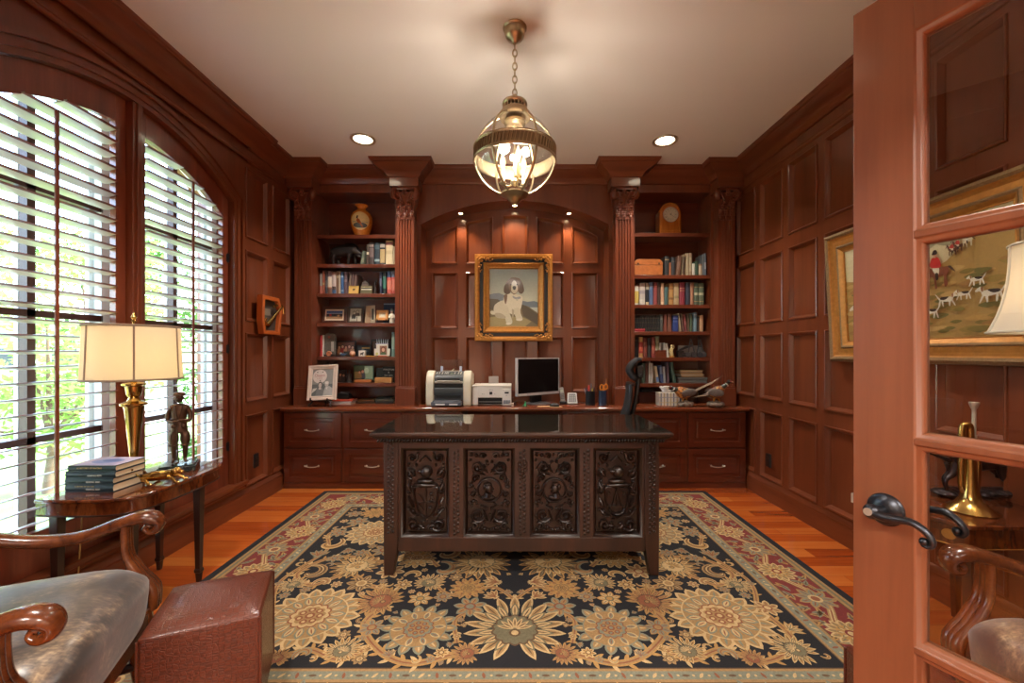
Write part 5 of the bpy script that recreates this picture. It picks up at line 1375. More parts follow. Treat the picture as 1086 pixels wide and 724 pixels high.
# ================================================================== BOOKS
BOOKMAT = painted('book cloth', rough=0.55, var=0.1, vscale=40)
PAGE = C(226, 208, 176)
def mute(c): g = 0.3*c[0]+0.5*c[1]+0.2*c[2]; return tuple(0.85*(v*0.8+g*0.2) for v in c[:3])+(1,)
def book_mesh(w, h, d, col, bands, jacket_cols):
    """upright book; spine at y=0 facing -Y, x centred, z from 0. returns cover and pages builders"""
    F = MB(); F.pc = mute(col); k = 7; r = 0.003
    a = []
    for i in range(k): an = pi*i/(k-1); a.append((-w/2*cos(an), -0.006*sin(an)))
    out = a+[(w/2, d), (w/2-0.0025, d), (w/2-0.0025, 0.004), (-w/2+0.0025, 0.004), (-w/2+0.0025, d), (-w/2, d)]
    n = len(out)
    v = [(x, y, 0) for x, y in out]+[(x, y, h) for x, y in out]
    f = [(i, (i+1) % n, n+(i+1) % n, n+i) for i in range(n)]
    F.add(v, f)
    # top / bottom faces of the boards
    for z in (0, h):
        m = [(x, y, z) for x, y in a]; F.add(m+[(w/2-0.0025, 0.004, z), (-w/2+0.0025, 0.004, z)], [tuple(range(k+2))])
        F.add([(-w/2, 0, z), (-w/2+0.0025, 0, z), (-w/2+0.0025, d, z), (-w/2, d, z)], [(0, 1, 2, 3)]); F.add([(w/2, 0, z), (w/2-0.0025, 0, z), (w/2-0.0025, d, z), (w/2, d, z)], [(0, 1, 2, 3)])
    for (z0, z1, c) in bands:
        F.pc = mute(c); A = [(x*1.0, y-0.0005, z0*h) for x, y in a]; B = [(x*1.0, y-0.0005, z1*h) for x, y in a]; F.strip(A, B)
    G = MB(); G.box(-w/2+0.0026, w/2-0.0026, 0.0045, d-0.003, 0.003, h-0.003)
    return F, G
M_pages = plain('book pages', PAGE, rough=0.9, var=0.08, vscale=120)
def book(x, y, z, w, h, d, col, bands, label, lean=0.0, group=None, rz=0.0):
    t = thing('book', label, 'book', (x, y, z), 0, group)
    t.rotation_euler = (0, lean, rz)
    F, G = book_mesh(w, h, d, col, bands, None)
    F.build('cover', BOOKMAT, t, smooth=40, recalc=False); G.build('pages', M_pages, t, smooth=0)
    return t
GOLDL = C(190, 156, 90); CREAM = C(222, 202, 166)
def row(x0px, sc, ybpx, topo, z, Y, items, where, group, d=0.17):
    """items: (left, right, top, colour, bands, description, lean) in crop pixels; heights become real sizes at depth Y"""
    prev = []
    for i, it in enumerate(items):
        l, r, tp, col, bands, desc, lean = it
        w = max(0.011, (r-l)/sc*Y/FPX-0.0012); h = (ybpx-tp)/sc*Y/FPX
        xc = PX(x0px+(l+r)/2/sc, Y)
        if lean:
            # stand on the lower corner
            h = h/max(0.5, cos(lean))-0.5*w*abs(sin(lean)); 
        zz = z+0.0012+(abs(sin(lean))*w/2 if lean else 0)
        xo = xc-(sin(lean)*h/2 if lean else 0)
        book(xo, Y, zz, w, h, d, col, bands, desc+' '+where, lean, group)
# left bookcase, second shelf
YBK = 4.265
row(332, 8.62, 690, 0, SHL[1], YBK, [
    (440, 470, 560, C(92, 104, 86), [(0.2, 0.5, C(120, 126, 100))], 'short grey green book leaning beside the boar', 0.16),
    (487, 511, 500, C(84, 66, 54), [(0.5, 0.62, CREAM)], 'slim brown book with a cream label', 0.03),
    (513, 557, 482, C(74, 58, 56), [(0.35, 0.75, C(120, 96, 92)), (0.8, 0.9, C(160, 140, 130))], 'thick plum brown book with patterned spine', 0),
    (562, 610, 485, C(38, 60, 74), [(0.16, 0.26, C(150, 176, 180)), (0.7, 0.9, C(70, 96, 108))], 'dark teal book with a pale emblem', 0),
    (612, 659, 490, C(34, 34, 38), [(0.1, 0.72, C(196, 164, 98)), (0.8, 0.95, C(180, 170, 160))], 'black book with yellow picture spine', 0),
    (664, 730, 468, C(224, 200, 148), [(0.82, 0.93, C(150, 74, 62)), (0.45, 0.6, C(206, 180, 130))], 'thick cream book with red lettering', 0),
    (732, 750, 520, C(176, 152, 116), [], 'thin tan book at the shelf end', 0)], 'on second shelf of left bookcase', 'books on the second shelf, left bookcase')
W3 = 'on third shelf of left bookcase'; G3 = 'books on the third shelf, left bookcase'
row(332, 10.35, 340, 0, SHL[2], YBK, [
    (72, 102, 115, C(150, 144, 138), [(0.0, 0.4, C(186, 92, 70))], 'grey and rust book at the far left', 0),
    (104, 128, 90, C(176, 84, 48), [(0.4, 0.5, GOLDL)], 'tall rust orange book', 0),
    (131, 158, 92, C(62, 62, 72), [(0.3, 0.6, C(96, 92, 98))], 'slate grey book', 0),
    (160, 207, 86, C(216, 200, 180), [(0.75, 1.0, C(130, 104, 110)), (0.0, 0.26, C(122, 84, 70)), (0.26, 0.3, C(190, 120, 80))], 'white book with mauve top and brown foot', 0),
    (210, 252, 106, C(214, 192, 184), [(0.0, 0.2, C(48, 96, 140)), (0.2, 0.36, C(92, 70, 60))], 'pale pink book with a blue foot', 0),
    (256, 284, 88, C(132, 98, 72), [(0.7, 0.8, C(180, 150, 110))], 'mid brown book', 0),
    (285, 301, 88, C(206, 188, 160), [], 'thin cream book', 0),
    (303, 336, 96, C(48, 98, 156), [(0.1, 0.2, C(120, 160, 200)), (0.75, 0.82, C(120, 160, 200))], 'bright blue book', 0),
    (339, 374, 96, C(104, 80, 90), [(0.55, 0.65, C(140, 116, 120))], 'dusty mauve book', 0),
    (391, 413, 112, C(128, 104, 92), [], 'taupe book leaning right', 0.13),
    (423, 442, 118, C(112, 80, 76), [], 'reddish taupe book leaning right', 0.13),
    (449, 468, 125, C(136, 106, 96), [], 'pinkish brown book leaning far right', 0.13),
    (730, 755, 95, C(46, 50, 78), [(0.35, 0.7, C(104, 104, 130))], 'narrow navy book', 0),
    (766, 802, 92, C(30, 40, 44), [(0.25, 0.78, C(52, 116, 96))], 'black book with green label', 0),
    (814, 858, 90, C(206, 74, 50), [(0.74, 1.0, C(44, 76, 118)), (0.2, 0.6, C(226, 120, 90))], 'red orange book with blue top', 0),
    (860, 898, 90, C(196, 60, 44), [(0.74, 1.0, C(98, 120, 150)), (0.15, 0.65, C(214, 106, 78))], 'red book with grey blue top at right end', 0)], W3, G3)
W5 = 'on fifth shelf of left bookcase'
row(332, 10.35, 385, 0, SHL[4], YBK, [
    (76, 104, 150, C(208, 26, 34), [], 'glossy scarlet book at left end', 0), (105, 115, 150, C(228, 220, 208), [], 'thin white booklet beside the scarlet book', 0),
    (862, 896, 120, C(112, 152, 140), [(0.3, 0.8, C(150, 184, 168))], 'sea green book at right end', 0)], W5, None)
# right bookcase
row(668, 7.545, 690, 0, SHR[1], YBK, [
    (278, 314, 532, C(46, 44, 44), [(0.8, 0.84, GOLDL)], 'black leather book beside the wooden box', 0),
    (317, 328, 585, C(196, 112, 50), [], 'small orange booklet', 0),
    (332, 364, 540, C(52, 52, 54), [(0.75, 0.78, C(110, 100, 90))], 'charcoal book', 0.03),
    (376, 410, 530, C(116, 76, 52), [(0.3, 0.7, C(134, 90, 62))], 'russet brown book leaning right', 0.1),
    (420, 438, 520, C(148, 122, 84), [(0.1, 0.9, C(92, 72, 50))], 'slim tan book leaning right', 0.08),
    (450, 474, 508, C(176, 152, 112), [], 'tall beige book', 0), (475, 497, 506, C(158, 132, 94), [(0.2, 0.8, C(178, 156, 118))], 'tall khaki book', 0),
    (499, 521, 592, C(216, 210, 192), [], 'short white book', 0), (523, 547, 572, C(54, 84, 62), [], 'short dark green book', 0), (549, 578, 594, C(202, 184, 150), [(0.85, 1, C(150, 120, 90))], 'short buff book', 0),
    (581, 593, 516, C(104, 110, 114), [], 'thin steel grey book', 0), (595, 611, 510, C(96, 108, 122), [(0.3, 0.6, C(160, 164, 166))], 'grey blue book at the right end', 0)], 'on second shelf of right bookcase', 'books on the second shelf, right bookcase')
row(668, 10.97, 358, 0, SHR[2], YBK, [
    (52, 104, 132, C(222, 214, 198), [(0.1, 0.72, C(222, 186, 40))], 'white book with bright yellow panel', 0),
    (110, 178, 98, C(192, 180, 168), [(0.5, 0.66, C(160, 150, 150)), (0.05, 0.25, C(206, 198, 180))], 'thick pale grey book', 0),
    (183, 221, 102, C(36, 38, 46), [(0.7, 1.0, C(176, 166, 140)), (0.02, 0.14, C(220, 190, 130))], 'black book with cream top', 0),
    (226, 270, 92, C(80, 108, 152), [(0.8, 0.84, C(140, 160, 190))], 'cornflower blue cloth book', 0), (276, 318, 92, C(158, 62, 58), [(0.8, 0.84, C(190, 120, 100))], 'brick red cloth book', 0),
    (322, 356, 97, C(74, 48, 38), [], 'chocolate brown cloth book', 0), (362, 399, 106, C(226, 188, 140), [(0.15, 0.85, C(206, 150, 110))], 'peach cream book', 0),
    (404, 446, 146, C(66, 104, 100), [], 'short teal cloth book', 0), (453, 507, 106, C(188, 132, 48), [(0.25, 0.35, C(140, 88, 30)), (0.72, 0.8, C(150, 96, 36))], 'ochre yellow book', 0),
    (513, 571, 101, C(184, 152, 100), [(0.3, 0.42, C(150, 130, 80))], 'sand coloured book', 0), (577, 640, 92, C(146, 34, 54), [(0.62, 0.64, GOLDL), (0.72, 0.74, GOLDL)], 'thick crimson book', 0),
    (652, 699, 92, C(54, 58, 74), [], 'midnight navy book', 0), (704, 742, 97, C(146, 92, 60), [(0.0, 1.0, C(176, 118, 80))], 'fox brown book', 0),
    (748, 800, 101, C(84, 100, 76), [(0.45, 0.56, C(188, 180, 140)), (0.8, 0.83, GOLDL), (0.15, 0.18, GOLDL)], 'moss green gilt book, left of the pair', 0),
    (804, 861, 104, C(94, 108, 80), [(0.45, 0.56, C(190, 180, 140)), (0.8, 0.83, GOLDL), (0.15, 0.18, GOLDL)], 'moss green gilt book, right of the pair', 0)], 'on third shelf of right bookcase', 'books on the third shelf, right bookcase')
row(668, 10.97, 662, 0, SHR[3], YBK, [(52+29.6*i, 52+29.6*(i+1)-1, 474, C(34, 36, 36), [(0.82, 0.84, C(104, 92, 66)), (0.55, 0.57, C(104, 92, 66)), (0.2, 0.22, C(104, 92, 66))], 'black leather volume of the matching set', 0) for i in range(10)],
    'on fourth shelf of right bookcase', 'matching black volumes on the fourth shelf, right bookcase')
row(668, 10.97, 662, 0, SHR[3], YBK, [
    (352, 384, 462, C(88, 90, 84), [(0.7, 0.9, C(120, 118, 108))], 'dull grey book', 0), (398, 432, 466, C(142, 70, 50), [], 'terracotta book', 0), (440, 486, 456, C(132, 76, 54), [(0.75, 0.8, C(160, 110, 80))], 'leather brown book', 0),
    (500, 563, 472, C(38, 64, 140), [(0.8, 0.86, C(110, 130, 190)), (0.6, 0.63, C(110, 130, 190))], 'royal blue book', 0),
    (572, 588, 446, C(196, 172, 130), [], 'cream book leaning left', -0.1), (602, 618, 452, C(120, 84, 68), [], 'umber book leaning left', -0.1), (632, 654, 460, C(150, 66, 66), [(0.4, 0.6, C(176, 96, 90))], 'rose red book leaning left', -0.11),
    (668, 690, 452, C(104, 78, 54), [], 'walnut brown book', -0.03), (698, 726, 456, C(84, 104, 74), [], 'olive green book', 0),
    (740, 778, 440, C(112, 148, 164), [(0.85, 0.92, C(170, 190, 196))], 'powder blue book', 0), (784, 806, 482, C(58, 44, 38), [], 'short dark umber book', 0), (812, 853, 472, C(190, 132, 80), [(0.0, 1.0, C(206, 152, 98))], 'apricot tan book at right end', 0)], 'on fourth shelf of right bookcase', 'books on the fourth shelf, right bookcase')
row(660, 7.7, 247, 0, SHR[4], YBK, [
    (97, 130, 80, C(30, 30, 32), [(0.8, 0.84, C(90, 90, 90))], 'black book at left end', 0), (134, 167, 80, C(182, 44, 36), [(0.75, 1.0, C(208, 164, 60)), (0.3, 0.5, C(222, 90, 50)), (0.0, 0.2, C(206, 150, 60))], 'red and yellow book', 0),
    (171, 203, 92, C(142, 62, 44), [(0.6, 0.8, C(170, 100, 70))], 'burnt red book', 0), (207, 235, 90, C(56, 52, 50), [], 'graphite book', 0), (239, 268, 80, C(152, 50, 44), [(0.2, 0.8, C(176, 84, 60))], 'cherry red book', 0),
    (272, 300, 76, C(150, 152, 112), [], 'tall sage green book', 0.02), (303, 318, 130, C(214, 208, 192), [], 'white pamphlet', 0), (340, 356, 126, C(204, 200, 190), [], 'pale grey pamphlet', -0.12), (360, 376, 132, C(222, 216, 200), [], 'ivory pamphlet', -0.1)],
    'on fifth shelf of right bookcase', 'books on the fifth shelf, right bookcase')
row(660, 7.7, 462, 0, SHR[5], YBK, [
    (160, 186, 302, C(66, 92, 74), [], 'bottle green folder', 0), (189, 213, 302, C(102, 56, 42), [], 'maroon brown folder', 0), (216, 228, 286, C(224, 222, 216), [], 'tall white folder', 0), (231, 250, 300, C(212, 212, 210), [], 'light grey folder', 0),
    (268, 292, 325, C(222, 206, 160), [(0.05, 0.35, C(90, 130, 190))], 'cream and blue booklet leaning left', -0.16), (306, 330, 318, C(60, 84, 140), [(0.5, 0.9, C(120, 140, 170))], 'blue and white booklet', -0.1), (334, 352, 330, C(176, 178, 180), [], 'silver booklet', -0.06),
    (362, 382, 292, C(112, 84, 96), [], 'mauve folder', -0.03), (402, 428, 295, C(70, 98, 82), [], 'leaning dark green folder', -0.16)], 'on lowest shelf of right bookcase', 'folders on the lowest shelf, right bookcase')
def flat_book(x, y, z, sx, sy, sz, col, label, rz=0.0, group=None, spine=None, pages='side'):
    t = thing('book', label, 'book', (x, y, z), rz, group)
    F = MB(); F.pc = col
    F.box(-sx/2, sx/2, -sy/2, sy/2, 0, 0.003); F.box(-sx/2, sx/2, -sy/2, sy/2, sz-0.003, sz)
    k = 6; A = [(-sx/2, -sy/2+0.004-0.005*sin(pi*i/(k-1)), 0.003+(sz-0.006)*i/(k-1)) for i in range(k)]; B = [(sx/2, y_, z_) for _, y_, z_ in A]
    F.strip(A, B)
    F.build('cover', BOOKMAT, t, recalc=False, smooth=0)
    G = MB(); G.box(-sx/2+0.004, sx/2-0.004, -sy/2+0.006, sy/2-0.004, 0.0031, sz-0.0031); G.build('pages', M_pages, t, smooth=0)
    if spine:
        for (s_, size, xx, zz, mat) in spine:
            L = MB(); L.text(s_, size, ((xx, -sy/2-0.0014, zz), (1, 0, 0), (0, 0, 1)), 0.0004); L.build('lettering', mat, t, smooth=0)
    return t
flat_book(PX(668+108/10.97, YBK), YBK-0.01, SHR[3]+0.001, 0.105, 0.03, 0.03, C(172, 44, 56), 'small red book lying flat in front of the black volumes')
flat_book(PX(668+195/10.97, YBK), YBK+0.085, SHR[3]+0.001+(662-474)/10.97*YBK/FPX+0.0015, 0.23, 0.15, 0.012, C(96, 62, 54), 'thin brown book lying on top of the black volumes')
ink = plain('pale lettering', C(206, 206, 196), rough=0.6); gink = plain('gilt lettering', C(176, 150, 84), rough=0.5)
# stack on the window table
SB = [(0.225, 0.165, 0.036, C(32, 46, 54), 0.0), (0.225, 0.165, 0.029, C(34, 52, 58), 0.0), (0.232, 0.165, 0.029, C(30, 46, 54), 0.006), (0.222, 0.165, 0.027, C(40, 58, 60), 0.012)]
lab = ['dark blue hardback at the bottom of the stack beside the lamp', 'dark teal hardback second from bottom of the stack beside the lamp', 'dark navy hardback third from bottom of the stack beside the lamp', 'hardback with lilac cover on top of the stack beside the lamp']
z = TT+0.0008
for i, (sx, sy, sz, col, dx) in enumerate(SB):
    sp = [('KENDALL REED', 0.0095, 0.02, sz*0.34, ink)] if i != 3 else [('A HISTORY OF RACING', 0.011, -0.01, sz*0.55, gink)]
    if i == 0: sp.append(('A HISTORY OF THE TURF', 0.008, -0.02, sz*0.72, gink))
    b = flat_book(-1.985+dx, 2.06, z, sx, sy, sz, col, lab[i], 0.0 if i < 2 else 0.01, 'hardbacks stacked on the window table', sp)
    if i == 3:
        F = Flat((0, 0, sz+0.0004), (1, 0, 0), (0, 1, 0)); F.poly(rect(-sx/2+0.001, sx/2-0.001, -sy/2+0.002, sy/2-0.001), C(186, 176, 198))
        F.poly(circ(0.0, 0.0, 0.07, 20, 0.045), C(128, 140, 184)); F.poly(circ(0.01, 0.01, 0.04, 16, 0.025), C(90, 108, 160)); F.poly(rect(-0.09, 0.09, -0.07, -0.055), C(150, 150, 186))
        F.build('jacket_print', BOOKMAT, b, smooth=0)
    z += sz+0.0008
# ================================================================== FRAMED PICTURES
def frame_bars(mb, w, h, prof, M=None):
    """rectangular picture frame: prof = [(inset from outer edge, height off the wall)]; local plane x,z; front = -y"""
    pts = [rect(-w/2+i, w/2-i, -h/2+i, h/2-i) for i, d in prof]
    v = []
    for p, (i, d) in zip(pts, prof): v += [(a, -d, b) for a, b in p]
    f = []
    for j in range(len(prof)-1):
        for k in range(4): f.append((j*4+k, j*4+(k+1) % 4, (j+1)*4+(k+1) % 4, (j+1)*4+k))
    mb.add(v, f)
CANVAS = painted('oil paint', rough=0.45, var=0.1, vscale=70, coat=0.15)
def dog_portrait():
    Yw = 4.45; cx, cz = PX(544.8, 4.43), (2.294+1.391)/2; w, h = 0.808, 0.903
    t = thing('framed_painting', 'gilt and black framed spaniel portrait hanging in the alcove', 'painting', (cx, Yw-0.022, cz))
    mb = MB(); frame_bars(mb, w, h, [(0, 0.0), (0, 0.03), (0.008, 0.042), (0.03, 0.047), (0.046, 0.036), (0.05, 0.03)]); frame_bars(mb, w, h, [(0.088, 0.03), (0.092, 0.036), (0.102, 0.042), (0.118, 0.034), (0.136, 0.026), (0.144, 0.028), (0.15, 0.014), (0.154, 0.008)])
    mb.box(-w/2+0.002, w/2-0.002, -0.006, 0, -h/2+0.002, h/2-0.002)
    mb.build('frame', M_gold, t, smooth=30, recalc=False)
    mb = MB(); frame_bars(mb, w, h, [(0.05, 0.03), (0.052, 0.026), (0.086, 0.026), (0.088, 0.03)]); mb.build('black_inlay', M_black, t, smooth=0, recalc=False)
    for sx in (-1, 1):
        for sz in (-1, 1):
            mb = MB()
            ox, oz = sx*(w/2-0.03), sz*(h/2-0.03)
            for k in range(8):
                for (dx, dz) in ((1, 0), (0, 1)):
                    q = 0.022*k; mb.ell((ox-sx*(q*dx+0.02*dz+0.012*sin(k*1.9)*dz*1.0), -0.04, oz-sz*(q*dz+0.02*dx+0.012*sin(k*1.9)*dx)), (0.017-0.0012*k, 0.013, 0.017-0.0012*k), 8, 6)
            sp = [(ox-sx*(0.035+0.018*cos(a)*(1-a/14)), -0.04, oz-sz*(0.035+0.018*sin(a)*(1-a/14))) for a in [q*0.5 for q in range(20)]]; mb.tube(sp, 0.006, 6)
            for dx, dz in ((0.1, 0.018), (0.018, 0.1), (0.13, 0.03), (0.03, 0.13)):
                mb.tube([(ox-sx*(dx+0.014*cos(a)), -0.038, oz-sz*(dz+0.012*sin(a))) for a in [q*0.6 for q in range(9)]], 0.0045, 6)
            mb.build('corner_ornament', M_gold, t, smooth=60)
    F = Flat((0, -0.0095, 0), (1, 0, 0), (0, 0, 1), 0.00008); cw, ch = w/2-0.15, h/2-0.15
    F.pc = C(150, 158, 158)
    Wd = lambda x, y: ((x-348)/362*2*cw, -(y-354)/432*2*ch)     # crop pixels -> canvas
    n = 14
    for i in range(n):        # painted sky
        a, b = 138+(400-138)*i/n, 138+(400-138)*(i+1)/n; q = i/(n-1); F.poly([Wd(*p) for p in ((167, b), (529, b), (529, a), (167, a))], C(int(158+38*q), int(168+26*q), int(164+6*q)))
    F.poly([Wd(*p) for p in [(167, 330), (200, 322), (240, 318), (300, 345), (300, 420), (167, 430)]], C(120, 126, 132))
    F.poly([Wd(*p) for p in [(400, 372), (450, 384), (500, 378), (529, 388), (529, 430), (400, 430)]], C(112, 122, 130))
    F.poly([Wd(*p) for p in ((400, 425), (529, 425), (529, 470), (400, 470))], C(190, 192, 180))
    F.poly([Wd(*p) for p in [(167, 360), (230, 365), (280, 400), (300, 450), (167, 460)]], C(92, 84, 70))
    F.poly([Wd(*p) for p in [(167, 440), (300, 450), (400, 400), (460, 420), (529, 470), (529, 570), (167, 570)]], C(116, 102, 72))
    F.poly([Wd(*p) for p in [(167, 500), (260, 490), (420, 500), (480, 530), (430, 570), (167, 570)]], C(158, 142, 96))
    F.poly([Wd(*p) for p in [(400, 400), (440, 415), (529, 480), (529, 560), (470, 520), (420, 490)]], C(84, 72, 54))
    def bl(pts, col): F.poly([(q.x, q.y) for q in catmull([Vector((*Wd(*p), 0)) for p in pts], 5, closed=True)], col)
    CR, CS, BR, BD = C(208, 198, 172), C(176, 162, 136), C(122, 96, 74), C(94, 72, 54)
    bl([(176, 455), (195, 452), (215, 470), (205, 480), (180, 475)], CR)
    bl([(215, 400), (260, 375), (310, 380), (330, 430), (300, 500), (240, 505), (205, 470), (200, 430)], CR)
    bl([(280, 335), (320, 322), (380, 330), (412, 350), (405, 420), (380, 470), (330, 475), (290, 440), (272, 380)], C(218, 208, 184))
    bl([(275, 340), (300, 330), (296, 380), (285, 400)], BR)
    bl([(265, 410), (300, 415), (318, 470), (338, 530), (325, 552), (298, 548), (285, 505)], CR); bl([(345, 440), (392, 430), (400, 470), (414, 510), (398, 524), (372, 520), (360, 490)], CR)
    bl([(210, 470), (255, 470), (290, 500), (262, 508), (220, 500)], CS); bl([(335, 440), (350, 450), (345, 500), (338, 500)], CS)
    bl([(290, 545), (310, 538), (330, 545), (318, 555), (298, 555)], C(222, 212, 190)); bl([(365, 515), (392, 508), (414, 514), (400, 526), (374, 524)], C(222, 212, 190))
    bl([(305, 225), (330, 205), (365, 203), (395, 215), (415, 250), (425, 300), (405, 325), (385, 305), (352, 330), (322, 310), (300, 328), (275, 310), (282, 262)], BR)
    bl([(280, 265), (305, 240), (312, 280), (322, 315), (300, 328), (276, 310)], BD); bl([(398, 230), (415, 255), (425, 300), (405, 324), (384, 310), (392, 270)], BD)
    bl([(335, 240), (352, 225), (368, 240), (378, 280), (372, 310), (352, 322), (332, 306), (330, 278)], C(210, 198, 172)); bl([(340, 272), (354, 266), (366, 274), (362, 290), (354, 296), (344, 290)], C(44, 36, 32))
    for x in (328, 374): bl([(x-6, 255), (x, 250), (x+6, 255), (x, 261)], C(36, 28, 24))
    bl([(340, 340), (365, 350), (395, 345), (400, 358), (370, 366), (345, 355)], C(150, 150, 150)); bl([(368, 362), (378, 362), (378, 376), (368, 376)], C(190, 186, 160))
    F.build('canvas', CANVAS, t, smooth=0)
dog_portrait()
def hunt_painting():
    # leans out slightly at the top on the right wall; local x runs towards the camera
    w, h = 1.205, 0.845; yc = (2.885+1.68)/2
    t = thing('framed_painting', 'large gilt framed fox hunt painting on the right wall', 'painting', (XW-0.022, yc, 1.635))
    t.rotation_euler = (radians(3.0), 0, radians(-90))
    fw = 0.135
    mb = MB(); frame_bars(mb, w, h, [(0, 0.004), (0, 0.03), (0.006, 0.05), (0.022, 0.058), (0.036, 0.05)]); frame_bars(mb, w, h, [(0.088, 0.036), (0.096, 0.042), (0.106, 0.038)])
    mb.build('carved_border', M_goldd, t, smooth=30, recalc=False)
    mb = MB(); frame_bars(mb, w, h, [(0.036, 0.05), (0.044, 0.04), (0.06, 0.034), (0.076, 0.038), (0.088, 0.036)]); frame_bars(mb, w, h, [(0.106, 0.038), (0.118, 0.03), (0.128, 0.022), (0.133, 0.024), (fw, 0.016)]); mb.box(-w/2+0.004, w/2-0.004, -0.012, -0.004, -h/2+0.004, h/2-0.004)
    mb.build('frame', M_gold, t, smooth=30, recalc=False)
    F = Flat((0, -0.0135, 0), (1, 0, 0), (0, 0, 1), 0.00008); cw, ch = w/2-0.13, h/2-0.13
    rd = random.Random(3)
    for i in range(10):
        a, b = 1-0.06*i, 1-0.06*(i+1); F.poly(rect(-cw, cw, b*2*ch-ch, a*2*ch-ch), C(222-3*i, 212-4*i, 176-5*i))
    U = lambda u, v: (-cw+u*2*cw, -ch+v*2*ch)
    S = lambda pts, col: F.poly([(q.x, q.y) for q in catmull([Vector((*U(*p), 0)) for p in pts], 5, closed=True)], col)
    def PP(pts, col): F.poly([U(*p) for p in pts], col)
    for (u, v, r) in ((0.16, 0.76, 0.07), (0.3, 0.8, 0.09), (0.42, 0.84, 0.1), (0.55, 0.86, 0.1), (0.7, 0.88, 0.12)): S([(u-r, v), (u-r*0.5, v+r*0.7), (u+r*0.5, v+r*0.6), (u+r, v-r*0.1), (u, v-r*0.8)], C(158, 148, 118))
    PP([(0, 0), (1, 0), (1, 0.9), (0.8, 0.80), (0.68, 0.66), (0.55, 0.58), (0.25, 0.6), (0, 0.66)], C(166, 132, 74))
    for k in range(150):
        u, v = rd.random(), rd.random()*0.66; c = rd.choice((C(146, 122, 62), C(178, 140, 78), C(128, 112, 56), C(156, 116, 66), C(112, 104, 54), C(188, 152, 92))); s = rd.uniform(0.02, 0.06)
        if v < 0.6: S([(u-s if u-s > 0 else 0, v), (u, min(v+s*0.5, 0.62)), (min(u+s, 1), v+s*0.1 if v+s*.1 < 1 else v), (u, max(v-s*0.5, 0))], c)
    def horse(u, v, s, body, coat, white=False):
        X = lambda a, b: (u+a*s, v+b*s*1.56)
        Q = lambda pts, col: S([X(a, b) for a, b in pts], col)
        for a, b, c2 in ((-0.28, -0.62, -0.36), (-0.1, -0.75, -0.05), (0.32, -0.66, 0.4), (0.42, -0.7, 0.36)):
            Q([(a-0.06, -0.1), (a+0.08, -0.1), (c2+0.04, b*0.6), (c2+0.05, b), (c2-0.03, b), (c2-0.05, b*0.6)], body)
        Q([(-0.4, 0.12), (-0.1, 0.16), (0.3, 0.14), (0.5, 0.12), (0.52, -0.12), (0.3, -0.22), (-0.1, -0.26), (-0.36, -0.12)], body)
        Q([(-0.42, 0.0), (-0.3, 0.26), (-0.46, 0.6), (-0.6, 0.62), (-0.56, 0.42)], body); Q([(-0.62, 0.66), (-0.46, 0.62), (-0.52, 0.46), (-0.7, 0.24), (-0.76, 0.3)], body)
        Q([(-0.62, 0.6), (-0.58, 0.6), (-0.7, 0.3), (-0.74, 0.32)], C(214, 196, 176)); Q([(0.5, 0.12), (0.62, -0.02), (0.8, -0.16), (0.62, 0.12)], C(60, 36, 26))
        Q([(-0.16, 0.16), (0.12, 0.14), (0.1, -0.16), (0.0, -0.3), (-0.06, -0.1)], C(214, 202, 180)); Q([(-0.04, -0.1), (0.08, -0.1), (0.08, -0.36), (-0.02, -0.38)], C(34, 28, 26))
        Q([(-0.2, 0.2), (0.18, 0.14), (0.2, 0.4), (0.08, 0.62), (-0.14, 0.62), (-0.24, 0.42)], coat); Q([(-0.2, 0.44), (-0.1, 0.4), (-0.34, 0.22), (-0.38, 0.28)], coat)
        Q([(-0.08, 0.62), (0.04, 0.62), (0.06, 0.78), (-0.06, 0.8)], C(206, 160, 130)); Q([(-0.14, 0.76), (0.08, 0.76), (0.06, 0.92), (-0.06, 0.94)], C(26, 24, 26))
    horse(0.635, 0.585, 0.125, C(122, 66, 44), C(188, 44, 40)); horse(0.725, 0.74, 0.045, C(94, 58, 40), C(176, 52, 44)); horse(0.755, 0.76, 0.045, C(84, 50, 38), C(182, 50, 42)); horse(0.80, 0.79, 0.05, C(206, 190, 160), C(44, 60, 90)); horse(0.3, 0.62, 0.1, C(104, 70, 50), C(160, 60, 48))
    def hound(u, v, s, d=1):
        X = lambda a, b: (u+a*s*d, v+b*s*1.56)
        Q = lambda pts, col: S([X(a, b) for a, b in pts], col)
        W_, K, T_ = C(216, 206, 184), C(52, 42, 38), C(150, 100, 62)
        for a, c2 in ((-0.34, -0.55), (-0.22, -0.2), (0.3, 0.25), (0.42, 0.55)): Q([(a-0.05, 0), (a+0.06, 0), (c2+0.04, -0.45), (c2-0.04, -0.46)], W_)
        Q([(-0.45, 0.1), (-0.1, 0.2), (0.4, 0.18), (0.52, 0.02), (0.2, -0.12), (-0.34, -0.14)], W_); Q([(-0.15, 0.2), (0.38, 0.19), (0.42, 0.04), (0.1, 0.0)], K)
        Q([(-0.4, 0.05), (-0.34, 0.3), (-0.52, 0.4), (-0.76, 0.22), (-0.7, 0.14), (-0.55, 0.16)], W_); Q([(-0.48, 0.38), (-0.36, 0.34), (-0.38, 0.12), (-0.46, 0.16)], T_); Q([(0.5, 0.14), (0.72, 0.44), (0.76, 0.42), (0.54, 0.06)], W_)
    hound(0.15, 0.30, 0.14); hound(0.36, 0.36, 0.12, -1); hound(0.60, 0.24, 0.075); hound(0.69, 0.33, 0.075, -1); hound(0.775, 0.36, 0.06); hound(0.9, 0.34, 0.09); hound(0.84, 0.46, 0.06)
    F.build('canvas', CANVAS, t, smooth=0)
hunt_painting()
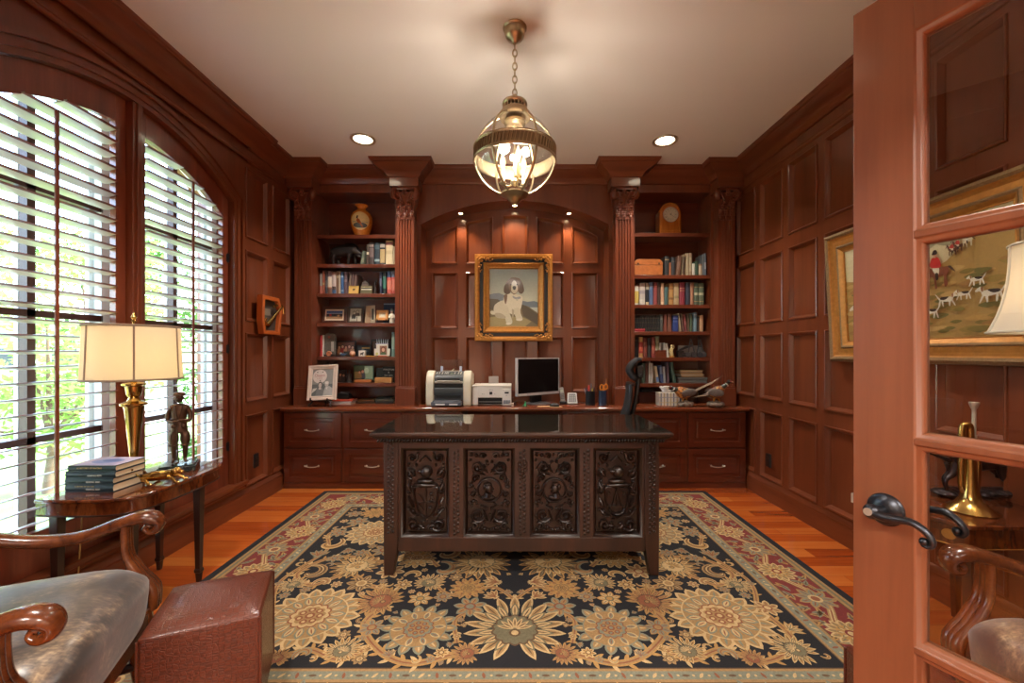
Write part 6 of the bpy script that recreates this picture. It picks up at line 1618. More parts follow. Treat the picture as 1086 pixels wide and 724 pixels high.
def horn_frame():
    Y = 3.70
    t = thing('shadow_box_frame', 'small orange wood hexagonal frame with brass hunting horn on left wall', 'picture', (-XW+0.022, 3.72, 1.595))
    t.rotation_euler = (0, 0, radians(90))      # local -y faces the room, local x runs into the room depth
    o = [(-0.15, 0.165), (0.10, 0.165), (0.15, 0.05), (0.11, -0.165), (-0.13, -0.165), (-0.16, -0.05)][::-1]
    P = lambda u, w, d: (u, -d, w)
    mb = MB(); mb.rings(P, o, [(0, 0.0), (0, 0.045), (0.004, 0.05), (0.03, 0.05), (0.034, 0.044), (0.034, 0.018)], cap=False)
    mb.build('frame', plain('orange cherry frame', C(176, 86, 34), rough=0.35, coat=0.3, var=0.12), t, smooth=20)
    F = Flat((0, -0.014, 0), (1, 0, 0), (0, 0, 1), 0.0002); F.poly([p for p in inset(o, 0.03)], C(66, 58, 52)); F.poly(rect(-0.08, 0.02, 0.0, 0.06), C(120, 108, 96)); F.poly(rect(-0.085, 0.0, -0.06, -0.015), C(92, 82, 70)); F.build('backing', M_paint, t, smooth=0)
    mb = MB(); mb.tube([(-0.085, -0.045, -0.085), (-0.02, -0.05, -0.03), (0.06, -0.055, 0.04), (0.10, -0.058, 0.075)], [0.022, 0.012, 0.009, 0.008], 12)
    mb.tube(catmull([(0.09, -0.058, 0.06), (0.13, -0.058, 0.10), (0.145, -0.058, 0.08), (0.15, -0.058, 0.03)], 5), 0.009, 8); mb.tube(catmull([(-0.085, -0.045, -0.085), (-0.11, -0.045, -0.06), (-0.095, -0.045, -0.03)], 4), 0.008, 8); mb.tube([(0.02, -0.045, 0.08), (0.06, -0.05, 0.10)], 0.012, 8)
    mb.build('horn', M_brass, t)
horn_frame()

# ================================================================== STATUES
def golfer():
    x, y = PX(190, 2.37), 2.37
    t = thing('golfer_statue', 'bronze statue of a golfer in flat cap on dark square base', 'statue', (x, y, TT+0.0006), radians(30))
    # local: figure faces -y
    mb = MB(); mb.box(-0.085, 0.085, -0.085, 0.085, 0.0, 0.03); mb.box(-0.078, 0.078, -0.078, 0.078, 0.03, 0.036)
    mb.build('base', plain('dark green marble', C(30, 44, 44), rough=0.15, coat=0.6, var=0.3), t, bevel=0.003)
    s = 0.40/1.0; z0 = 0.036
    V = [(0, 0, 0.50), (0, 0.005, 0.60), (0, 0.008, 0.70), (0, 0.005, 0.775), (0, -0.002, 0.83),          # pelvis..neck 0-4
         (-0.085, 0.005, 0.775), (-0.125, 0.012, 0.68), (-0.125, 0.0, 0.59), (-0.045, -0.085, 0.58), (0.02, -0.105, 0.585),   # R arm 5-9
         (0.085, 0.005, 0.775), (0.125, 0.015, 0.68), (0.12, -0.02, 0.58), (0.05, -0.085, 0.595), (-0.01, -0.105, 0.60),      # L arm 10-14
         (-0.055, 0, 0.46), (-0.06, -0.012, 0.27), (-0.06, 0.012, 0.05), (-0.07, -0.055, 0.015),
         (0.055, 0, 0.46), (0.075, -0.02, 0.27), (0.065, 0.0, 0.05), (0.085, -0.065, 0.015)]
    R = [0.085, 0.078, 0.095, 0.08, 0.036, 0.046, 0.042, 0.036, 0.028, 0.022, 0.046, 0.042, 0.036, 0.028, 0.022, 0.066, 0.052, 0.03, 0.024, 0.066, 0.052, 0.03, 0.024]
    E = [(0, 1), (1, 2), (2, 3), (3, 4), (3, 5), (5, 6), (6, 7), (7, 8), (8, 9), (3, 10), (10, 11), (11, 12), (12, 13), (13, 14), (0, 15), (15, 16), (16, 17), (17, 18), (0, 19), (19, 20), (20, 21), (21, 22)]
    me = bpy.data.meshes.new('figure'); me.from_pydata([(a*s, b*s, z0+c*s) for a, b, c in V], E, []); me.materials.append(M_bronze)
    o = bpy.data.objects.new('figure', me); COL.objects.link(o); o.parent = t
    sk = o.modifiers.new('skin', 'SKIN'); 
    for i, r in enumerate(R): me.skin_vertices[0].data[i].radius = (r*s, r*s*0.8)
    me.skin_vertices[0].data[0].use_root = True; sk.use_smooth_shade = True
    o.modifiers.new('sub', 'SUBSURF').levels = 2; o.modifiers['sub'].render_levels = 2
    mb = MB(M=Matrix.Translation((0, 0, z0)) @ Matrix.Scale(s, 4))
    mb.ell((0, -0.012, 0.905), (0.052, 0.062, 0.07), 16, 12); mb.ell((0, -0.075, 0.895), (0.011, 0.016, 0.016), 8, 6); mb.ell((0, -0.066, 0.862), (0.02, 0.012, 0.007), 8, 6)
    for a in (-1, 1): mb.ell((a*0.053, -0.008, 0.9), (0.01, 0.016, 0.02), 8, 6); mb.ell((a*0.02, -0.066, 0.915), (0.01, 0.007, 0.006), 8, 6)
    mb.build('head', M_bronze, t, smooth=60)
    mb = MB(M=Matrix.Translation((0, 0, z0)) @ Matrix.Scale(s, 4)); mb.ell((0, 0.0, 0.958), (0.075, 0.082, 0.034), 18, 8); mb.ell((0, -0.085, 0.945), (0.048, 0.034, 0.009), 12, 6); mb.build('flat_cap', M_bronze, t, smooth=60)
    # norfolk jacket, plus-fours, lapels
    mb = MB(M=Matrix.Translation((0, 0, z0)) @ Matrix.Scale(s, 4))
    v = []; f = []; prof = [(0.098, 0.082, 0.44), (0.092, 0.078, 0.52), (0.082, 0.07, 0.6), (0.094, 0.078, 0.68), (0.098, 0.074, 0.75), (0.07, 0.055, 0.805)]
    n = 20
    for (a, b, c) in prof:
        for k in range(n): an = 2*pi*k/n; v.append((a*cos(an)*(1+0.02*sin(5*an)), 0.003+b*sin(an), c))
    for j in range(5):
        for k in range(n): f.append((j*n+k, j*n+(k+1) % n, (j+1)*n+(k+1) % n, (j+1)*n+k))
    mb.add(v, f); mb.tube([(0.09*cos(2*pi*k/20), 0.003+0.078*sin(2*pi*k/20), 0.595) for k in range(20)], 0.012, 6, closed=True)
    for a in (-1, 1): mb.tube([(a*0.01, -0.075, 0.62), (a*0.03, -0.076, 0.72), (a*0.04, -0.05, 0.805)], 0.009, 6); mb.ell((a*0.055, -0.066, 0.52), (0.028, 0.012, 0.03), 8, 6)
    mb.build('jacket', M_bronze, t, smooth=60)
    mb = MB(M=Matrix.Translation((0, 0, z0)) @ Matrix.Scale(s, 4))
    for a, x_, y_ in ((-1, -0.06, -0.006), (1, 0.07, -0.01)): mb.ell((x_, y_, 0.345), (0.06, 0.06, 0.115), 14, 10); mb.tube([(x_+0.055*cos(q*0.5), y_+0.052*sin(q*0.5), 0.25) for q in range(13)], 0.01, 6)
    mb.build('plus_fours', M_bronze, t, smooth=60)
    mb = MB(M=Matrix.Translation((0, 0, z0)) @ Matrix.Scale(s, 4))
    for h, xs in ((0, 0.02), (1, -0.012)):
        for k in range(4): mb.tube([(xs+(0.012*(k-1.5))*(1 if h == 0 else -1), -0.112, 0.598-0.012*k+0.01*h), (xs+0.02*(1 if h else -1)+0.006*k, -0.126, 0.59-0.012*k), (xs+0.036*(1 if h else -1), -0.116, 0.582-0.012*k)], 0.007, 6)
    mb.tube([(0.0, -0.112, 0.6), (-0.004, -0.128, 0.4), (0.012, -0.13, 0.03)], 0.007, 6); mb.tube([(0.012, -0.13, 0.03), (-0.02, -0.13, 0.012)], 0.014, 8)
    mb.build('golf_club', M_bronze, t, smooth=60)
golfer()
def brass_hound():
    Y = 2.12; x = PX(169, Y)
    t = thing('brass_dog', 'small brass figure of a sprawling dog between books and golfer', 'figurine', (x, Y, TT+0.0006), radians(20))
    mb = MB(); mb.tube(catmull([(-0.07, 0.01, 0.028), (-0.02, 0.0, 0.036), (0.035, 0.0, 0.04), (0.062, -0.008, 0.052)], 5), [0.02]*4+[0.024]*5+[0.022]*4+[0.017]*3, 12)
    mb.build('body', M_brass, t, smooth=60)
    mb = MB(); mb.ell((0.078, -0.016, 0.06), (0.02, 0.016, 0.016), 10, 8); mb.ell((0.098, -0.024, 0.054), (0.014, 0.009, 0.009), 8, 6)
    for s in (-1, 1): mb.ell((0.072, -0.012+s*0.016, 0.054), (0.009, 0.005, 0.016), 8, 6)
    mb.build('head', M_brass, t, smooth=60)
    for (p, q) in (((0.045, -0.022, 0.03), (0.085, -0.05, 0.008)), ((0.045, 0.02, 0.03), (0.1, 0.02, 0.008)), ((-0.055, -0.02, 0.022), (-0.02, -0.06, 0.009)), ((-0.06, 0.025, 0.022), (-0.03, 0.055, 0.009))):
        mb = MB(); a, b = Vector(p), Vector(q); mb.tube([a, (a+b)/2+Vector((0, 0, 0.008)), b], [0.012, 0.008, 0.007], 8); mb.ell(b+Vector((0.006, 0, 0)), (0.011, 0.008, 0.0075), 8, 6); mb.build('leg', M_brass, t, smooth=60)
    mb = MB(); mb.tube(catmull([(-0.075, 0.01, 0.03), (-0.1, 0.02, 0.045), (-0.115, 0.0, 0.07), (-0.1, -0.02, 0.08)], 5), 0.005, 6); mb.build('tail', M_brass, t)
brass_hound()
def bugle():
    x, y = PX(1029, 1.745), 1.745
    t = thing('bugle', 'brass bugle standing on its bell on the right console table', 'bugle', (x, y, TT+0.0006))
    mb = MB(); mb.lathe([(0.082, 0.0015), (0.084, 0.004), (0.066, 0.018), (0.046, 0.034), (0.034, 0.055), (0.027, 0.09), (0.022, 0.15), (0.018, 0.23), (0.0155, 0.30)], (0, 0, 0), 32, caps=False)
    mb.tube(catmull([(0, 0, 0.295), (0, 0, 0.335), (-0.006, 0.0, 0.352), (-0.02, 0.004, 0.352), (-0.028, 0.006, 0.335), (-0.03, 0.006, 0.25), (-0.03, 0.006, 0.12), (-0.02, 0.004, 0.075)], 6), 0.0125, 12)
    mb.tube(catmull([(-0.02, 0.004, 0.085), (0.02, 0.01, 0.07), (0.042, 0.014, 0.085), (0.046, 0.014, 0.16), (0.042, 0.012, 0.26), (0.03, 0.008, 0.29)], 6), 0.0105, 12)
    mb.build('tubing', M_brass, t, smooth=50)
    mb = MB(); mb.tube([(0.018, 0.004, 0.28), (0.02, 0.004, 0.40)], 0.0075, 10); mb.lathe([(0.0075, 0.395), (0.007, 0.415), (0.012, 0.425), (0.0165, 0.44), (0.0165, 0.446), (0.011, 0.446), (0.004, 0.432)], (0.02, 0.004, 0), 18); mb.tube([(0.018, 0.004, 0.30), (0.018, 0.004, 0.312)], 0.0105, 10)
    mb.build('mouthpiece', M_steel, t, smooth=50)
    for z in (0.12, 0.24): mb = MB(); mb.tube([(-0.018, 0.002, z), (-0.034, 0.006, z)], 0.006, 8); mb.build('brace', M_brass, t)
bugle()
def quad(mb, body, neck, head, legs, tail, sc=1):
    pass
def bronze_pointer():
    x, y = PX(1034, 1.92), 1.92
    t = thing('dog_statue', 'dark bronze pointing dog on rocky base behind the bugle', 'statue', (x, y, TT+0.0062))
    mb = MB(); rd = random.Random(2)
    for k in range(26):
        u = -1+2*k/25; mb.ell((u*0.155, -0.012*sin(k*2.1), 0.012+0.004*sin(k*1.7)), (0.03, 0.046+0.008*sin(k), 0.012+0.005*abs(sin(k*1.3))), 10, 6)
    mb.ell((0.13, -0.01, 0.018), (0.06, 0.05, 0.02), 12, 6); mb.build('rock_base', M_dbronze, t, smooth=60)
    mb = MB(); mb.tube(catmull([(-0.105, 0, 0.145), (-0.05, 0, 0.152), (0.02, 0, 0.148), (0.08, 0, 0.158), (0.11, 0, 0.168)], 5), [0.022]*3+[0.027]*6+[0.033]*5+[0.036]*5+[0.03]*4, 12, flat=(1.2, 0.85)); mb.tube([(0.10, 0, 0.17), (0.14, 0, 0.186), (0.16, 0, 0.19)], [0.026, 0.018, 0.016], 10); mb.build('body', M_dbronze, t, smooth=60)
    mb = MB(); mb.ell((0.172, 0, 0.196), (0.024, 0.018, 0.019), 10, 8); mb.tube([(0.18, 0, 0.194), (0.215, 0, 0.186)], [0.013, 0.009], 8)
    for s in (-1, 1): mb.ell((0.163, s*0.018, 0.19), (0.012, 0.005, 0.018), 8, 6)
    mb.build('head', M_dbronze, t, smooth=60)
    for P in ([(-0.10, -0.02, 0.145), (-0.125, -0.022, 0.10), (-0.155, -0.024, 0.075), (-0.152, -0.024, 0.03)], [(-0.095, 0.02, 0.14), (-0.09, 0.022, 0.1), (-0.12, 0.022, 0.07), (-0.11, 0.022, 0.03)], [(0.095, -0.02, 0.14), (0.10, -0.022, 0.09), (0.125, -0.022, 0.06), (0.15, -0.022, 0.035)], [(0.09, 0.02, 0.14), (0.115, 0.022, 0.1), (0.13, 0.022, 0.105), (0.12, 0.022, 0.08)]):
        c = catmull(P, 4); k = len(c); mb = MB(); mb.tube(c, [0.02-0.013*min(1, 1.5*i/k) for i in range(k)], 9); mb.ell(Vector(P[-1])+Vector((0.006, 0, -0.002)), (0.012, 0.008, 0.007), 8, 6); mb.build('leg', M_dbronze, t, smooth=60)
    mb = MB(); mb.tube(catmull([(-0.115, 0, 0.155), (-0.15, 0, 0.17), (-0.21, 0, 0.19)], 5), [0.01]*4+[0.007]*4+[0.004]*3, 8); mb.build('tail', M_dbronze, t, smooth=60)
bronze_pointer()
def boar():
    Y = 4.33; x0 = PX(332+300/8.62, Y); z = SHL[1]+0.0015
    t = thing('boar_statue', 'dark bronze boar with open jaws on second shelf, left bookcase', 'statue', (x0, Y, z))
    D = plain('dark pewter', C(54, 50, 50), rough=0.42, metal=0.6, var=0.35, vscale=60, bump=0.5, bscale=140)
    mb = MB(); mb.tube(catmull([(-0.14, 0, 0.115), (-0.09, 0, 0.145), (0.0, 0, 0.165), (0.06, 0, 0.17), (0.10, 0, 0.15)], 5), [0.03]*2+[0.05]*4+[0.056]*5+[0.06]*5+[0.058]*3+[0.046]*2, 14, flat=(1.1, 0.75)); mb.build('body', D, t, smooth=60)
    mb = MB(); mb.tube([(0.09, 0, 0.155), (0.12, 0, 0.138), (0.15, 0, 0.128), (0.178, 0, 0.13)], [0.045, 0.034, 0.02, 0.016], 12); mb.tube([(0.10, 0, 0.125), (0.135, 0, 0.105), (0.165, 0, 0.092)], [0.026, 0.014, 0.009], 10)
    for s in (-1, 1): mb.ell((0.085, s*0.03, 0.2), (0.012, 0.008, 0.022), 8, 6); mb.tube([(0.155, s*0.014, 0.112), (0.165, s*0.02, 0.13)], [0.005, 0.002], 6)
    mb.build('head', D, t, smooth=60)
    for P in ([(-0.11, -0.025, 0.11), (-0.118, -0.028, 0.06), (-0.108, -0.028, 0.008)], [(-0.085, 0.025, 0.11), (-0.09, 0.028, 0.06), (-0.07, 0.028, 0.008)], [(0.05, -0.03, 0.12), (0.04, -0.03, 0.06), (0.034, -0.03, 0.008)], [(0.075, 0.03, 0.12), (0.085, 0.03, 0.06), (0.088, 0.03, 0.008)]):
        mb = MB(); mb.tube(catmull(P, 4), [0.026]*3+[0.016]*3+[0.011]*3, 9); mb.ell(Vector(P[-1])+Vector((0.006, 0, 0.0)), (0.015, 0.011, 0.0085), 8, 6); mb.build('leg', D, t, smooth=60)
    mb = MB(); mb.tube(catmull([(-0.145, 0, 0.13), (-0.165, 0, 0.1), (-0.16, 0, 0.06)], 4), 0.005, 6); mb.build('tail', D, t)
boar()
def vase():
    Y = 4.34; x = PX(383.5, Y); z = SHL[0]+0.001; s = 1.0
    t = thing('vase', 'orange and cream ovoid vase painted with a pheasant, top left shelf', 'vase', (x, Y, z))
    prof = [(0.0, 0.0), (0.062, 0.0), (0.066, 0.01), (0.085, 0.06), (0.104, 0.12), (0.112, 0.17), (0.11, 0.21), (0.096, 0.25), (0.07, 0.278), (0.046, 0.292), (0.04, 0.305), (0.045, 0.322), (0.066, 0.338), (0.066, 0.344), (0.058, 0.342), (0.038, 0.32), (0.03, 0.30)]
    prof = [(r*0.98, zz*0.965) for r, zz in prof]
    M_or = plain('burnt orange glaze', C(206, 124, 44), rough=0.18, coat=0.6, var=0.5, vscale=45)
    mb = MB(); mb.lathe(prof, (0, 0, 0), 40); mb.build('body', M_or, t, smooth=50)
    def surf(a, zz):
        for i in range(len(prof)-1):
            if prof[i][1] <= zz <= prof[i+1][1] and i < 12:
                q = (zz-prof[i][1])/max(1e-6, prof[i+1][1]-prof[i][1]); r = prof[i][0]*(1-q)+prof[i+1][0]*q; break
        return r
    F = MB()
    def patch(pts, col, lift):
        F.pc = col
        c = (sum(p[0] for p in pts)/len(pts), sum(p[1] for p in pts)/len(pts)); rings = 6; v = []; f = []
        for j in range(rings+1):
            for p in pts:
                a = c[0]+(p[0]-c[0])*j/rings; zz = c[1]+(p[1]-c[1])*j/rings; r = surf(a, zz)+lift; v.append((r*sin(a), -r*cos(a), zz))
        n = len(pts)
        for j in range(rings):
            for i in range(n): f.append((j*n+i, j*n+(i+1) % n, (j+1)*n+(i+1) % n, (j+1)*n+i))
        F.add(v, f)
    CA = 0.18
    patch([(CA+0.9*cos(2*pi*k/28), 0.15+0.09*sin(2*pi*k/28)) for k in range(28)], C(226, 196, 132), 0.0012)
    patch([(CA+0.72*cos(2*pi*k/24), 0.105+0.026*sin(2*pi*k/24)) for k in range(24)], C(84, 88, 84), 0.002)
    patch([(CA-0.72, 0.135), (CA+0.76, 0.135), (CA+0.76, 0.142), (CA-0.72, 0.144)], C(160, 158, 132), 0.0018)
    patch([(CA-0.32, 0.15), (CA-0.2, 0.172), (CA-0.02, 0.16), (CA+0.14, 0.125), (CA+0.3, 0.085), (CA+0.24, 0.084), (CA-0.0, 0.118), (CA-0.2, 0.125)], C(156, 82, 38), 0.003)
    patch([(CA-0.3, 0.165), (CA-0.16, 0.17), (CA-0.12, 0.192), (CA-0.22, 0.2), (CA-0.3, 0.186)], C(66, 54, 40), 0.0034)
    for k in range(3): pass
    F.build('painted_scene', painted('glazed paint', rough=0.2, var=0.08, coat=0.5), t, smooth=60, recalc=True)
vase()
def clock():
    Y = 4.30; x = PX(711, Y); z = SHR[0]+0.001; w, h, d = 0.222, 0.335, 0.13
    t = thing('mantel_clock', 'honey wood arched mantel clock on the top right shelf', 'clock', (x, Y, z))
    Mh = wood('honey oak', C(150, 82, 26), C(180, 104, 36), C(200, 124, 50), (10, 10, 1.5), rough=0.25, coat=0.4)
    o = [(-w/2, 0.022), (w/2, 0.022), (w/2, 0.20)]+[(w/2*cos(a)*1.0, 0.20+(h-0.2)*(sin(a)**0.9)) for a in [pi*k/18 for k in range(1, 18)]]+[(-w/2, 0.20)]
    mb = MB(); mb.prism(o, 0, d, 'y'); mb.build('case', Mh, t, bevel=0.006)
    mb = MB(); mb.rings(lambda u, v, dd: (u, -dd, v), inset(o, 0.012), [(0, 0), (0.002, 0.004), (0.01, 0.005), (0.014, 0.001)], cap=False); mb.build('front_moulding', Mh, t, smooth=30)
    mb = MB(); mb.box(-w/2-0.008, w/2+0.008, -0.01, d+0.008, 0, 0.022); mb.build('plinth', Mh, t, bevel=0.004)
    R = Matrix.Rotation(pi/2, 3, 'X'); zc = 0.208
    mb = MB(); mb.lathe([(0.066, 0.0), (0.074, 0.003), (0.078, 0.008), (0.074, 0.013), (0.068, 0.012), (0.066, 0.006)], (0, 0, zc), 40, R=R); mb.build('bezel', M_steel, t, smooth=50)
    F = Flat((0, -0.006, zc), (1, 0, 0), (0, 0, 1), 0.0003); F.poly(circ(0, 0, 0.069, 40), C(206, 198, 176)); F.poly(circ(0, 0, 0.04, 32), C(188, 176, 150)); F.poly(circ(0, 0, 0.037, 32), C(210, 202, 180)); F.build('dial', M_paint, t, smooth=0)
    mb = MB(); nums = ['XII', 'I', 'II', 'III', 'IV', 'V', 'VI', 'VII', 'VIII', 'IX', 'X', 'XI']
    for k, s_ in enumerate(nums):
        a = pi/2-2*pi*k/12; mb.text(s_, 0.015, ((0.054*cos(a), -0.0072, zc+0.054*sin(a)), (1, 0, 0), (0, 0, 1)), 0.0002)
    mb.build('numerals', M_black, t, smooth=0)
    for a, L, w_ in ((radians(60), 0.03, 0.005), (radians(-35), 0.046, 0.0035)):
        mb = MB(); mb.prism([(L*cos(a), zc+L*sin(a)), (-0.008*cos(a)-w_/2*sin(a), zc-0.008*sin(a)+w_/2*cos(a)), (-0.008*cos(a)+w_/2*sin(a), zc-0.008*sin(a)-w_/2*cos(a))], -0.0095, -0.0085, 'y'); mb.build('hand', M_black, t, smooth=0)
clock()
# ================================================================== SHELF ORNAMENTS
Ms = lambda n, r, g, b, **k: plain(n, C(r, g, b), **k)
def photo_frame(x, y, z, w, h, fcol, bw, paint, label, cat='photo frame', lean=8, rz=0.0, depth=0.014, group=None, mat=None):
    """standing frame tilted back on its strut; paint(F, w, h) draws the picture"""
    t = thing('framed_photo', label, cat, (x, y, z+0.0015+depth*sin(radians(lean))), 0, group); t.rotation_euler = (radians(-lean), 0, rz)
    m = mat or plain('frame %d %d %d' % fcol, C(*fcol), rough=0.4)
    mb = MB(); mb.box(-w/2, w/2, 0, depth, 0, h) if bw == 0 else None
    if bw > 0:
        P = lambda u, v, d: (u, -d, v)
        mb.rings(P, rect(-w/2, w/2, 0, h), [(0, -depth), (0, 0), (bw*0.2, 0.003), (bw*0.8, 0.002), (bw, -0.004)], cap=False); mb.box(-w/2+0.001, w/2-0.001, depth-0.003, depth, 0.001, h-0.001)
    mb.build('frame', m, t, smooth=0)
    F = Flat((0, 0.003 if bw else -0.0006, h/2), (1, 0, 0), (0, 0, 1), 0.00015); paint(F, w-2*bw, h-2*bw); F.build('picture', painted('photo print', rough=0.3, var=0.05, coat=0.3), t, smooth=0)
    mb = MB(); s, c = sin(radians(lean)), cos(radians(lean)); L = h*0.7
    return t
def tan_(d): return math.tan(radians(d))
def pers(F, x, y, s, body, skin=(206, 160, 130), hair=(60, 44, 36)):
    F.poly([(x-0.5*s, y-0.9*s), (x+0.5*s, y-0.9*s), (x+0.45*s, y-0.1*s), (x+0.2*s, y+0.05*s), (x-0.2*s, y+0.05*s), (x-0.45*s, y-0.1*s)], C(*body)); F.poly(circ(x, y+0.36*s, 0.31*s, 12, 0.37*s), C(*hair)); F.poly(circ(x, y+0.3*s, 0.24*s, 12, 0.3*s), C(*skin))
def p_land(F, w, h):
    F.poly(rect(-w/2, w/2, -h/2, h/2), C(216, 196, 172)); a, b = w/2-0.014, h/2-0.016
    F.poly(rect(-a, a, -b, b), C(60, 92, 150)); F.poly(rect(-a, a, -b, 0.01), C(56, 56, 66)); F.poly(rect(-a, a, -b, -0.018), C(150, 116, 84)); F.poly(circ(-a*0.5, -0.002, 0.012, 10), C(172, 50, 50)); F.poly(circ(a*0.5, -0.008, 0.014, 10, 0.01), C(176, 140, 100)); F.poly(circ(0, -0.004, 0.011, 10), C(40, 40, 46)); F.poly(rect(-a, a, 0.012, 0.018), C(170, 180, 196))
def p_couple(F, w, h):
    F.poly(rect(-w/2, w/2, -h/2, h/2), C(170, 164, 148)); pers(F, -0.014, 0.005, 0.05, (60, 56, 52), (190, 182, 164), (40, 36, 34)); pers(F, 0.02, 0.018, 0.046, (80, 74, 66), (184, 176, 158), (34, 30, 28)); F.poly(rect(0.004, w/2, -h/2, -0.012), C(196, 190, 172)); F.poly(rect(0.012, 0.02, -h/2, -0.02), C(70, 66, 60))
def p_group(F, w, h):
    F.poly(rect(-w/2, w/2, -h/2, h/2), C(96, 60, 46))
    for i, (b, s) in enumerate((((176, 130, 96), 0.05), ((150, 44, 40), 0.05), ((196, 150, 110), 0.046), ((120, 84, 64), 0.05), ((186, 140, 104), 0.048))): pers(F, -w/2+w*(i+0.5)/5, -0.005+0.008*(i % 2), s, b)
    F.poly(rect(-0.02, 0.05, -h/2, -0.03), C(40, 30, 28))
def p_dark(F, w, h):
    F.poly(rect(-w/2, w/2, -h/2, h/2), C(40, 46, 54)); F.poly(rect(-0.02, w/2-0.006, 0.02, 0.032), C(166, 136, 62)); F.poly(circ(-0.01, 0.0, 0.02, 10, 0.012), C(120, 130, 136)); F.poly(circ(0.03, -0.008, 0.018, 10, 0.01), C(86, 96, 106))
def p_blk(F, w, h): F.poly(rect(-w/2, w/2, -h/2, h/2), C(52, 44, 42)); F.poly(rect(-w/2, -w/4, -h/2, h/2), C(84, 62, 52))
def p_green(F, w, h):
    F.poly(rect(-w/2, w/2, -h/2, h/2), C(66, 84, 58)); F.poly(rect(0.01, w/2, -h/2, h/2), C(158, 190, 152)); F.poly(circ(0.03, 0.02, 0.025, 10, 0.03), C(196, 220, 190)); F.poly(rect(-w/2, -0.02, -h/2, 0.01), C(150, 130, 80)); pers(F, -0.008, -0.008, 0.055, (90, 94, 104)); pers(F, -0.04, -0.012, 0.045, (150, 120, 70))
S4 = SHL[3]; S5 = SHL[4]; S6 = SHL[5]
cpx = lambda p: PX(332+p/10.35, 4.30)
u3 = 4.30/FPX/10.35
photo_frame(cpx(228), 4.30, S4, 272*u3, 190*u3, (70, 38, 28), 0.03, p_land, 'wide brown photo frame with landscape photo, fourth shelf of left bookcase', lean=9)
photo_frame(cpx(460), 4.30, S4, 170*u3, 190*u3, (66, 46, 38), 0.022, p_couple, 'brown frame holding a black and white couple portrait, left bookcase', lean=9)
def cards(x, y, z):
    t = thing('greeting_card', 'open beige greeting card with dark window, fourth shelf of left bookcase', 'card', (x, y, z+0.001))
    F = MB(); h = 0.185
    F.pc = C(176, 152, 126); F.add([(-0.052, -0.02, 0), (-0.012, 0.03, 0), (-0.012, 0.03, h), (-0.038, -0.012, h*0.97)], [(0, 1, 2, 3)])
    F.pc = C(190, 180, 156); F.add([(-0.012, 0.03, 0), (0.05, -0.01, 0), (0.05, -0.01, h), (-0.012, 0.03, h)], [(0, 1, 2, 3)])
    a, b = Vector((-0.012, 0.03, 0)), Vector((0.05, -0.01, 0)); n = Vector((-0.4, -0.6, 0))*0.001
    pt = lambda u, v: a+(b-a)*u+Vector((0, 0, v))+n
    F.pc = C(60, 70, 66); F.add([pt(0.35, 0.04), pt(0.75, 0.04), pt(0.75, 0.15), pt(0.35, 0.15)], [(0, 1, 2, 3)])
    o = F.build('card', M_paint, t, recalc=False, smooth=0); sm = o.modifiers.new('th', 'SOLIDIFY'); sm.thickness = 0.002
cards(cpx(630), 4.30, S4)
def p_blue(F, w, h): F.poly(rect(-w/2, w/2, -h/2, h/2), C(24, 44, 72)); F.poly(rect(-w/2, w/2, h/2-0.016, h/2-0.004), C(150, 160, 170)); F.poly([(-w/2, -0.05), (-0.01, -0.01), (0.01, -0.02), (w/2, -0.04), (w/2, -0.06), (-w/2, -0.07)], C(150, 190, 214)); F.poly([(-0.02, -0.03), (0.0, -0.005), (0.02, -0.03)], C(206, 224, 232))
photo_frame(cpx(812), 4.38, S4, 135*u3, 235*u3, (30, 44, 66), 0, p_blue, 'tall dark blue picture card behind the small orange frame, left bookcase', 'picture card', lean=4, depth=0.004)
def p_cert(F, w, h): F.poly(rect(-w/2, w/2, -h/2, h/2), C(216, 196, 160)); F.poly(rect(-w/4, w/4, -h/4, h/4), C(226, 214, 190))
def easel_frame(x, y, z):
    t = thing('framed_photo', 'small orange wood frame on tiny black easel, fourth shelf of left bookcase', 'photo frame', (x, y, z+0.004)); t.rotation_euler = (radians(-10), 0, radians(-4))
    w, h = 0.122, 0.105; mb = MB(); mb.rings(lambda u, v, d: (u, -d, v+0.03), rect(-w/2, w/2, 0, h), [(0, -0.014), (0, 0), (0.005, 0.003), (0.026, 0.001), (0.028, -0.004)], cap=False); mb.box(-w/2+0.002, w/2-0.002, 0.01, 0.014, 0.032, 0.028+h); mb.build('frame', Ms('orange wood', 206, 146, 84, rough=0.4), t, smooth=0)
    F = Flat((0, 0.003, 0.03+h/2), (1, 0, 0), (0, 0, 1), 0.0002); p_cert(F, w-0.055, h-0.055); F.build('picture', M_paint, t, smooth=0)
    mb = MB()
    for s in (-1, 1): mb.tube([(s*0.045, -0.012, 0.042), (s*0.045, -0.012, 0.03), (s*0.045, 0.0, 0.028), (s*0.05, 0.006, 0.0035)], 0.004, 6); mb.tube([(s*0.045, 0.016, 0.03), (s*0.02, 0.02, 0.11)], 0.004, 6)
    mb.build('easel', M_black, t)
easel_frame(cpx(758), 4.285, S4)
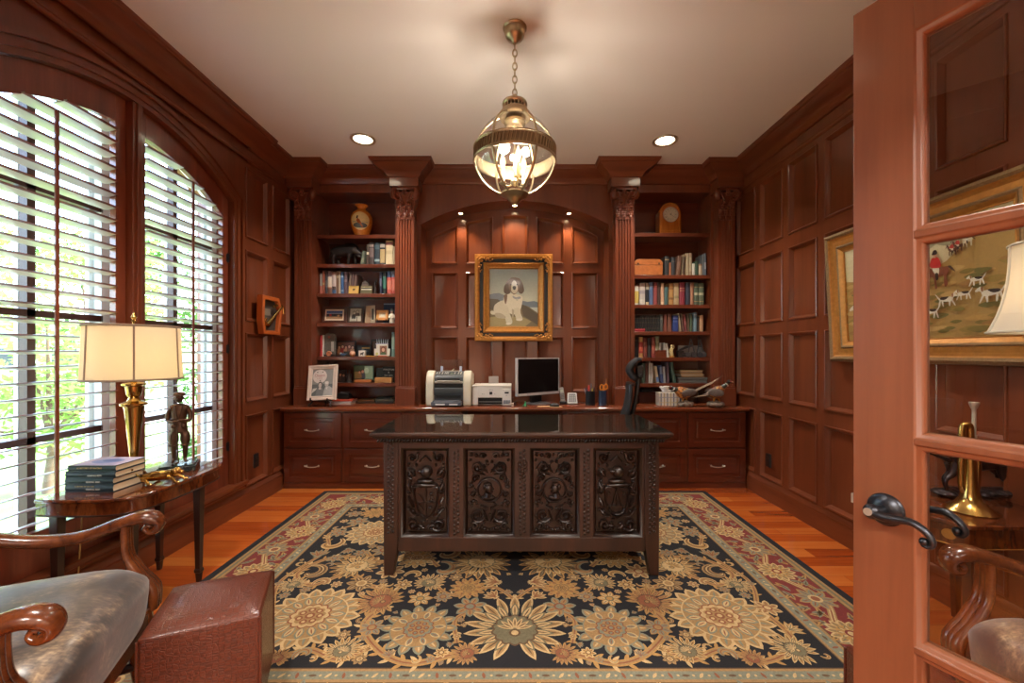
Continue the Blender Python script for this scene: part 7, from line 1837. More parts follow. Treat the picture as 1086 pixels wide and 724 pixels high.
def seated_fig(x, y, z):
    t = thing('figurine', 'white china figurine at the right end, fourth shelf of left bookcase', 'figurine', (x, y, z+0.001))
    Wc = Ms('white china', 216, 208, 188, rough=0.25, coat=0.4); mb = MB(); mb.lathe([(0, 0), (0.024, 0), (0.026, 0.01), (0.022, 0.05), (0.026, 0.075), (0.022, 0.092), (0.008, 0.102), (0, 0.103)], n=20); mb.tube([(-0.022, -0.006, 0.085), (-0.03, -0.012, 0.06), (-0.012, -0.026, 0.05)], 0.006, 8); mb.tube([(0.022, -0.006, 0.085), (0.03, -0.012, 0.06), (0.012, -0.026, 0.048)], 0.006, 8); mb.build('body', Wc, t, smooth=50)
    mb = MB(); mb.ell((0, -0.002, 0.116), (0.014, 0.014, 0.017), 12, 8); mb.build('head', Ms('china face', 190, 170, 150, rough=0.3), t); mb = MB(); mb.lathe([(0.02, 0.124), (0.014, 0.128), (0.012, 0.146), (0.004, 0.154), (0, 0.155)], n=16); mb.build('cap', Ms('grey green glaze', 80, 84, 78, rough=0.3), t)
seated_fig(PX(332+866/10.35, 4.285), 4.285, S4)
# third shelf ornaments
S3 = SHL[2]
def p_horse(F, w, h): F.poly(rect(-w/2, w/2, -h/2, h/2), C(204, 166, 96)); F.poly(circ(0, 0.004, 0.012, 10, 0.008), C(50, 40, 30)); F.poly(rect(-0.009, -0.005, -0.014, 0.002), C(50, 40, 30)); F.poly(rect(0.005, 0.009, -0.014, 0.002), C(50, 40, 30)); F.poly([(0.008, 0.004), (0.018, 0.016), (0.014, 0.0)], C(50, 40, 30))
photo_frame(cpx(465), 4.245, S3, 108*u3, 88*u3, (190, 154, 76), 0.009, p_horse, 'small yellow frame with a dark horse, third shelf of left bookcase', lean=8)
def p_house(F, w, h): F.poly(rect(-w/2, w/2, -h/2, h/2), C(96, 92, 66)); F.poly(rect(-w/2, w/2, -0.002, 0.008), C(222, 216, 200)); F.poly(rect(-w/2, w/2, 0.008, 0.02), C(46, 38, 30)); F.poly(rect(-w/2, w/2, 0.02, h/2), C(150, 140, 110))
photo_frame(cpx(602), 4.25, S3, 132*u3, 92*u3, (92, 78, 56), 0.008, p_house, 'small olive photo frame below the stone house model, left bookcase', lean=8)
def model_house():
    x = cpx(573); t = thing('house_model', 'small grey stone house ornament behind the olive photo frame, left bookcase', 'ornament', (x, 4.33, S3+0.001))
    mb = MB(); mb.box(-0.033, 0.033, -0.03, 0.03, 0, 0.105); mb.build('walls', Ms('grey stone', 132, 118, 108, rough=0.9, var=0.4, vscale=160), t)
    mb = MB(); mb.prism([(-0.04, 0.105), (0.04, 0.105), (0.0, 0.145)], -0.034, 0.034, 'y'); mb.box(0.012, 0.024, -0.008, 0.008, 0.12, 0.158); mb.build('roof', Ms('dark slate', 96, 84, 80, rough=0.9, var=0.3, vscale=200), t)
    mb = MB(); mb.box(-0.02, -0.006, -0.0312, -0.03, 0.05, 0.075); mb.box(0.006, 0.02, -0.0312, -0.03, 0.05, 0.075); mb.build('window', M_black, t)
model_house()
def dark_bookend():
    x = cpx(690); t = thing('bookend', 'dark wooden bookend beside the narrow navy book, left bookcase', 'bookend', (x, 4.29, S3+0.001))
    m = Ms('ebony', 48, 34, 28, rough=0.4); mb = MB(); mb.box(-0.018, 0.018, -0.04, 0.04, 0, 0.012); mb.build('base', m, t, bevel=0.002)
    mb = MB(); mb.tube(catmull([(0, -0.02, 0.012), (0.004, -0.02, 0.05), (-0.006, -0.018, 0.085), (0.004, -0.014, 0.11)], 4), [0.015]*5+[0.012]*5+[0.014]*3, 10); mb.ell((0.004, -0.02, 0.118), (0.013, 0.017, 0.013), 10, 8); mb.build('carved_head', m, t, smooth=60)
dark_bookend()
# fifth shelf
photo_frame(PX(332+355/10.35, 4.33), 4.33, S5, 215*u3, 172*u3, (36, 26, 24), 0.014, p_group, 'dark frame with a family group photo, fifth shelf of left bookcase', lean=8)
def glass_block(x, y, z):
    t = thing('glass_plaque', 'tall grey glass plaque beside scarlet book, fifth shelf of left bookcase', 'plaque', (x, y, z+0.001)); w, h = 0.105, 0.232
    mb = MB(); mb.prism([(-w/2, 0.02), (w/2, 0.02), (w/2, h-0.015), (w/2-0.015, h), (-w/2+0.015, h), (-w/2, h-0.015)], -0.012, 0.012, 'y'); mb.build('slab', Ms('etched grey glass', 96, 94, 88, rough=0.15, coat=0.6, var=0.45, vscale=70), t, bevel=0.003)
    mb = MB(); mb.box(-w/2-0.008, w/2+0.008, -0.028, 0.028, 0, 0.02); mb.build('base', Ms('ebony', 48, 34, 28), t, bevel=0.003)
    F = Flat((0, -0.0125, 0.12), (1, 0, 0), (0, 0, 1)); F.poly(rect(0.008, 0.036, -0.07, 0.03), C(168, 164, 156)); F.poly(circ(-0.012, 0.075, 0.014, 12), C(140, 76, 64)); F.build('etching', M_paint, t, smooth=0)
glass_block(PX(332+195/10.35, 4.29), 4.29, S5)
def ammonite(x, y, z):
    t = thing('trinket', 'small coral coloured shell ornament in front of the grey plaque', 'ornament', (x, y, z+0.001)); m = Ms('coral shell', 196, 128, 92, rough=0.4, var=0.25, vscale=90)
    mb = MB(); pts = [(0.022*(1-0.8*k/40)*cos(0.45*k), 0, 0.026+0.022*(1-0.8*k/40)*sin(0.45*k)) for k in range(40)]; mb.tube(pts, [0.009*(1-0.75*k/40) for k in range(40)], 8); mb.build('shell', m, t, smooth=60)
    mb = MB(); mb.lathe([(0, 0), (0.016, 0), (0.014, 0.004), (0, 0.005)], n=16); mb.build('stand', Ms('ebony', 48, 34, 28), t)
ammonite(PX(332+175/10.35, 4.245), 4.245, S5)
def blue_dish(x, y, z):
    t = thing('trinket', 'little blue and white bird ornament, fifth shelf of left bookcase', 'ornament', (x, y, z+0.001)); m = Ms('blue glaze', 66, 92, 128, rough=0.2, coat=0.5, var=0.5, vscale=80)
    mb = MB(); mb.ell((0, 0, 0.017), (0.027, 0.016, 0.0165), 14, 10); mb.tube([(0.02, 0, 0.02), (0.042, 0, 0.03)], [0.01, 0.003], 8); mb.build('body', m, t, smooth=60); mb = MB(); mb.ell((-0.022, 0, 0.032), (0.011, 0.01, 0.01), 10, 8); mb.tube([(-0.03, 0, 0.032), (-0.04, 0, 0.03)], [0.004, 0.001], 6); mb.build('head', Ms('white glaze', 190, 196, 200, rough=0.2), t)
blue_dish(PX(332+328/10.35, 4.25), 4.25, S5)
def pink_stone(x, y, z):
    t = thing('trinket', 'pink alabaster egg standing on a ring, fifth shelf of left bookcase', 'ornament', (x, y, z+0.001)); mb = MB(); mb.lathe([(0, 0.003), (0.02, 0.006), (0.0295, 0.022), (0.028, 0.036), (0.018, 0.051), (0.008, 0.056), (0, 0.0565)], n=22); mb.build('egg', Ms('alabaster', 214, 162, 132, rough=0.35, coat=0.3, var=0.15), t, smooth=60)
    mb = MB(); mb.tube([(0.017*cos(a), 0.017*sin(a), 0.004) for a in [2*pi*k/18 for k in range(18)]], 0.004, 6, closed=True); mb.build('ring', M_brass, t)
pink_stone(PX(332+433/10.35, 4.25), 4.25, S5)
photo_frame(PX(332+552/10.35, 4.34), 4.34, S5, 172*u3, 126*u3, (26, 26, 28), 0.012, p_dark, 'black frame with dark blue picture, fifth shelf of left bookcase', lean=8)
def dogcube(x, y, z):
    t = thing('photo_cube', 'tiny white photo cube with black dog, fifth shelf of left bookcase', 'photo cube', (x, y, z+0.001)); mb = MB(); mb.box(-0.032, 0.032, -0.02, 0.02, 0, 0.06); mb.build('block', Ms('ivory block', 214, 204, 190), t, bevel=0.003)
    F = Flat((0, -0.0205, 0.03), (1, 0, 0), (0, 0, 1)); F.poly(rect(-0.026, 0.026, -0.024, 0.024), C(226, 220, 210)); F.poly(circ(0.0, -0.002, 0.016, 12, 0.009), C(36, 32, 30)); F.poly(circ(0.014, 0.008, 0.007, 10), C(36, 32, 30)); F.poly(rect(-0.014, -0.009, -0.02, -0.004), C(36, 32, 30)); F.poly(rect(0.008, 0.013, -0.02, -0.004), C(36, 32, 30)); F.build('picture', M_paint, t, smooth=0)
dogcube(PX(332+542/10.35, 4.248), 4.248, S5)
photo_frame(PX(332+742/10.35, 4.37), 4.37, S5, 230*u3, 188*u3, (22, 20, 22), 0.016, p_blk, 'black frame standing behind the white cake ornament, fifth shelf of left bookcase', lean=6)
def cake():
    x, y = PX(332+760/10.35, 4.29), 4.29; t = thing('cake_ornament', 'white cake-shaped photo ornament with six candles and child portrait', 'ornament', (x, y, S5+0.008)); wc = Ms('white ceramic', 226, 222, 212, rough=0.3)
    mb = MB(); mb.box(-0.08, 0.08, -0.012, 0.012, 0, 0.072); mb.box(-0.058, 0.058, -0.012, 0.012, 0.072, 0.118); mb.build('body', wc, t, bevel=0.004)
    mb = MB(); n = 9
    for k in range(n): mb.ell((-0.058+0.116*k/(n-1), -0.004, 0.12), (0.009, 0.011, 0.006), 8, 6)
    mb.build('icing', Ms('lilac icing', 170, 168, 196, rough=0.4), t)
    for k in range(6):
        mb = MB(); xx = -0.05+0.02*k; mb.tube([(xx, 0, 0.118), (xx+0.002*(k-2.5), 0, 0.158)], 0.0038, 8); mb.ell((xx+0.002*(k-2.5), 0, 0.163), (0.003, 0.003, 0.006), 6, 5); mb.build('candle', Ms('pale candle', 206, 214, 222), t)
    F = Flat((0.014, -0.0126, 0.056), (1, 0, 0), (0, 0, 1)); F.poly(rect(-0.036, 0.036, -0.045, 0.045), C(150, 112, 92)); F.poly(circ(0, 0.006, 0.026, 14, 0.032), C(110, 60, 40)); F.poly(circ(0, 0.004, 0.016, 14, 0.02), C(214, 166, 140)); F.poly(rect(-0.026, 0.026, -0.045, -0.022), C(70, 96, 60)); F.build('portrait', M_paint, t, smooth=0)
    F = Flat((-0.05, -0.0126, 0.02), (1, 0, 0), (0, 0, 1)); F.poly(circ(0, 0, 0.014, 10), C(206, 204, 120)); F.build('flower', M_paint, t, smooth=0)
cake()
def pen(x, y, z, L, col, rz, label):
    t = thing('pencil', label, 'pencil', (x, y, z+0.005), rz); mb = MB(); mb.tube([(-L/2, 0, 0), (L/2-0.02, 0, 0)], 0.004, 6); mb.build('barrel', plain('pencil %d %d %d' % col, C(*col), rough=0.4), t); mb = MB(); mb.tube([(L/2-0.02, 0, 0), (L/2, 0, 0)], [0.004, 0.0008], 6); mb.build('tip', Ms('bare wood tip', 206, 170, 120), t)
pen(PX(332+640/10.35, 4.238), 4.238, S5, 0.12, (200, 150, 70), 0.05, 'yellow pencil lying before the cake ornament, left bookcase'); pen(PX(332+775/10.35, 4.24), 4.24, S5, 0.11, (216, 96, 34), -0.03, 'bright orange pencil lying before the cake ornament, left bookcase')
# sixth shelf
c4 = lambda p, Y=4.30: PX(318+p/10.245, Y)
def p_dim(F, w, h): F.poly(rect(-w/2, w/2, -h/2, h/2), C(58, 48, 46)); pers(F, -0.012, -0.008, 0.05, (96, 78, 72)); pers(F, 0.022, -0.012, 0.045, (70, 60, 62))
photo_frame(c4(448, 4.33), 4.33, S6, 0.10, 0.128, (40, 30, 28), 0.01, p_dim, 'dim dark photo frame behind the white easel picture, sixth shelf', lean=7)
def buddha():
    x = c4(540); t = thing('figurine', 'small dark pewter figurine of a standing woman, sixth shelf of left bookcase', 'figurine', (x, 4.29, S6+0.001)); m = Ms('dark pewter figurine', 78, 70, 68, rough=0.4, metal=0.5, var=0.3)
    mb = MB(); mb.lathe([(0, 0), (0.028, 0), (0.028, 0.01), (0.022, 0.014), (0.024, 0.03), (0.016, 0.06), (0.02, 0.082), (0.012, 0.096), (0.007, 0.1), (0, 0.102)], n=18)
    for s in (-1, 1): mb.tube([(s*0.018, 0, 0.086), (s*0.027, -0.006, 0.062), (s*0.008, -0.02, 0.055)], 0.0055, 8)
    mb.build('body', m, t, smooth=60); mb = MB(); mb.ell((0, -0.001, 0.112), (0.0105, 0.0115, 0.0135), 10, 8); mb.ell((0, 0.005, 0.12), (0.012, 0.01, 0.01), 8, 6); mb.build('head', m, t, smooth=60)
buddha()
def base_frame():
    x = c4(695); t = thing('framed_photo', 'clear green photo frame on orange wooden base, sixth shelf of left bookcase', 'photo frame', (x, 4.29, S6+0.001)); mb = MB(); mb.box(-0.088, 0.082, -0.02, 0.03, 0, 0.03); mb.build('wooden_base', Ms('orange base wood', 186, 112, 54, rough=0.4, var=0.2), t, bevel=0.003)
    mb = MB(); mb.box(-0.102, 0.104, 0.004, 0.016, 0.02, 0.172); mb.build('frame', Ms('green acrylic', 70, 92, 74, rough=0.15, coat=0.6), t, bevel=0.003); F = Flat((0, 0.0036, 0.1), (1, 0, 0), (0, 0, 1)); p_green(F, 0.186, 0.128); F.build('picture', painted('photo print'), t, smooth=0)
base_frame()
def black_sign():
    x = c4(928); t = thing('sign_block', 'black sign with white lettering behind a pale wood block, sixth shelf', 'sign', (x, 4.32, S6+0.001)); mb = MB(); mb.box(-0.094, 0.062, -0.012, 0.03, 0, 0.145); mb.box(-0.03, 0.098, -0.02, 0.03, 0, 0.158); mb.build('panel', Ms('satin black board', 18, 17, 17, rough=0.35), t, bevel=0.003)
    mb = MB(); mb.text('WINSTON', 0.024, ((0.035, -0.0204, 0.128), (1, 0, 0), (0, 0, 1)), 0.0004); mb.text('&', 0.026, ((0.035, -0.0204, 0.1), (1, 0, 0), (0, 0, 1)), 0.0004); mb.text('fine tales', 0.024, ((0.034, -0.0204, 0.072), (1, 0, 0), (0, 0, 1)), 0.0004); mb.build('lettering', Ms('chalk white', 196, 196, 190), t, smooth=0)
black_sign()
def woodblock():
    x = c4(910, 4.26); t = thing('wood_block', 'pale wood block in front of the black sign, sixth shelf', 'wood block', (x, 4.265, S6+0.001)); mb = MB(); mb.box(-0.085, 0.085, -0.018, 0.018, 0, 0.052); mb.build('block', wood('pale oak', C(170, 116, 60), C(192, 138, 78), C(206, 156, 96), (2, 20, 20), rough=0.5, coat=0), t, bevel=0.002)
    mb = MB(); mb.box(-0.07, 0.07, -0.0188, -0.0182, 0.012, 0.014); mb.build('groove', Ms('scored line', 130, 84, 44), t)
woodblock()
# counter, left -----------------------------------------------------------
def easel_picture():
    Y = 3.995; t = thing('framed_print', 'white framed black and white couple print on black easel, countertop left', 'picture', (PX(340.5, Y), Y, CT+0.001)); t.rotation_euler = (0, 0, radians(-8))
    w, h = 0.292, 0.335; T = T3(0, 0.0, 0.062) @ RX(radians(-11)) @ RY(radians(-3)); wm = Ms('distressed white frame', 222, 204, 192, rough=0.6, var=0.12, vscale=50)
    mb = MB(T); mb.rings(lambda u, v, d: (u, -d, v), rect(-w/2, w/2, 0, h), [(0, -0.016), (0, 0.004), (0.006, 0.009), (0.022, 0.005), (0.026, 0.001), (0.034, 0.003), (0.042, -0.004)], cap=False); mb.box(-w/2+0.002, w/2-0.002, 0.012, 0.016, 0.002, h-0.002); mb.build('frame', wm, t, smooth=0)
    F = Flat((0, 0.003, 0), (1, 0, 0), (0, 0, 1), 0.00012); F.M = T; P = lambda u, v: (-w/2+0.042+u*(w-0.084), 0.042+v*(h-0.084))
    R_ = lambda a, b, c, d, col: F.poly([P(a, c), P(b, c), P(b, d), P(a, d)], col)
    R_(0, 1, 0, 1, C(150, 152, 150)); R_(0, 1, 0, 0.44, C(104, 110, 112)); F.poly([(P(0.36, 0)[0]+0.072*cos(a), P(0, 0.74)[1]+0.066*sin(a)) for a in [2*pi*k/32 for k in range(32)]], C(226, 218, 214))
    def El(u, v, ru, rv, col): F.poly([(P(u, v)[0]+ru*cos(a), P(u, v)[1]+rv*sin(a)) for a in [2*pi*k/16 for k in range(16)]], col)
    F.poly([P(0.2, 0), P(0.6, 0), P(0.62, 0.2), P(0.5, 0.3), P(0.3, 0.3), P(0.22, 0.2)], C(126, 132, 136)); F.poly([P(0.0, 0.1), P(0.2, 0.22), P(0.26, 0.3), P(0.05, 0.28)], C(206, 204, 200)); El(0.4, 0.42, 0.022, 0.03, C(70, 66, 64)); El(0.4, 0.4, 0.017, 0.024, C(206, 200, 196)); R_(0.34, 0.46, 0.24, 0.31, C(214, 210, 206))
    F.poly([P(0.56, 0), P(1, 0), P(1, 0.28), P(0.84, 0.36), P(0.66, 0.34), P(0.6, 0.2)], C(186, 188, 188)); El(0.72, 0.44, 0.02, 0.026, C(196, 192, 188)); El(0.72, 0.49, 0.02, 0.014, C(226, 224, 222)); F.poly([P(0.68, 0.3), P(0.78, 0.34), P(0.74, 0.22)], C(226, 226, 226))
    for u, v in ((0.24, 0.9), (0.5, 0.9), (0.4, 0.58)): El(u, v, 0.006, 0.005, C(44, 40, 42))
    F.build('print', M_paint, t, smooth=0)
    L = MB(T); o = P(0.36, 0.77); L.text('Cheers', 0.036, ((o[0], 0.0022-0.001, o[1]), (1, 0, 0), (0, 0, 1)), 0.0003); o = P(0.36, 0.67); L.text('to us both', 0.014, ((o[0], 0.0012, o[1]), (1, 0, 0), (0, 0, 1)), 0.0003); L.build('lettering', Ms('red print', 172, 92, 92), t, smooth=0)
    mb = MB()
    for s in (-1, 1): mb.tube(catmull([(s*0.085, -0.035, 0.085), (s*0.085, -0.036, 0.062), (s*0.085, -0.01, 0.054), (s*0.09, 0.0, 0.045), (s*0.115, -0.03, 0.008)], 4), 0.0075, 8); mb.tube([(s*0.085, 0.02, 0.055), (s*0.03, 0.065, 0.27)], 0.006, 8)
    mb.tube([(-0.085, 0.018, 0.056), (0.085, 0.018, 0.056)], 0.006, 8); mb.tube([(0, 0.055, 0.25), (0, 0.075, 0.006)], 0.006, 8); mb.build('easel', M_black, t, smooth=60)
easel_picture()
z = CT+0.001
for i, (col, lb) in enumerate((((206, 186, 180), 'pale pink magazine at bottom of the stack beside the easel picture'), ((190, 178, 178), 'grey white magazine in the middle of the stack beside the easel picture'), ((186, 66, 40), 'red orange magazine on top of the stack beside the easel picture'))):
    flat_book(c4(465+i*8, 4.22), 4.25, z, 0.215-0.012*i, 0.17, 0.015, C(*col), lb, radians(-4+3*i), 'magazines beside the easel picture'); z += 0.0158
def phone_base():
    t = thing('desk_radio', 'small black desk radio on top of the magazines, left bookcase', 'radio', (c4(487, 4.26), 4.27, z+0.001)); mb = MB(); mb.prism([(-0.05, 0), (0.05, 0), (0.05, 0.02), (0.03, 0.05), (-0.05, 0.058)], -0.055, 0.055, 'x'); mb.build('case', M_black, t, bevel=0.005); mb = MB(); mb.box(-0.03, 0.02, -0.045, -0.02, 0.062, 0.068); mb.box(-0.045, 0.045, -0.01, 0.01, 0.058, 0.066); mb.build('handset', Ms('grey plastic', 110, 110, 116), t, bevel=0.002)
phone_base()
flat_book(c4(722, 4.3), 4.34, CT+0.001, 0.19, 0.15, 0.02, C(72, 44, 30), 'dark brown book at bottom of the flat pair on the left counter'); flat_book(c4(728, 4.3), 4.34, CT+0.022, 0.165, 0.14, 0.016, C(140, 96, 58), 'tan book on top of the flat pair on the left counter')
flat_book(c4(930, 4.3), 4.34, CT+0.001, 0.185, 0.16, 0.022, C(40, 36, 34), 'black book at bottom of the flat pile by the inner pilaster'); flat_book(c4(930, 4.3), 4.34, CT+0.024, 0.18, 0.15, 0.016, C(120, 116, 106), 'grey book in the middle of the flat pile by the inner pilaster'); flat_book(c4(920, 4.3), 4.34, CT+0.041, 0.15, 0.14, 0.02, C(34, 44, 42), 'dark green book on top of the flat pile by the inner pilaster')

# ================================================================== RIGHT SHELF ORNAMENTS
def wooden_box():
    Y = 4.29; x = PX(668+145/7.545, Y); t = thing('wooden_box', 'burl wood keepsake box with chamfered corners on second shelf, right bookcase', 'box', (x, Y+0.05, SHR[1]+0.001)); m = Ms('burl walnut', 170, 100, 52, rough=0.35, coat=0.3, var=0.35, vscale=35); w = 0.288
    mb = MB(); mb.prism([(-w/2, 0.012), (w/2, 0.012), (w/2, 0.11), (-w/2, 0.11)], -0.07, 0.07, 'y'); mb.build('body', m, t, bevel=0.003)
    mb = MB(); mb.prism([(-w/2, 0.112), (w/2, 0.112), (w/2, 0.14), (w/2-0.02, 0.16), (w/2-0.03, 0.17), (-w/2+0.03, 0.17), (-w/2+0.02, 0.16), (-w/2, 0.14)], -0.071, 0.071, 'y'); mb.build('lid', m, t, bevel=0.003)
    mb = MB(); mb.box(-w/2+0.015, w/2-0.015, -0.06, 0.06, 0.0, 0.012); mb.build('plinth', Ms('ebony', 48, 34, 28), t)
    for s in (-1, 1): mb = MB(); mb.box(s*0.105-0.007, s*0.105+0.007, -0.074, -0.07, 0.115, 0.135); mb.build('clasp', M_black, t, bevel=0.002)
wooden_box()
def small_box():
    Y = 4.235; x = PX(660+316/7.7, Y); t = thing('wooden_box', 'small plain reddish wooden box on fifth shelf, right bookcase', 'box', (x, Y+0.012, SHR[4]+0.001)); m = Ms('red cedar', 112, 52, 30, rough=0.4, var=0.25); mb = MB(); mb.box(-0.054, 0.054, -0.012, 0.015, 0, 0.056); mb.build('body', m, t, bevel=0.002); mb = MB(); mb.box(-0.056, 0.056, -0.014, 0.017, 0.057, 0.072); mb.build('lid', m, t, bevel=0.003)
small_box()
def cream_figure():
    Y = 4.26; x = PX(660+402/7.7, Y); t = thing('figurine', 'cream figurine with gilt base on fifth shelf, right bookcase', 'figurine', (x, Y, SHR[4]+0.001)); m = Ms('cream bisque', 196, 174, 122, rough=0.4, var=0.2)
    mb = MB(); mb.lathe([(0, 0), (0.026, 0), (0.026, 0.012), (0.02, 0.016), (0, 0.017)], n=18); mb.build('base', M_gold, t); mb = MB(); mb.lathe([(0.018, 0.017), (0.021, 0.03), (0.013, 0.06), (0.017, 0.085), (0.008, 0.1), (0, 0.101)], n=16); mb.tube([(-0.016, 0, 0.085), (-0.026, -0.008, 0.06), (-0.02, -0.016, 0.04)], 0.005, 8); mb.tube([(0.016, 0, 0.085), (0.024, -0.01, 0.1), (0.014, -0.012, 0.122)], 0.005, 8); mb.build('body', m, t, smooth=60); mb = MB(); mb.ell((0, 0, 0.112), (0.011, 0.012, 0.014), 10, 8); mb.ell((0.001, 0.004, 0.12), (0.012, 0.011, 0.009), 8, 6); mb.build('head', m, t)
cream_figure()
def typewriter():
    Y = 4.33; x = PX(660+575/7.7, Y); t = thing('metal_model', 'dark grey metal model with two masts on fifth shelf, right bookcase', 'model', (x, Y, SHR[4]+0.001)); m = Ms('gun metal', 84, 84, 86, rough=0.4, metal=0.6, var=0.3); mb = MB(); mb.box(-0.12, 0.12, -0.04, 0.04, 0.015, 0.05); mb.box(-0.16, -0.10, -0.03, 0.03, 0.0, 0.07); mb.build('chassis', m, t, bevel=0.004)
    for xx in (-0.02, 0.07):
        mb = MB(); mb.tube([(xx-0.03, -0.02, 0.05), (xx-0.006, 0, 0.175)], 0.006, 8); mb.tube([(xx+0.03, -0.02, 0.05), (xx+0.006, 0, 0.175)], 0.006, 8); mb.ell((xx, 0, 0.177), (0.012, 0.012, 0.01), 8, 6); mb.tube([(xx-0.018, -0.01, 0.11), (xx+0.018, -0.01, 0.11)], 0.005, 6); mb.build('mast', m, t)
    mb = MB(); mb.tube([(-0.14, 0, 0.07), (-0.06, 0, 0.105), (0.0, 0, 0.12)], [0.01, 0.012, 0.013], 10); mb.build('barrel', m, t)
    for xx in (-0.07, -0.01, 0.05, 0.09):
        mb = MB(); mb.lathe([(0, -0.008), (0.026, -0.008), (0.027, 0.008), (0, 0.008)], (xx, -0.05, 0.0275), 18, R=Matrix.Rotation(pi/2, 3, 'X')); mb.build('wheel', m, t)
    mb = MB(); mb.box(-0.13, 0.115, 0.045, 0.06, 0.0, 0.12); mb.build('white_card', Ms('off white card', 176, 174, 170), t)
typewriter()
def papers():
    Y = 4.30; t0 = SHR[5]+0.001; x = PX(660+566/7.7, Y)
    t = thing('file_box', 'flat grey archive box under the envelopes, lowest shelf of right bookcase', 'box', (x, Y+0.06, t0)); m = Ms('grey board', 92, 90, 84, rough=0.8, var=0.15); mb = MB(); mb.box(-0.145, 0.145, -0.09, 0.09, 0, 0.032); mb.build('tray', m, t, bevel=0.002); mb = MB(); mb.box(-0.148, 0.148, -0.093, 0.093, 0.034, 0.056); mb.build('lid', m, t, bevel=0.002)
    z = t0+0.058; rd = random.Random(8)
    names = ['tan', 'cream', 'white', 'buff', 'beige', 'brown', 'ivory', 'yellowed']; cols = [(176, 140, 98), (206, 178, 134), (216, 204, 184), (190, 156, 112), (200, 170, 128), (150, 112, 76), (220, 200, 166), (206, 178, 120)]
    pos = ['lowest', 'second', 'third', 'fourth', 'fifth', 'sixth', 'seventh', 'topmost']
    for i in range(8):
        w = rd.uniform(0.22, 0.265); e = thing('envelope', f'{names[i]} envelope, {pos[i]} in the paper pile on the archive box', 'envelope', (x+rd.uniform(-0.015, 0.008)-(0.01 if i > 4 else 0), Y+0.05, z), radians(rd.uniform(-4, 4)), 'envelopes on the archive box'); h = rd.uniform(0.005, 0.009)
        mb = MB(); mb.box(-w/2, w/2, -0.075, 0.075, 0, h); mb.build('sheet', Ms('paper '+names[i], *cols[i], rough=0.9), e, bevel=0.0015); mb = MB(); mb.add([(-w/2+0.004, -0.07, h+0.0004), (w/2-0.004, -0.07, h+0.0004), (0, 0.01, h+0.0004)], [(0, 1, 2)]); mb.build('flap', Ms('paper flap '+names[i], *[int(c*0.93) for c in cols[i]], rough=0.9), e); z += h+0.0012
papers()
# counter, right ------------------------------------------------------------
def tissue_box():
    Y = 4.13; x = PX(709, Y); t = thing('tissue_box', 'plaid tissue box with white tissue on the right countertop', 'tissue box', (x, Y, CT+0.001)); w, d, h = 0.215, 0.115, 0.122
    F = MB(); F.pc = C(206, 196, 180); F.box(-w/2, w/2, -d/2, d/2, 0, h)
    for k in range(7): xx = -w/2+w*(k+0.5)/7; F.pc = (C(92, 96, 112), C(178, 150, 104))[k % 2]; F.add([(xx-0.005, -d/2-0.0004, 0), (xx+0.005, -d/2-0.0004, 0), (xx+0.005, -d/2-0.0004, h), (xx-0.005, -d/2-0.0004, h)], [(0, 1, 2, 3)])
    for zz, c in ((0.03, C(196, 168, 120)), (0.08, C(140, 140, 150))): F.pc = c; F.add([(-w/2, -d/2-0.0007, zz-0.003), (w/2, -d/2-0.0007, zz-0.003), (w/2, -d/2-0.0007, zz+0.003), (-w/2, -d/2-0.0007, zz+0.003)], [(0, 1, 2, 3)])
    F.build('carton', M_paint, t, smooth=0); mb = MB(); v = []; f = []; n = 18
    for j in range(6):
        for k in range(n): a = 2*pi*k/n; r = 0.022+0.018*j/5+0.008*sin(5*a+j); v.append((-0.02+r*1.5*cos(a), r*0.8*sin(a), h+0.0006+0.011*j+0.008*sin(3*a)*j/5))
    for j in range(5):
        for k in range(n): f.append((j*n+k, j*n+(k+1) % n, (j+1)*n+(k+1) % n, (j+1)*n+k))
    mb.add(v, f); mb.ell((-0.02, 0, h+0.045), (0.055, 0.028, 0.02), 12, 8); mb.build('tissue', Ms('white tissue', 214, 206, 200, rough=0.9), t, smooth=60)
tissue_box()
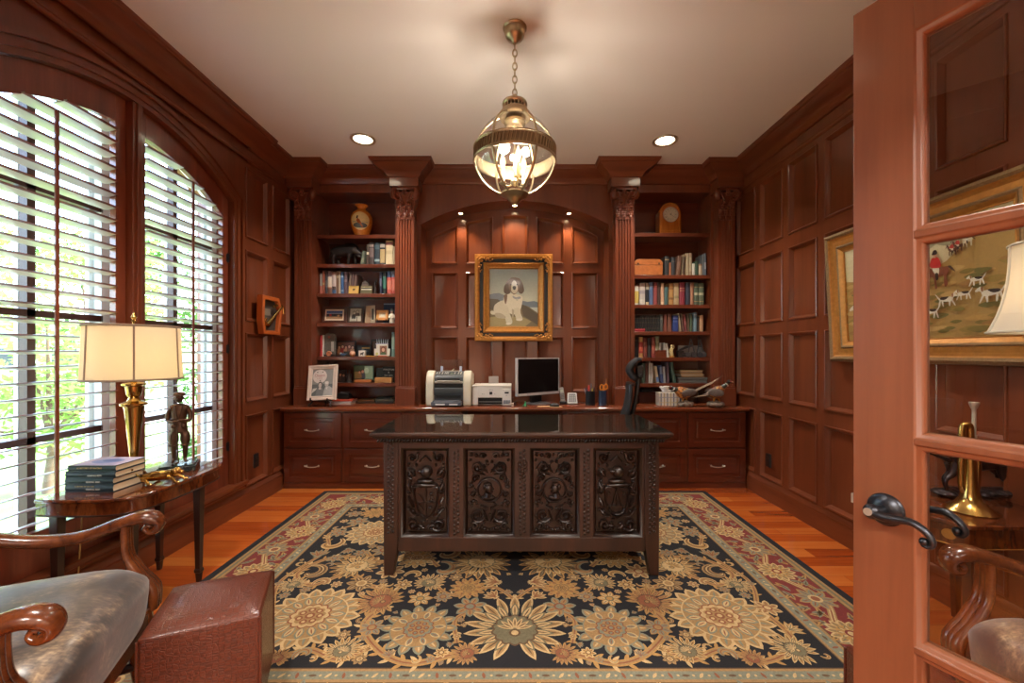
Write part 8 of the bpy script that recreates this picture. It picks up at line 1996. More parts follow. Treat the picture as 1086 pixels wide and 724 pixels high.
def pheasant(x, y, z, rz, label, tail_up, rust, head_up):
    t = thing('pheasant_figurine', label, 'figurine', (x, y, z), rz)   # local: looks along -x
    rock = Ms('stone base', 128, 112, 98, rough=0.9, var=0.4, vscale=60, bump=0.6, bscale=80); mb = MB(); rd = random.Random(4)
    for k in range(14): a = 2*pi*k/14; mb.ell((0.05*cos(a)+0.01, 0.03*sin(a), 0.02+0.004*sin(k*3)), (0.032, 0.028, 0.02), 10, 6)
    mb.ell((0.01, 0, 0.032), (0.045, 0.034, 0.024), 12, 8); mb.build('rock_base', rock, t, smooth=60)
    F = MB(); bodyc = C(*rust); n = 18; m = 15
    A = Vector((-0.10, 0, 0.15)) if not head_up else Vector((-0.07, 0, 0.175)); B = Vector((0.13, 0, 0.135)) if tail_up else Vector((0.12, 0, 0.105))
    v = []; rr = [0.018, 0.03, 0.043, 0.052, 0.057, 0.058, 0.055, 0.05, 0.044, 0.037, 0.03, 0.024, 0.018, 0.013, 0.009]
    u = (B-A).normalized(); up = Vector((0, 1, 0)).cross(u)*-1; up = up if up.z > 0 else -up
    for j in range(m):
        q = j/(m-1); c = A+(B-A)*q+Vector((0, 0, -0.022*sin(pi*q)))
        for k in range(n): a = 2*pi*k/n; v.append(c+Vector((0, 1, 0))*cos(a)*rr[j]*0.82+up*sin(a)*rr[j])
    for j in range(m-1):
        for k in range(n):
            F.pc = [C(206, 144, 56), C(150, 92, 54), C(112, 76, 58), C(92, 84, 76)][(j*3+k*5+(j*k) % 3) % 4] if 3 < j < 10 and k < n//2+2 else (C(96, 70, 54) if j >= 10 else [bodyc, C(176, 112, 48), C(120, 72, 40)][(j+k*2) % 3])
            F.add([v[j*n+k], v[j*n+(k+1) % n], v[(j+1)*n+(k+1) % n], v[(j+1)*n+k]], [(0, 1, 2, 3)])
    o = F.build('body', painted('feather paint', rough=0.5, var=0.35, vscale=110, bump=0.3, bscale=160), t, smooth=0, recalc=False)
    mb = MB(); mb.tube([A+Vector((0.02, 0, 0.002)), A+Vector((-0.028, 0, 0.016 if not head_up else 0.04))], [0.026, 0.017], 12); mb.build('neck', Ms('dark green neck', 58, 62, 56, rough=0.35), t, smooth=60)
    nk = A+Vector((-0.018, 0, 0.012 if not head_up else 0.03)); mb = MB(); mb.tube([nk+Vector((0.004, 0, -0.003)), nk-Vector((0.004, 0, -0.003))], 0.0215, 12); mb.build('white_ring', Ms('white collar', 206, 200, 190), t)
    hd = A+Vector((-0.042, 0, 0.022 if not head_up else 0.058)); mb = MB(); mb.ell(hd, (0.022, 0.018, 0.018), 12, 8); mb.build('head', Ms('bottle green head', 44, 54, 52, rough=0.3), t, smooth=60)
    mb = MB(); mb.tube([hd+Vector((-0.016, 0, 0)), hd+Vector((-0.04, 0, -0.006))], [0.008, 0.0015], 8); mb.build('beak', Ms('pale horn', 196, 184, 150), t); mb = MB()
    for s in (-1, 1): mb.ell(hd+Vector((-0.008, s*0.014, 0.002)), (0.01, 0.006, 0.009), 8, 6)
    mb.build('red_wattle', Ms('wattle', 150, 44, 38), t)
    mb = MB()
    tip = Vector((0.40, 0.0, 0.285)) if tail_up else Vector((0.23, 0.0, 0.075))
    for k in range(5): s = (k-2)*0.006; mb.tube([B+Vector((-0.04, s, 0)), (B+tip)/2+Vector((0, s*1.6, 0.0)), tip-Vector((0.05*abs(k-2), -s, 0.028*abs(k-2) if tail_up else 0))], [0.014, 0.009, 0.002], 8, flat=(0.4, 1))
    mb.build('tail', Ms('barred tail', 134, 110, 88, rough=0.6, var=0.45, vscale=90), t, smooth=60)
    for s in (-1, 1):
        mb = MB(); mb.ell((0.02, s*0.046, 0.132), (0.075, 0.012, 0.036), 14, 8, R=Matrix.Rotation(radians(-6), 3, 'Y')); mb.build('wing', Ms('slate wing', 110, 100, 94, rough=0.5, var=0.5, vscale=80), t, smooth=60)
        mb = MB(); mb.tube([(0.005+0.02*s, s*0.014, 0.095), (0.0+0.03*s, s*0.016, 0.045)], [0.012, 0.006], 8); mb.build('leg', Ms('ochre leg', 196, 140, 58, rough=0.5), t)
Yp = 4.01
pheasant(PX(726, Yp), Yp, CT+0.0065, radians(9), 'long tailed pheasant figurine crouching beside the plaid tissue box', True, (196, 118, 42), False)
pheasant(PX(760, 3.985), 3.985, CT+0.0065, radians(180-8), 'upright pheasant figurine with white collar at the right end of the counter', False, (116, 78, 56), True)
def brown_case():
    Y = 4.36; x = PX(660+205/7.7, Y); t = thing('wooden_box', 'dark brown long box at the back of the right countertop', 'box', (x, Y, CT+0.001)); m = Ms('dark red wood', 78, 34, 22, rough=0.35, var=0.2); mb = MB(); mb.box(-0.1, 0.1, -0.05, 0.05, 0, 0.085); mb.build('body', m, t, bevel=0.003); mb = MB(); mb.box(-0.103, 0.103, -0.053, 0.053, 0.087, 0.108); mb.build('lid', m, t, bevel=0.003)
    t = thing('card_reader', 'small black electronic gadget on the dark brown long box', 'gadget', (PX(660+190/7.7, Y), Y-0.01, CT+0.1105)); mb = MB(); mb.prism([(-0.04, 0), (0.04, 0), (0.04, 0.012), (-0.04, 0.028)], -0.055, 0.055, 'x'); mb.build('case', M_black, t, bevel=0.004); mb = MB(); mb.tube([(0.05, 0, 0.014), (0.075, -0.01, 0.008), (0.085, -0.02, 0.006)], 0.004, 6); mb.build('plug', M_black, t)
brown_case()
# ================================================================== OFFICE MACHINES
def laser_printer():
    Y = 4.06; x = PX(475.5, Y); t = thing('laser_printer', 'tall cream and grey laser printer with clear paper support', 'printer', (x, Y, CT+0.001))
    w = 0.435; bg = Ms('putty plastic', 214, 204, 184, rough=0.45); gr = Ms('slate plastic', 66, 70, 74, rough=0.4); dk = Ms('dark slot', 22, 24, 26, rough=0.5)
    for s in (-1, 1):
        mb = MB(); a, b = sorted((s*w/2, s*(w/2-0.078)))
        o = [(-0.0, 0.0), (0.30, 0.0), (0.30, 0.30), (0.10, 0.335), (0.055, 0.322), (0.012, 0.275), (0.0, 0.22)]
        mb.prism(o, a, b, 'x'); mb.build('side_cover', bg, t, bevel=0.012, bseg=3)
    i0 = w/2-0.078
    mb = MB(); mb.prism([(0.02, 0.05), (0.30, 0.05), (0.30, 0.32), (0.11, 0.325), (0.045, 0.285), (0.03, 0.26)], -i0, i0, 'x'); mb.build('body', gr, t, bevel=0.003)
    mb = MB(); mb.box(-i0+0.004, i0-0.004, 0.0, 0.03, 0.215, 0.235); mb.box(-i0+0.03, i0-0.03, -0.006, 0.02, 0.228, 0.243); mb.build('output_tray', Ms('grey beige plastic', 168, 162, 150), t, bevel=0.004)
    mb = MB(); mb.box(-i0+0.006, i0-0.006, 0.012, 0.021, 0.175, 0.212); mb.box(-i0+0.03, i0-0.03, 0.012, 0.0205, 0.245, 0.262); mb.box(-i0+0.02, i0-0.02, 0.01, 0.0205, 0.075, 0.1); mb.build('slot', dk, t)
    mb = MB(); mb.prism([(0.004, 0.1), (0.02, 0.1), (0.02, 0.175), (-0.004, 0.168), (-0.008, 0.13)], -i0-0.0, i0-0.0, 'x'); mb.build('front_door', gr, t, bevel=0.004)
    mb = MB(); mb.box(-i0-0.012, i0-0.008, -0.085, 0.03, 0.012, 0.045); mb.box(-i0, i0-0.02, -0.075, 0.02, 0.045, 0.055); mb.build('paper_tray', Ms('tray plastic', 84, 86, 96, rough=0.4), t, bevel=0.004)
    mb = MB(); mb.box(-0.11, -0.02, -0.0862, -0.085, 0.017, 0.031); mb.box(0.02, 0.1, -0.0862, -0.085, 0.017, 0.031); mb.build('tray_sticker', M_white, t)
    pn = Ms('panel keys', 206, 204, 200)
    for k, xx in enumerate((-0.125, -0.1, -0.07, -0.045, -0.03, -0.015, 0.05, 0.085, 0.11)):
        mb = MB(); mb.tube([(xx, 0.062, 0.304), (xx+0.006, 0.088, 0.318)], 0.0045, 6); mb.build('key', pn, t)
    mb = MB(); mb.add([(0.01, 0.06, 0.299), (0.035, 0.06, 0.299), (0.035, 0.085, 0.315), (0.01, 0.085, 0.315)], [(0, 1, 2, 3)]); mb.build('display', Ms('lcd', 120, 130, 116, rough=0.2), t)
    mb = MB(T3(0, 0.20, 0.318) @ RX(radians(-14))); mb.prism([(-0.105, 0), (0.105, 0), (0.108, 0.11), (0.098, 0.124), (-0.098, 0.124), (-0.108, 0.11)], 0, 0.004, 'y'); mb.build('paper_support', thin_glass('smoky acrylic', (0.92, 0.9, 0.88, 1), rough=0.15, f0=0.16), t, smooth=0)
    for s in (-1, 1): mb = MB(T3(0, 0.192, 0.318) @ RX(radians(-14))); mb.box(s*0.095-0.012, s*0.095+0.012, -0.01, 0.004, 0, 0.055); mb.build('paper_guide', Ms('pale blue guide', 176, 184, 206), t, bevel=0.003)
    mb = MB(T3(0, 0.185, 0.318)); mb.box(-0.09, 0.09, -0.004, 0.004, 0.006, 0.012); mb.tube([(-0.02, 0, -0.01), (0.03, 0, 0.03)], 0.005, 6); mb.build('feed_bar', Ms('cream bar', 214, 206, 190), t)
laser_printer()
def inkjet():
    Y = 4.08; x = PX(521.5, Y); t = thing('inkjet_printer', 'white tank inkjet printer with raised grey rear paper flap', 'printer', (x, Y, CT+0.001)); w, h = 0.375, 0.196; wh = Ms('white printer shell', 224, 218, 212, rough=0.4); dk = Ms('dark slot', 22, 24, 26)
    mb = MB(); mb.box(-w/2, -w/2+0.055, 0, 0.29, 0.004, h); mb.box(-w/2+0.055, w/2, 0.03, 0.29, 0.004, h); mb.box(-w/2+0.05, w/2-0.085, 0.0, 0.04, 0.075, h); mb.build('body', wh, t, bevel=0.007, bseg=3)
    mb = MB(); mb.box(-w/2-0.001, w/2+0.001, -0.002, 0.291, h-0.016, h-0.002); mb.build('scanner_lid', Ms('lid white', 214, 206, 198, rough=0.4), t, bevel=0.004)
    mb = MB(); mb.box(w/2-0.085, w/2, -0.022, 0.05, 0.004, h-0.034); mb.build('ink_tank', wh, t, bevel=0.005)
    mb = MB(); mb.box(w/2-0.076, w/2-0.008, -0.0234, -0.0215, 0.02, 0.055); mb.build('tank_window', Ms('tank grid', 128, 130, 138, rough=0.3), t)
    mb = MB()
    for k in range(5): mb.box(w/2-0.076+0.0136*k-0.0008, w/2-0.076+0.0136*k+0.0008, -0.0242, -0.0234, 0.02, 0.055)
    mb.box(w/2-0.076, w/2-0.008, -0.0242, -0.0234, 0.037, 0.0384); mb.build('tank_divider', Ms('tank line', 206, 206, 206), t)
    mb = MB(); mb.box(-w/2+0.055, w/2-0.087, 0.022, 0.0315, 0.012, 0.074); mb.build('output_slot', dk, t); mb = MB(); mb.box(-w/2+0.058, w/2-0.09, -0.004, 0.03, 0.03, 0.04); mb.build('output_tray', Ms('grey tray', 88, 86, 86), t, bevel=0.002)
    mb = MB(); mb.box(-0.022, 0.006, -0.002, 0.002, 0.106, 0.134); mb.build('control_button', dk, t, bevel=0.002); mb = MB(); mb.box(w/2-0.063, w/2-0.023, -0.0234, -0.0215, 0.118, 0.134); mb.build('badge', dk, t)
    for dx, zz in ((-0.075, 0.112), (-0.09, 0.112), (0.03, 0.112)): mb = MB(); mb.lathe([(0.004, 0), (0.0035, 0.0015), (0, 0.0015)], (dx, -0.0002, zz), 10, R=Matrix.Rotation(pi/2, 3, 'X')); mb.build('indicator', Ms('grey key', 150, 150, 150), t)
    mb = MB(); mb.text('EPSON', 0.013, ((-0.006, -0.0008, 0.15), (1, 0, 0), (0, 0, 1)), 0.0004); mb.build('lettering', Ms('grey lettering', 96, 96, 100), t, smooth=0); mb = MB(); mb.text('ET', 0.014, ((w/2-0.043, -0.0224, 0.1), (1, 0, 0), (0, 0, 1)), 0.0004); mb.build('lettering', Ms('grey lettering', 96, 96, 100), t, smooth=0)
    mb = MB(T3(0.0, 0.25, h) @ RX(radians(-12))); mb.box(-0.045, 0.055, 0, 0.005, -0.01, 0.075); mb.build('paper_flap', Ms('grey flap', 150, 142, 138, rough=0.4), t, bevel=0.003)
inkjet()
def monitor():
    pl, pr = Vector((0.022, 4.06, 0)), Vector((0.460, 4.40, 0)); c = (pl+pr)/2; d = (pr-pl); w = d.length; ang = atan2(d.y, d.x)
    t = thing('computer_monitor', 'black screen monitor with silver bezel turned slightly on its stand', 'monitor', (c.x, c.y, CT+0.001), ang); sv = Ms('silver bezel', 196, 190, 190, rough=0.3, metal=0.3)
    z0, z1 = 0.088, 0.458; b = 0.012
    mb = MB(); mb.rings(lambda u, v, dd: (u, -dd, v), rect(-w/2, w/2, z0, z1), [(0, -0.03), (0, 0.0), (0.002, 0.002), (b-0.001, 0.002), (b, -0.001)], cap=False); mb.box(-w/2, w/2, -0.0005, 0.03, z0, z0+0.026); mb.build('bezel', sv, t, smooth=0)
    mb = MB(); mb.box(-w/2+0.006, w/2-0.006, 0.01, 0.038, z0+0.006, z1-0.006); mb.build('housing', M_black, t, bevel=0.006)
    mb = MB(); mb.box(-w/2+b, w/2-b, 0.0008, 0.01, z0+0.026, z1-b); mb.build('screen', plain('screen glass', C(9, 9, 10), rough=0.25, spec=0.4), t, smooth=0)
    mb = MB(); mb.box(-w/2+0.015, -w/2+0.055, -0.0012, 0.0, z0+0.008, z0+0.018); mb.box(-w/2+0.065, -w/2+0.12, -0.0012, 0.0, z0+0.006, z0+0.02); mb.build('sticker', M_white, t)
    mb = MB(); mb.box(-0.075, 0.075, 0.04, 0.06, 0.016, 0.2); mb.build('stand_neck', M_black, t, bevel=0.006)
    mb = MB(); mb.lathe([(0, 0), (0.125, 0), (0.125, 0.006), (0.11, 0.012), (0, 0.016)], (0, 0.02, 0), 32); mb.build('stand_base', Ms('grey stand', 92, 88, 90, rough=0.3), t, smooth=40)
monitor()
def green_tripod():
    Y = 4.00; x = PX(557, Y); t = thing('mini_tripod', 'tiny green tripod holder below the monitor corner', 'tripod', (x, Y, CT+0.001)); g = Ms('green plastic', 30, 150, 92, rough=0.35)
    mb = MB(); mb.tube([(0, 0, 0.024), (0, 0, 0.05)], 0.006, 8); mb.ell((0, 0, 0.027), 0.009, 8, 6); mb.build('hub', g, t)
    for k in range(3): a = 2*pi*k/3+0.5; mb = MB(); mb.tube([(0, 0, 0.026), (0.026*cos(a), 0.026*sin(a), 0.004)], [0.006, 0.0045], 8); mb.build('leg', g, t)
green_tripod()
def mouse():
    Y = 4.00; t = thing('mouse_pad', 'pale tan mouse pad on the countertop before the monitor', 'mouse pad', (PX(583, Y), Y, CT+0.0008), radians(-3)); mb = MB(); mb.prism([(-0.118, -0.032), (0.118, -0.032), (0.105, 0.03), (-0.112, 0.03)], 0, 0.004, 'z'); mb.build('pad', Ms('tan pad', 206, 166, 124, rough=0.8), t, bevel=0.002); mb = MB(); mb.tube([(-0.11, -0.0325, 0.002), (0.112, -0.0325, 0.002)], 0.0016, 6); mb.build('stitched_edge', Ms('pad edge', 170, 130, 92), t)
    t = thing('computer_mouse', 'black computer mouse lying on the tan mouse pad', 'mouse', (PX(588, Y), Y, CT+0.0052), radians(70)); mb = MB(); mb.ell((0, 0, 0.006), (0.03, 0.05, 0.028), 16, 10)
    mb.v = [(x, y, max(z, 0)) for x, y, z in mb.v]; mb.build('body', M_black, t, smooth=60); mb = MB(); mb.lathe([(0, -0.003), (0.007, -0.003), (0.007, 0.003), (0, 0.003)], (0, 0.03, 0.0285), 12, R=Matrix.Rotation(pi/2, 3, 'Y')); mb.build('wheel', Ms('red accent', 150, 40, 40), t)
mouse()
def phone():
    Y = 4.22; t = thing('cordless_phone', 'silver cordless handset standing in its charging cradle', 'phone', (PX(597, Y), Y, CT+0.001)); sv = Ms('phone silver', 150, 146, 142, rough=0.35, metal=0.2)
    mb = MB(); mb.box(-0.034, 0.034, -0.04, 0.04, 0, 0.03); mb.build('cradle', M_black, t, bevel=0.008); mb = MB(T3(0, -0.008, 0.02) @ RX(radians(-10)) @ RY(radians(-6))); mb.prism([(-0.024, 0), (0.024, 0), (0.022, 0.11), (0.019, 0.145), (-0.019, 0.145), (-0.022, 0.11)], -0.012, 0.012, 'y'); mb.build('handset', sv, t, bevel=0.006)
    mb = MB(T3(0, -0.008, 0.02) @ RX(radians(-10)) @ RY(radians(-6))); mb.box(-0.014, 0.014, -0.0135, -0.0122, 0.096, 0.122); mb.build('display', Ms('phone lcd', 184, 190, 170), t); mb = MB(T3(0, -0.008, 0.02) @ RX(radians(-10)) @ RY(radians(-6)))
    for r in range(4):
        for c in range(3): mb.box(-0.0155+0.0115*c, -0.0075+0.0115*c, -0.0138, -0.012, 0.03+0.014*r, 0.039+0.014*r)
    mb.build('keypad', Ms('keypad dark', 60, 60, 62), t)
    Y = 4.18; t = thing('answering_machine', 'grey tilted phone base with keypad beside the handset', 'phone base', (PX(607, Y), Y, CT+0.001), radians(-6)); M = T3(0, 0, 0.004) @ RX(radians(-22))
    mb = MB(M); mb.prism([(-0.05, 0), (0.052, 0), (0.042, 0.112), (-0.046, 0.112)], -0.012, 0.018, 'y'); mb.build('body', Ms('phone base grey', 206, 202, 196, rough=0.4), t, bevel=0.006); mb = MB(M); mb.prism([(-0.036, 0.018), (0.038, 0.018), (0.032, 0.1), (-0.034, 0.1)], -0.0135, -0.0118, 'y'); mb.build('panel', Ms('panel grey', 120, 118, 116), t); mb = MB(M)
    for r in range(4):
        for c in range(4): mb.box(-0.03+0.016*c, -0.02+0.016*c, -0.0155, -0.013, 0.024+0.017*r, 0.034+0.017*r)
    mb.build('keypad', Ms('keypad light', 176, 176, 172), t)
phone()
def cup(Y, xpx, r, h, label, kind):
    x = PX(xpx, Y); t = thing('pen_cup', label, 'pen cup', (x, Y, CT+0.001))
    if kind == 0: mat = plain('black mesh cup', C(34, 34, 38), rough=0.4, metal=0.4)
    else: mat = plain('dark blue cup', C(40, 54, 78), rough=0.25, coat=0.5, var=0.4, vscale=40)
    mb = MB(); mb.lathe([(0, 0), (r*0.98, 0), (r, 0.004), (r, h), (r-0.003, h), (r-0.003, 0.006), (0, 0.006)], n=28); mb.build('body', mat, t, smooth=40)
    mb = MB(); mb.tube([((r-0.001)*cos(2*pi*k/28), (r-0.001)*sin(2*pi*k/28), h) for k in range(28)], 0.0025, 6, closed=True); mb.build('rim', mat, t); return x
def pen2(x, y, z, dx, dy, L, col, label, cap=None, r=0.004):
    t = thing('pen', label, 'pen', (x, y, z)); d = Vector((dx, dy, 1)).normalized(); mb = MB(); mb.tube([(0, 0, 0), d*(L*0.8)], r, 8); mb.build('barrel', plain('pen %d %d %d' % col, C(*col), rough=0.35), t); mb = MB(); mb.tube([d*(L*0.8), d*L], [r*1.15, r*0.8], 8); mb.build('cap', plain('pen %d %d %d' % (cap or col), C(*(cap or col)), rough=0.35), t)
Yc = 4.15
x1 = cup(Yc, 626, 0.046, 0.135, 'black pen cup holding markers beside the phone base', 0)
z = CT+0.009
for dx, dy, ox, oy, L, col, cap, lb in ((-0.35, 0, -0.008, 0, 0.16, (150, 150, 156), None, 'silver pen leaning left in the black pen cup'), (-0.02, -0.03, -0.014, -0.014, 0.185, (196, 66, 62), (206, 70, 64), 'fat red marker in the black pen cup'), (0.05, -0.1, 0.006, -0.02, 0.155, (196, 190, 50), None, 'yellow highlighter in the black pen cup'), (0.05, 0.1, 0.005, 0.012, 0.2, (90, 92, 100), None, 'grey pen standing tallest in the black pen cup'), (0.15, 0.05, 0.018, 0.008, 0.165, (30, 30, 34), None, 'black felt pen in the black pen cup'), (-0.12, 0.06, -0.02, 0.012, 0.16, (50, 60, 110), None, 'blue pen in the black pen cup')):
    pen2(x1+ox, Yc+oy, z, dx, dy, L, col, lb, cap, 0.0085 if 'fat' in lb else 0.005)
Y2 = 4.12
x2 = cup(Y2, 639, 0.04, 0.14, 'dark blue pen cup holding orange scissors', 1)
def scissors():
    t = thing('scissors', 'orange handled scissors standing in the dark blue pen cup', 'scissors', (x2-0.004, Y2-0.006, CT+0.012)); t.rotation_euler = (radians(-4), radians(6), 0); og = Ms('orange handle', 214, 124, 26, rough=0.35)
    for s in (-1, 1):
        mb = MB(); mb.prism([(0, 0.0), (s*0.006, 0.03), (s*0.012, 0.13), (s*0.0, 0.14), (-s*0.004, 0.12)], -0.0012*s, -0.0012*s+0.0016, 'y'); mb.build('blade', M_steel, t)
        mb = MB(); mb.tube([(s*0.02+0.017*cos(a), 0, 0.165+0.026*sin(a)+s*0.004) for a in [2*pi*k/20 for k in range(20)]], 0.0055, 8, closed=True); mb.tube([(0, 0, 0.125), (s*0.012, 0, 0.145)], 0.006, 8); mb.build('handle', og, t, smooth=60)
scissors()
pen2(x2+0.016, Y2+0.012, z, 0.12, 0.05, 0.255, (176, 112, 50), 'tall orange pencil in the dark blue pen cup', None, 0.0035)
def cables():
    k = Ms('cable black', 22, 22, 24, rough=0.5)
    for i, (p, lb) in enumerate((([(0.0, 4.30, CT+0.004), (0.01, 4.12, CT+0.006), (-0.03, 4.06, CT+0.006), (-0.06, 4.16, CT+0.006), (-0.05, 4.40, CT+0.006)], 'black cable looped between the white printer and monitor'), ([(0.02, 4.34, CT+0.016), (-0.01, 4.2, CT+0.018), (-0.018, 4.1, CT+0.03), (-0.018, 4.16, CT+0.07), (-0.016, 4.38, CT+0.05)], 'black cable arching beside the white printer'), ([(0.46, 4.38, CT+0.006), (0.53, 4.3, CT+0.005), (0.60, 4.34, CT+0.005), (0.72, 4.28, CT+0.005), (0.78, 4.36, CT+0.005)], 'black cord lying behind the phones'))):
        o = MB().tube(catmull([Vector(q) for q in p], 6), 0.004, 6).build('cable', k, smooth=60); tag(o, lb, 'cable')
    t = thing('power_adapter', 'small pale adapter plug at the white printer side', 'adapter', (PX(543.5, 4.02), 4.02, CT+0.001)); m = Ms('pale adapter', 196, 176, 160); mb = MB(); mb.box(-0.012, 0.012, -0.014, 0.014, 0, 0.034); mb.build('case', m, t, bevel=0.004); mb = MB(); mb.tube([(-0.012, 0, 0.02), (-0.03, 0.01, 0.03), (-0.024, 0.05, 0.02)], 0.0035, 6); mb.build('lead', m, t)
cables()

# ================================================================== OUTDOORS
def grass_mat():
    m, nt, out = new_mat('lawn'); p = N(nt, 'ShaderNodeBsdfPrincipled'); setin(p, Roughness=0.9); tc = N(nt, 'ShaderNodeTexCoord'); nz = N(nt, 'ShaderNodeTexNoise', Scale=1.2, Detail=8.0, Roughness=0.75); nt.links.new(tc.outputs['Object'], nz.inputs['Vector'])
    cr = N(nt, 'ShaderNodeValToRGB'); e = cr.color_ramp.elements; e[0].position = 0.3; e[0].color = C(70, 104, 48); e[1].position = 0.7; e[1].color = C(136, 166, 84); nt.links.new(nz.outputs['Fac'], cr.inputs[0]); nt.links.new(cr.outputs[0], p.inputs['Base Color']); nt.links.new(p.outputs[0], out.inputs[0]); return m
GZ = -0.35
mb = MB(); mb.box(-60, -2.46, -40, 70, GZ-0.1, GZ); struct(mb.build('lawn_ground', grass_mat(), smooth=0))
mb = MB(); mb.prism([(-9.6, -20), (-7.0, -20), (-7.2, 4), (-8.4, 10), (-13, 22), (-23, 40), (-27, 40), (-17, 22), (-10.6, 10), (-9.6, 4)], GZ+0.001, GZ+0.012, 'z'); struct(mb.build('driveway_paving', Ms('pale concrete', 196, 190, 178, rough=0.9, var=0.1, vscale=2), smooth=0))
mb = MB(); mb.prism([(-3.7, 0), (-2.5, 0), (-2.5, 7), (-3.4, 7), (-3.7, 5), (-3.9, 3)], GZ+0.001, GZ+0.03, 'z'); struct(mb.build('planting_bed_ground', Ms('pale mulch', 184, 170, 152, rough=0.95, var=0.5, vscale=14), smooth=0))
def leaf_mat(nm, a, b):
    m, nt, out = new_mat(nm); d = N(nt, 'ShaderNodeBsdfDiffuse'); tl = N(nt, 'ShaderNodeBsdfTranslucent'); oi = N(nt, 'ShaderNodeTexCoord'); nz = N(nt, 'ShaderNodeTexNoise', Scale=2.2, Detail=3.0); nt.links.new(oi.outputs['Object'], nz.inputs['Vector'])
    mx = N(nt, 'ShaderNodeMix', data_type='RGBA'); nt.links.new(nz.outputs['Fac'], mx.inputs[0]); mx.inputs[6].default_value = a; mx.inputs[7].default_value = b; nt.links.new(mx.outputs[2], d.inputs[0]); nt.links.new(mx.outputs[2], tl.inputs[0]); s = N(nt, 'ShaderNodeMixShader'); s.inputs[0].default_value = 0.4; nt.links.new(d.outputs[0], s.inputs[1]); nt.links.new(tl.outputs[0], s.inputs[2]); nt.links.new(s.outputs[0], out.inputs[0]); return m
M_l1 = leaf_mat('bright leaves', C(100, 140, 62), C(160, 182, 104)); M_l2 = leaf_mat('deep leaves', C(48, 84, 40), C(92, 132, 64)); M_bark = Ms('bark', 104, 84, 66, rough=0.9, var=0.3)
def foliage_mesh(seed, n, blobs, ls, mat):
    rd = random.Random(seed); mb = MB()
    for i in range(n):
        c, r = rd.choice(blobs); q = Vector((rd.gauss(0, 1), rd.gauss(0, 1), rd.gauss(0, 1))).normalized()*(rd.random()**0.4); p = Vector(c)+Vector((q.x*r[0], q.y*r[1], q.z*r[2])); a = Vector((rd.gauss(0, 1), rd.gauss(0, 1), rd.gauss(0, 0.6))).normalized(); b = a.cross(Vector((rd.gauss(0, 1), rd.gauss(0, 1), rd.gauss(0, 1)))).normalized(); L = ls*rd.uniform(0.7, 1.3)
        mb.add([p-a*L, p+b*L*0.45, p+a*L, p-b*L*0.45], [(0, 1, 2, 3)])
    return mb
def tree(x, y, h, r, seed, n, ls, label, mat, group, trunk_h=None, rt=0.09):
    t = thing('tree', label, 'tree', (x, y, GZ), 0, group); rd = random.Random(seed); th = trunk_h or h*0.4; blobs = []
    for k in range(9): a = rd.uniform(0, 2*pi); q = rd.uniform(0, 0.75)*r; blobs.append(((q*cos(a), q*sin(a), rd.uniform(th, h-r*0.35)), (r*0.5, r*0.5, r*0.38)))
    foliage_mesh(seed, n, blobs, ls, mat).build('foliage', mat, t, smooth=0, recalc=False)
    mb = MB(); mb.tube([(0, 0, 0), (0.05, 0, th*0.6), (0, 0.03, th), (0, 0, h*0.8)], [rt, rt*0.8, rt*0.6, rt*0.2], 8)
    for c, rr in blobs[:6]: mb.tube([(0, 0.02, th*0.9), (c[0]*0.6, c[1]*0.6, (th+c[2])/2), c], [rt*0.4, rt*0.25, rt*0.08], 6)
    mb.build('trunk', M_bark, t, smooth=60)
tree(-5.4, 4.9, 2.4, 1.0, 1, 2600, 0.05, 'young pale leaved tree just outside the left shutter', M_l1, 'trees seen through the shutters', 0.7, 0.05)
tree(-5.0, 7.6, 3.6, 1.1, 2, 3000, 0.06, 'full green tree outside the right shutter', M_l2, 'trees seen through the shutters', 0.6, 0.08)
tree(-8.6, 8.6, 4.6, 1.4, 3, 2600, 0.07, 'tall bright tree beyond the right shutter, behind the full green one', M_l1, 'trees seen through the shutters', 1.6)
tree(-16, 12.0, 6.5, 2.2, 4, 2600, 0.11, 'large pale tree across the driveway, seen through left shutter', M_l1, 'trees seen through the shutters', 2.0, 0.16)
tree(-20, 22, 8.5, 3.2, 5, 2600, 0.15, 'distant dark green tree beside the far house', M_l2, 'trees seen through the shutters', 2.2, 0.2)
tree(-11, 18, 7.0, 2.4, 6, 2600, 0.12, 'broad dark green tree far behind the right shutter', M_l2, 'trees seen through the shutters', 1.6, 0.18)
tree(-25, 16, 6.5, 2.6, 7, 2200, 0.14, 'far pale green tree at the street, left shutter view', M_l1, 'trees seen through the shutters', 2.0, 0.18)
def shrub(x, y, r, h, seed, label, mat):
    t = thing('shrub', label, 'shrub', (x, y, GZ), 0, 'shrubs outside the window'); foliage_mesh(seed, 1100, [((0, 0, h*0.5), (r, r, h*0.5))], 0.045, mat).build('foliage', mat, t, smooth=0, recalc=False); mb = MB()
    for k in range(4): a = k*1.6; mb.tube([(0.03*cos(a), 0.03*sin(a), 0), (r*0.5*cos(a), r*0.5*sin(a), h*0.7)], [0.015, 0.005], 6)
    mb.build('stem', M_bark, t)
shrub(-3.3, 3.55, 0.35, 0.75, 21, 'bright low shrub under the left shutter', M_l1); shrub(-3.2, 4.5, 0.4, 0.8, 22, 'deep green shrub under the right shutter', M_l2); shrub(-11.5, 10.5, 1.0, 1.1, 23, 'rounded shrub across the driveway', M_l2)
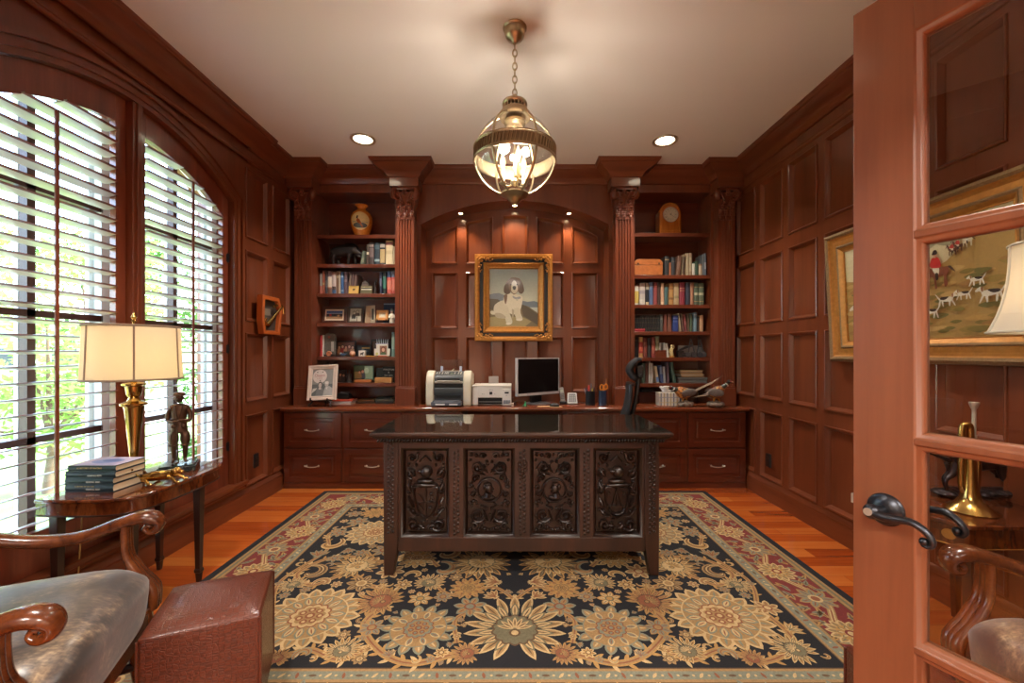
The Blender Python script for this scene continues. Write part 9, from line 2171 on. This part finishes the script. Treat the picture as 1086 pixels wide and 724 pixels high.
def far_house():
    t = thing('house', 'distant pale house with grey gabled roof across the lawn', 'house', (-34, 30, GZ), radians(30)); mb = MB(); mb.box(-5, 5, -3.5, 3.5, 0, 2.2); mb.build('walls', Ms('pale siding', 206, 204, 198, rough=0.8), t); mb = MB(); mb.prism([(-4.0, 2.2), (4.0, 2.2), (0, 3.8)], -5.4, 5.4, 'x'); mb.build('roof', Ms('grey shingle', 126, 132, 142, rough=0.9, var=0.15), t)
    for k in range(3): mb = MB(); mb.box(-3.6+2.8*k, -2.4+2.8*k, -3.53, -3.48, 0.8, 1.9); mb.build('window', Ms('dark window', 60, 70, 80, rough=0.1), t)
far_house()

# ================================================================== LIGHT, CAMERA
def light(nm, typ, loc, energy, col, **k):
    L = bpy.data.lights.new(nm, typ); L.energy = energy; L.color = col
    for a, b in k.items(): setattr(L, a, b)
    o = bpy.data.objects.new(nm, L); COL.objects.link(o); o.location = loc; return o
WARM = (1.0, 0.92, 0.82)
KL = 3.8
for (x, y) in ((-1.28, 3.576), (1.275, 3.60), (-1.28, 1.2), (1.275, 1.2)):
    light('can_light', 'SPOT', (x, y, H-0.012), 36*KL, WARM, spot_size=radians(118), spot_blend=0.9, shadow_soft_size=0.06)
for k in range(3):
    a = radians(-75)+2*pi*k/3; light('candle_light', 'POINT', (0.07*cos(a), 2.35+0.07*sin(a), 2.345), 1.75*KL, (1.0, 0.90, 0.78), shadow_soft_size=0.03)
light('table_lamp_light', 'POINT', (LX, LY, 1.27), 0.5*KL, (1.0, 0.72, 0.42), shadow_soft_size=0.035)
light('floor_lamp_light', 'POINT', (1.92, 1.475, 1.5), 0.25*KL, (1.0, 0.78, 0.52), shadow_soft_size=0.035)
for x, w in ALC:
    light('puck_light', 'SPOT', (x, 4.325, az(x)-0.012), 3.6*KL, (1.0, 0.76, 0.48), spot_size=radians(110), spot_blend=0.7, shadow_soft_size=0.015)
for x in (-1.2, 1.2):
    light('hall_fill_light', 'AREA', (x, -1.6, H-0.02), 26*KL, (1.0, 0.93, 0.84), shape='DISK', size=0.9)  # unseen fill lamps added behind the camera, no fixtures modelled
sun = light('sun', 'SUN', (0, 0, 10), 3.6, (1.0, 0.95, 0.86), angle=radians(1)); sun.rotation_euler = Vector((0.42, -0.2, -0.88)).to_track_quat('-Z', 'Y').to_euler()
w = bpy.data.worlds.new('sky'); SC.world = w; w.use_nodes = True; nt = w.node_tree; nt.nodes.clear()
sky = nt.nodes.new('ShaderNodeTexSky'); sky.sky_type = 'NISHITA'; sky.sun_disc = False; sky.sun_elevation = radians(50); sky.sun_rotation = radians(60); sky.dust_density = 2.5
bg = nt.nodes.new('ShaderNodeBackground'); bg.inputs[1].default_value = 2.7; wo = nt.nodes.new('ShaderNodeOutputWorld'); nt.links.new(sky.outputs[0], bg.inputs[0]); nt.links.new(bg.outputs[0], wo.inputs[0])
cam = bpy.data.cameras.new('camera'); co = bpy.data.objects.new('camera', cam); COL.objects.link(co)
co.location = (0, 0, CAMZ); co.rotation_euler = (pi/2, 0, 0); cam.sensor_width = 36.0; cam.sensor_fit = 'HORIZONTAL'; cam.lens = FPX/1086*36.0
cam.shift_x = -(VX-543)/1086; cam.shift_y = (VY-362)/1086; cam.clip_start = 0.02; cam.clip_end = 300
SC.camera = co
SC.view_settings.view_transform = 'Standard'; SC.view_settings.look = 'None'; SC.view_settings.gamma = 1.0; SC.view_settings.use_curve_mapping = False; SC.view_settings.exposure = 0.52
SC.cycles.use_denoising = True; SC.cycles.max_bounces = 10; SC.cycles.diffuse_bounces = 5; SC.cycles.glossy_bounces = 5; SC.cycles.transparent_max_bounces = 24; SC.cycles.sample_clamp_indirect = 6.0
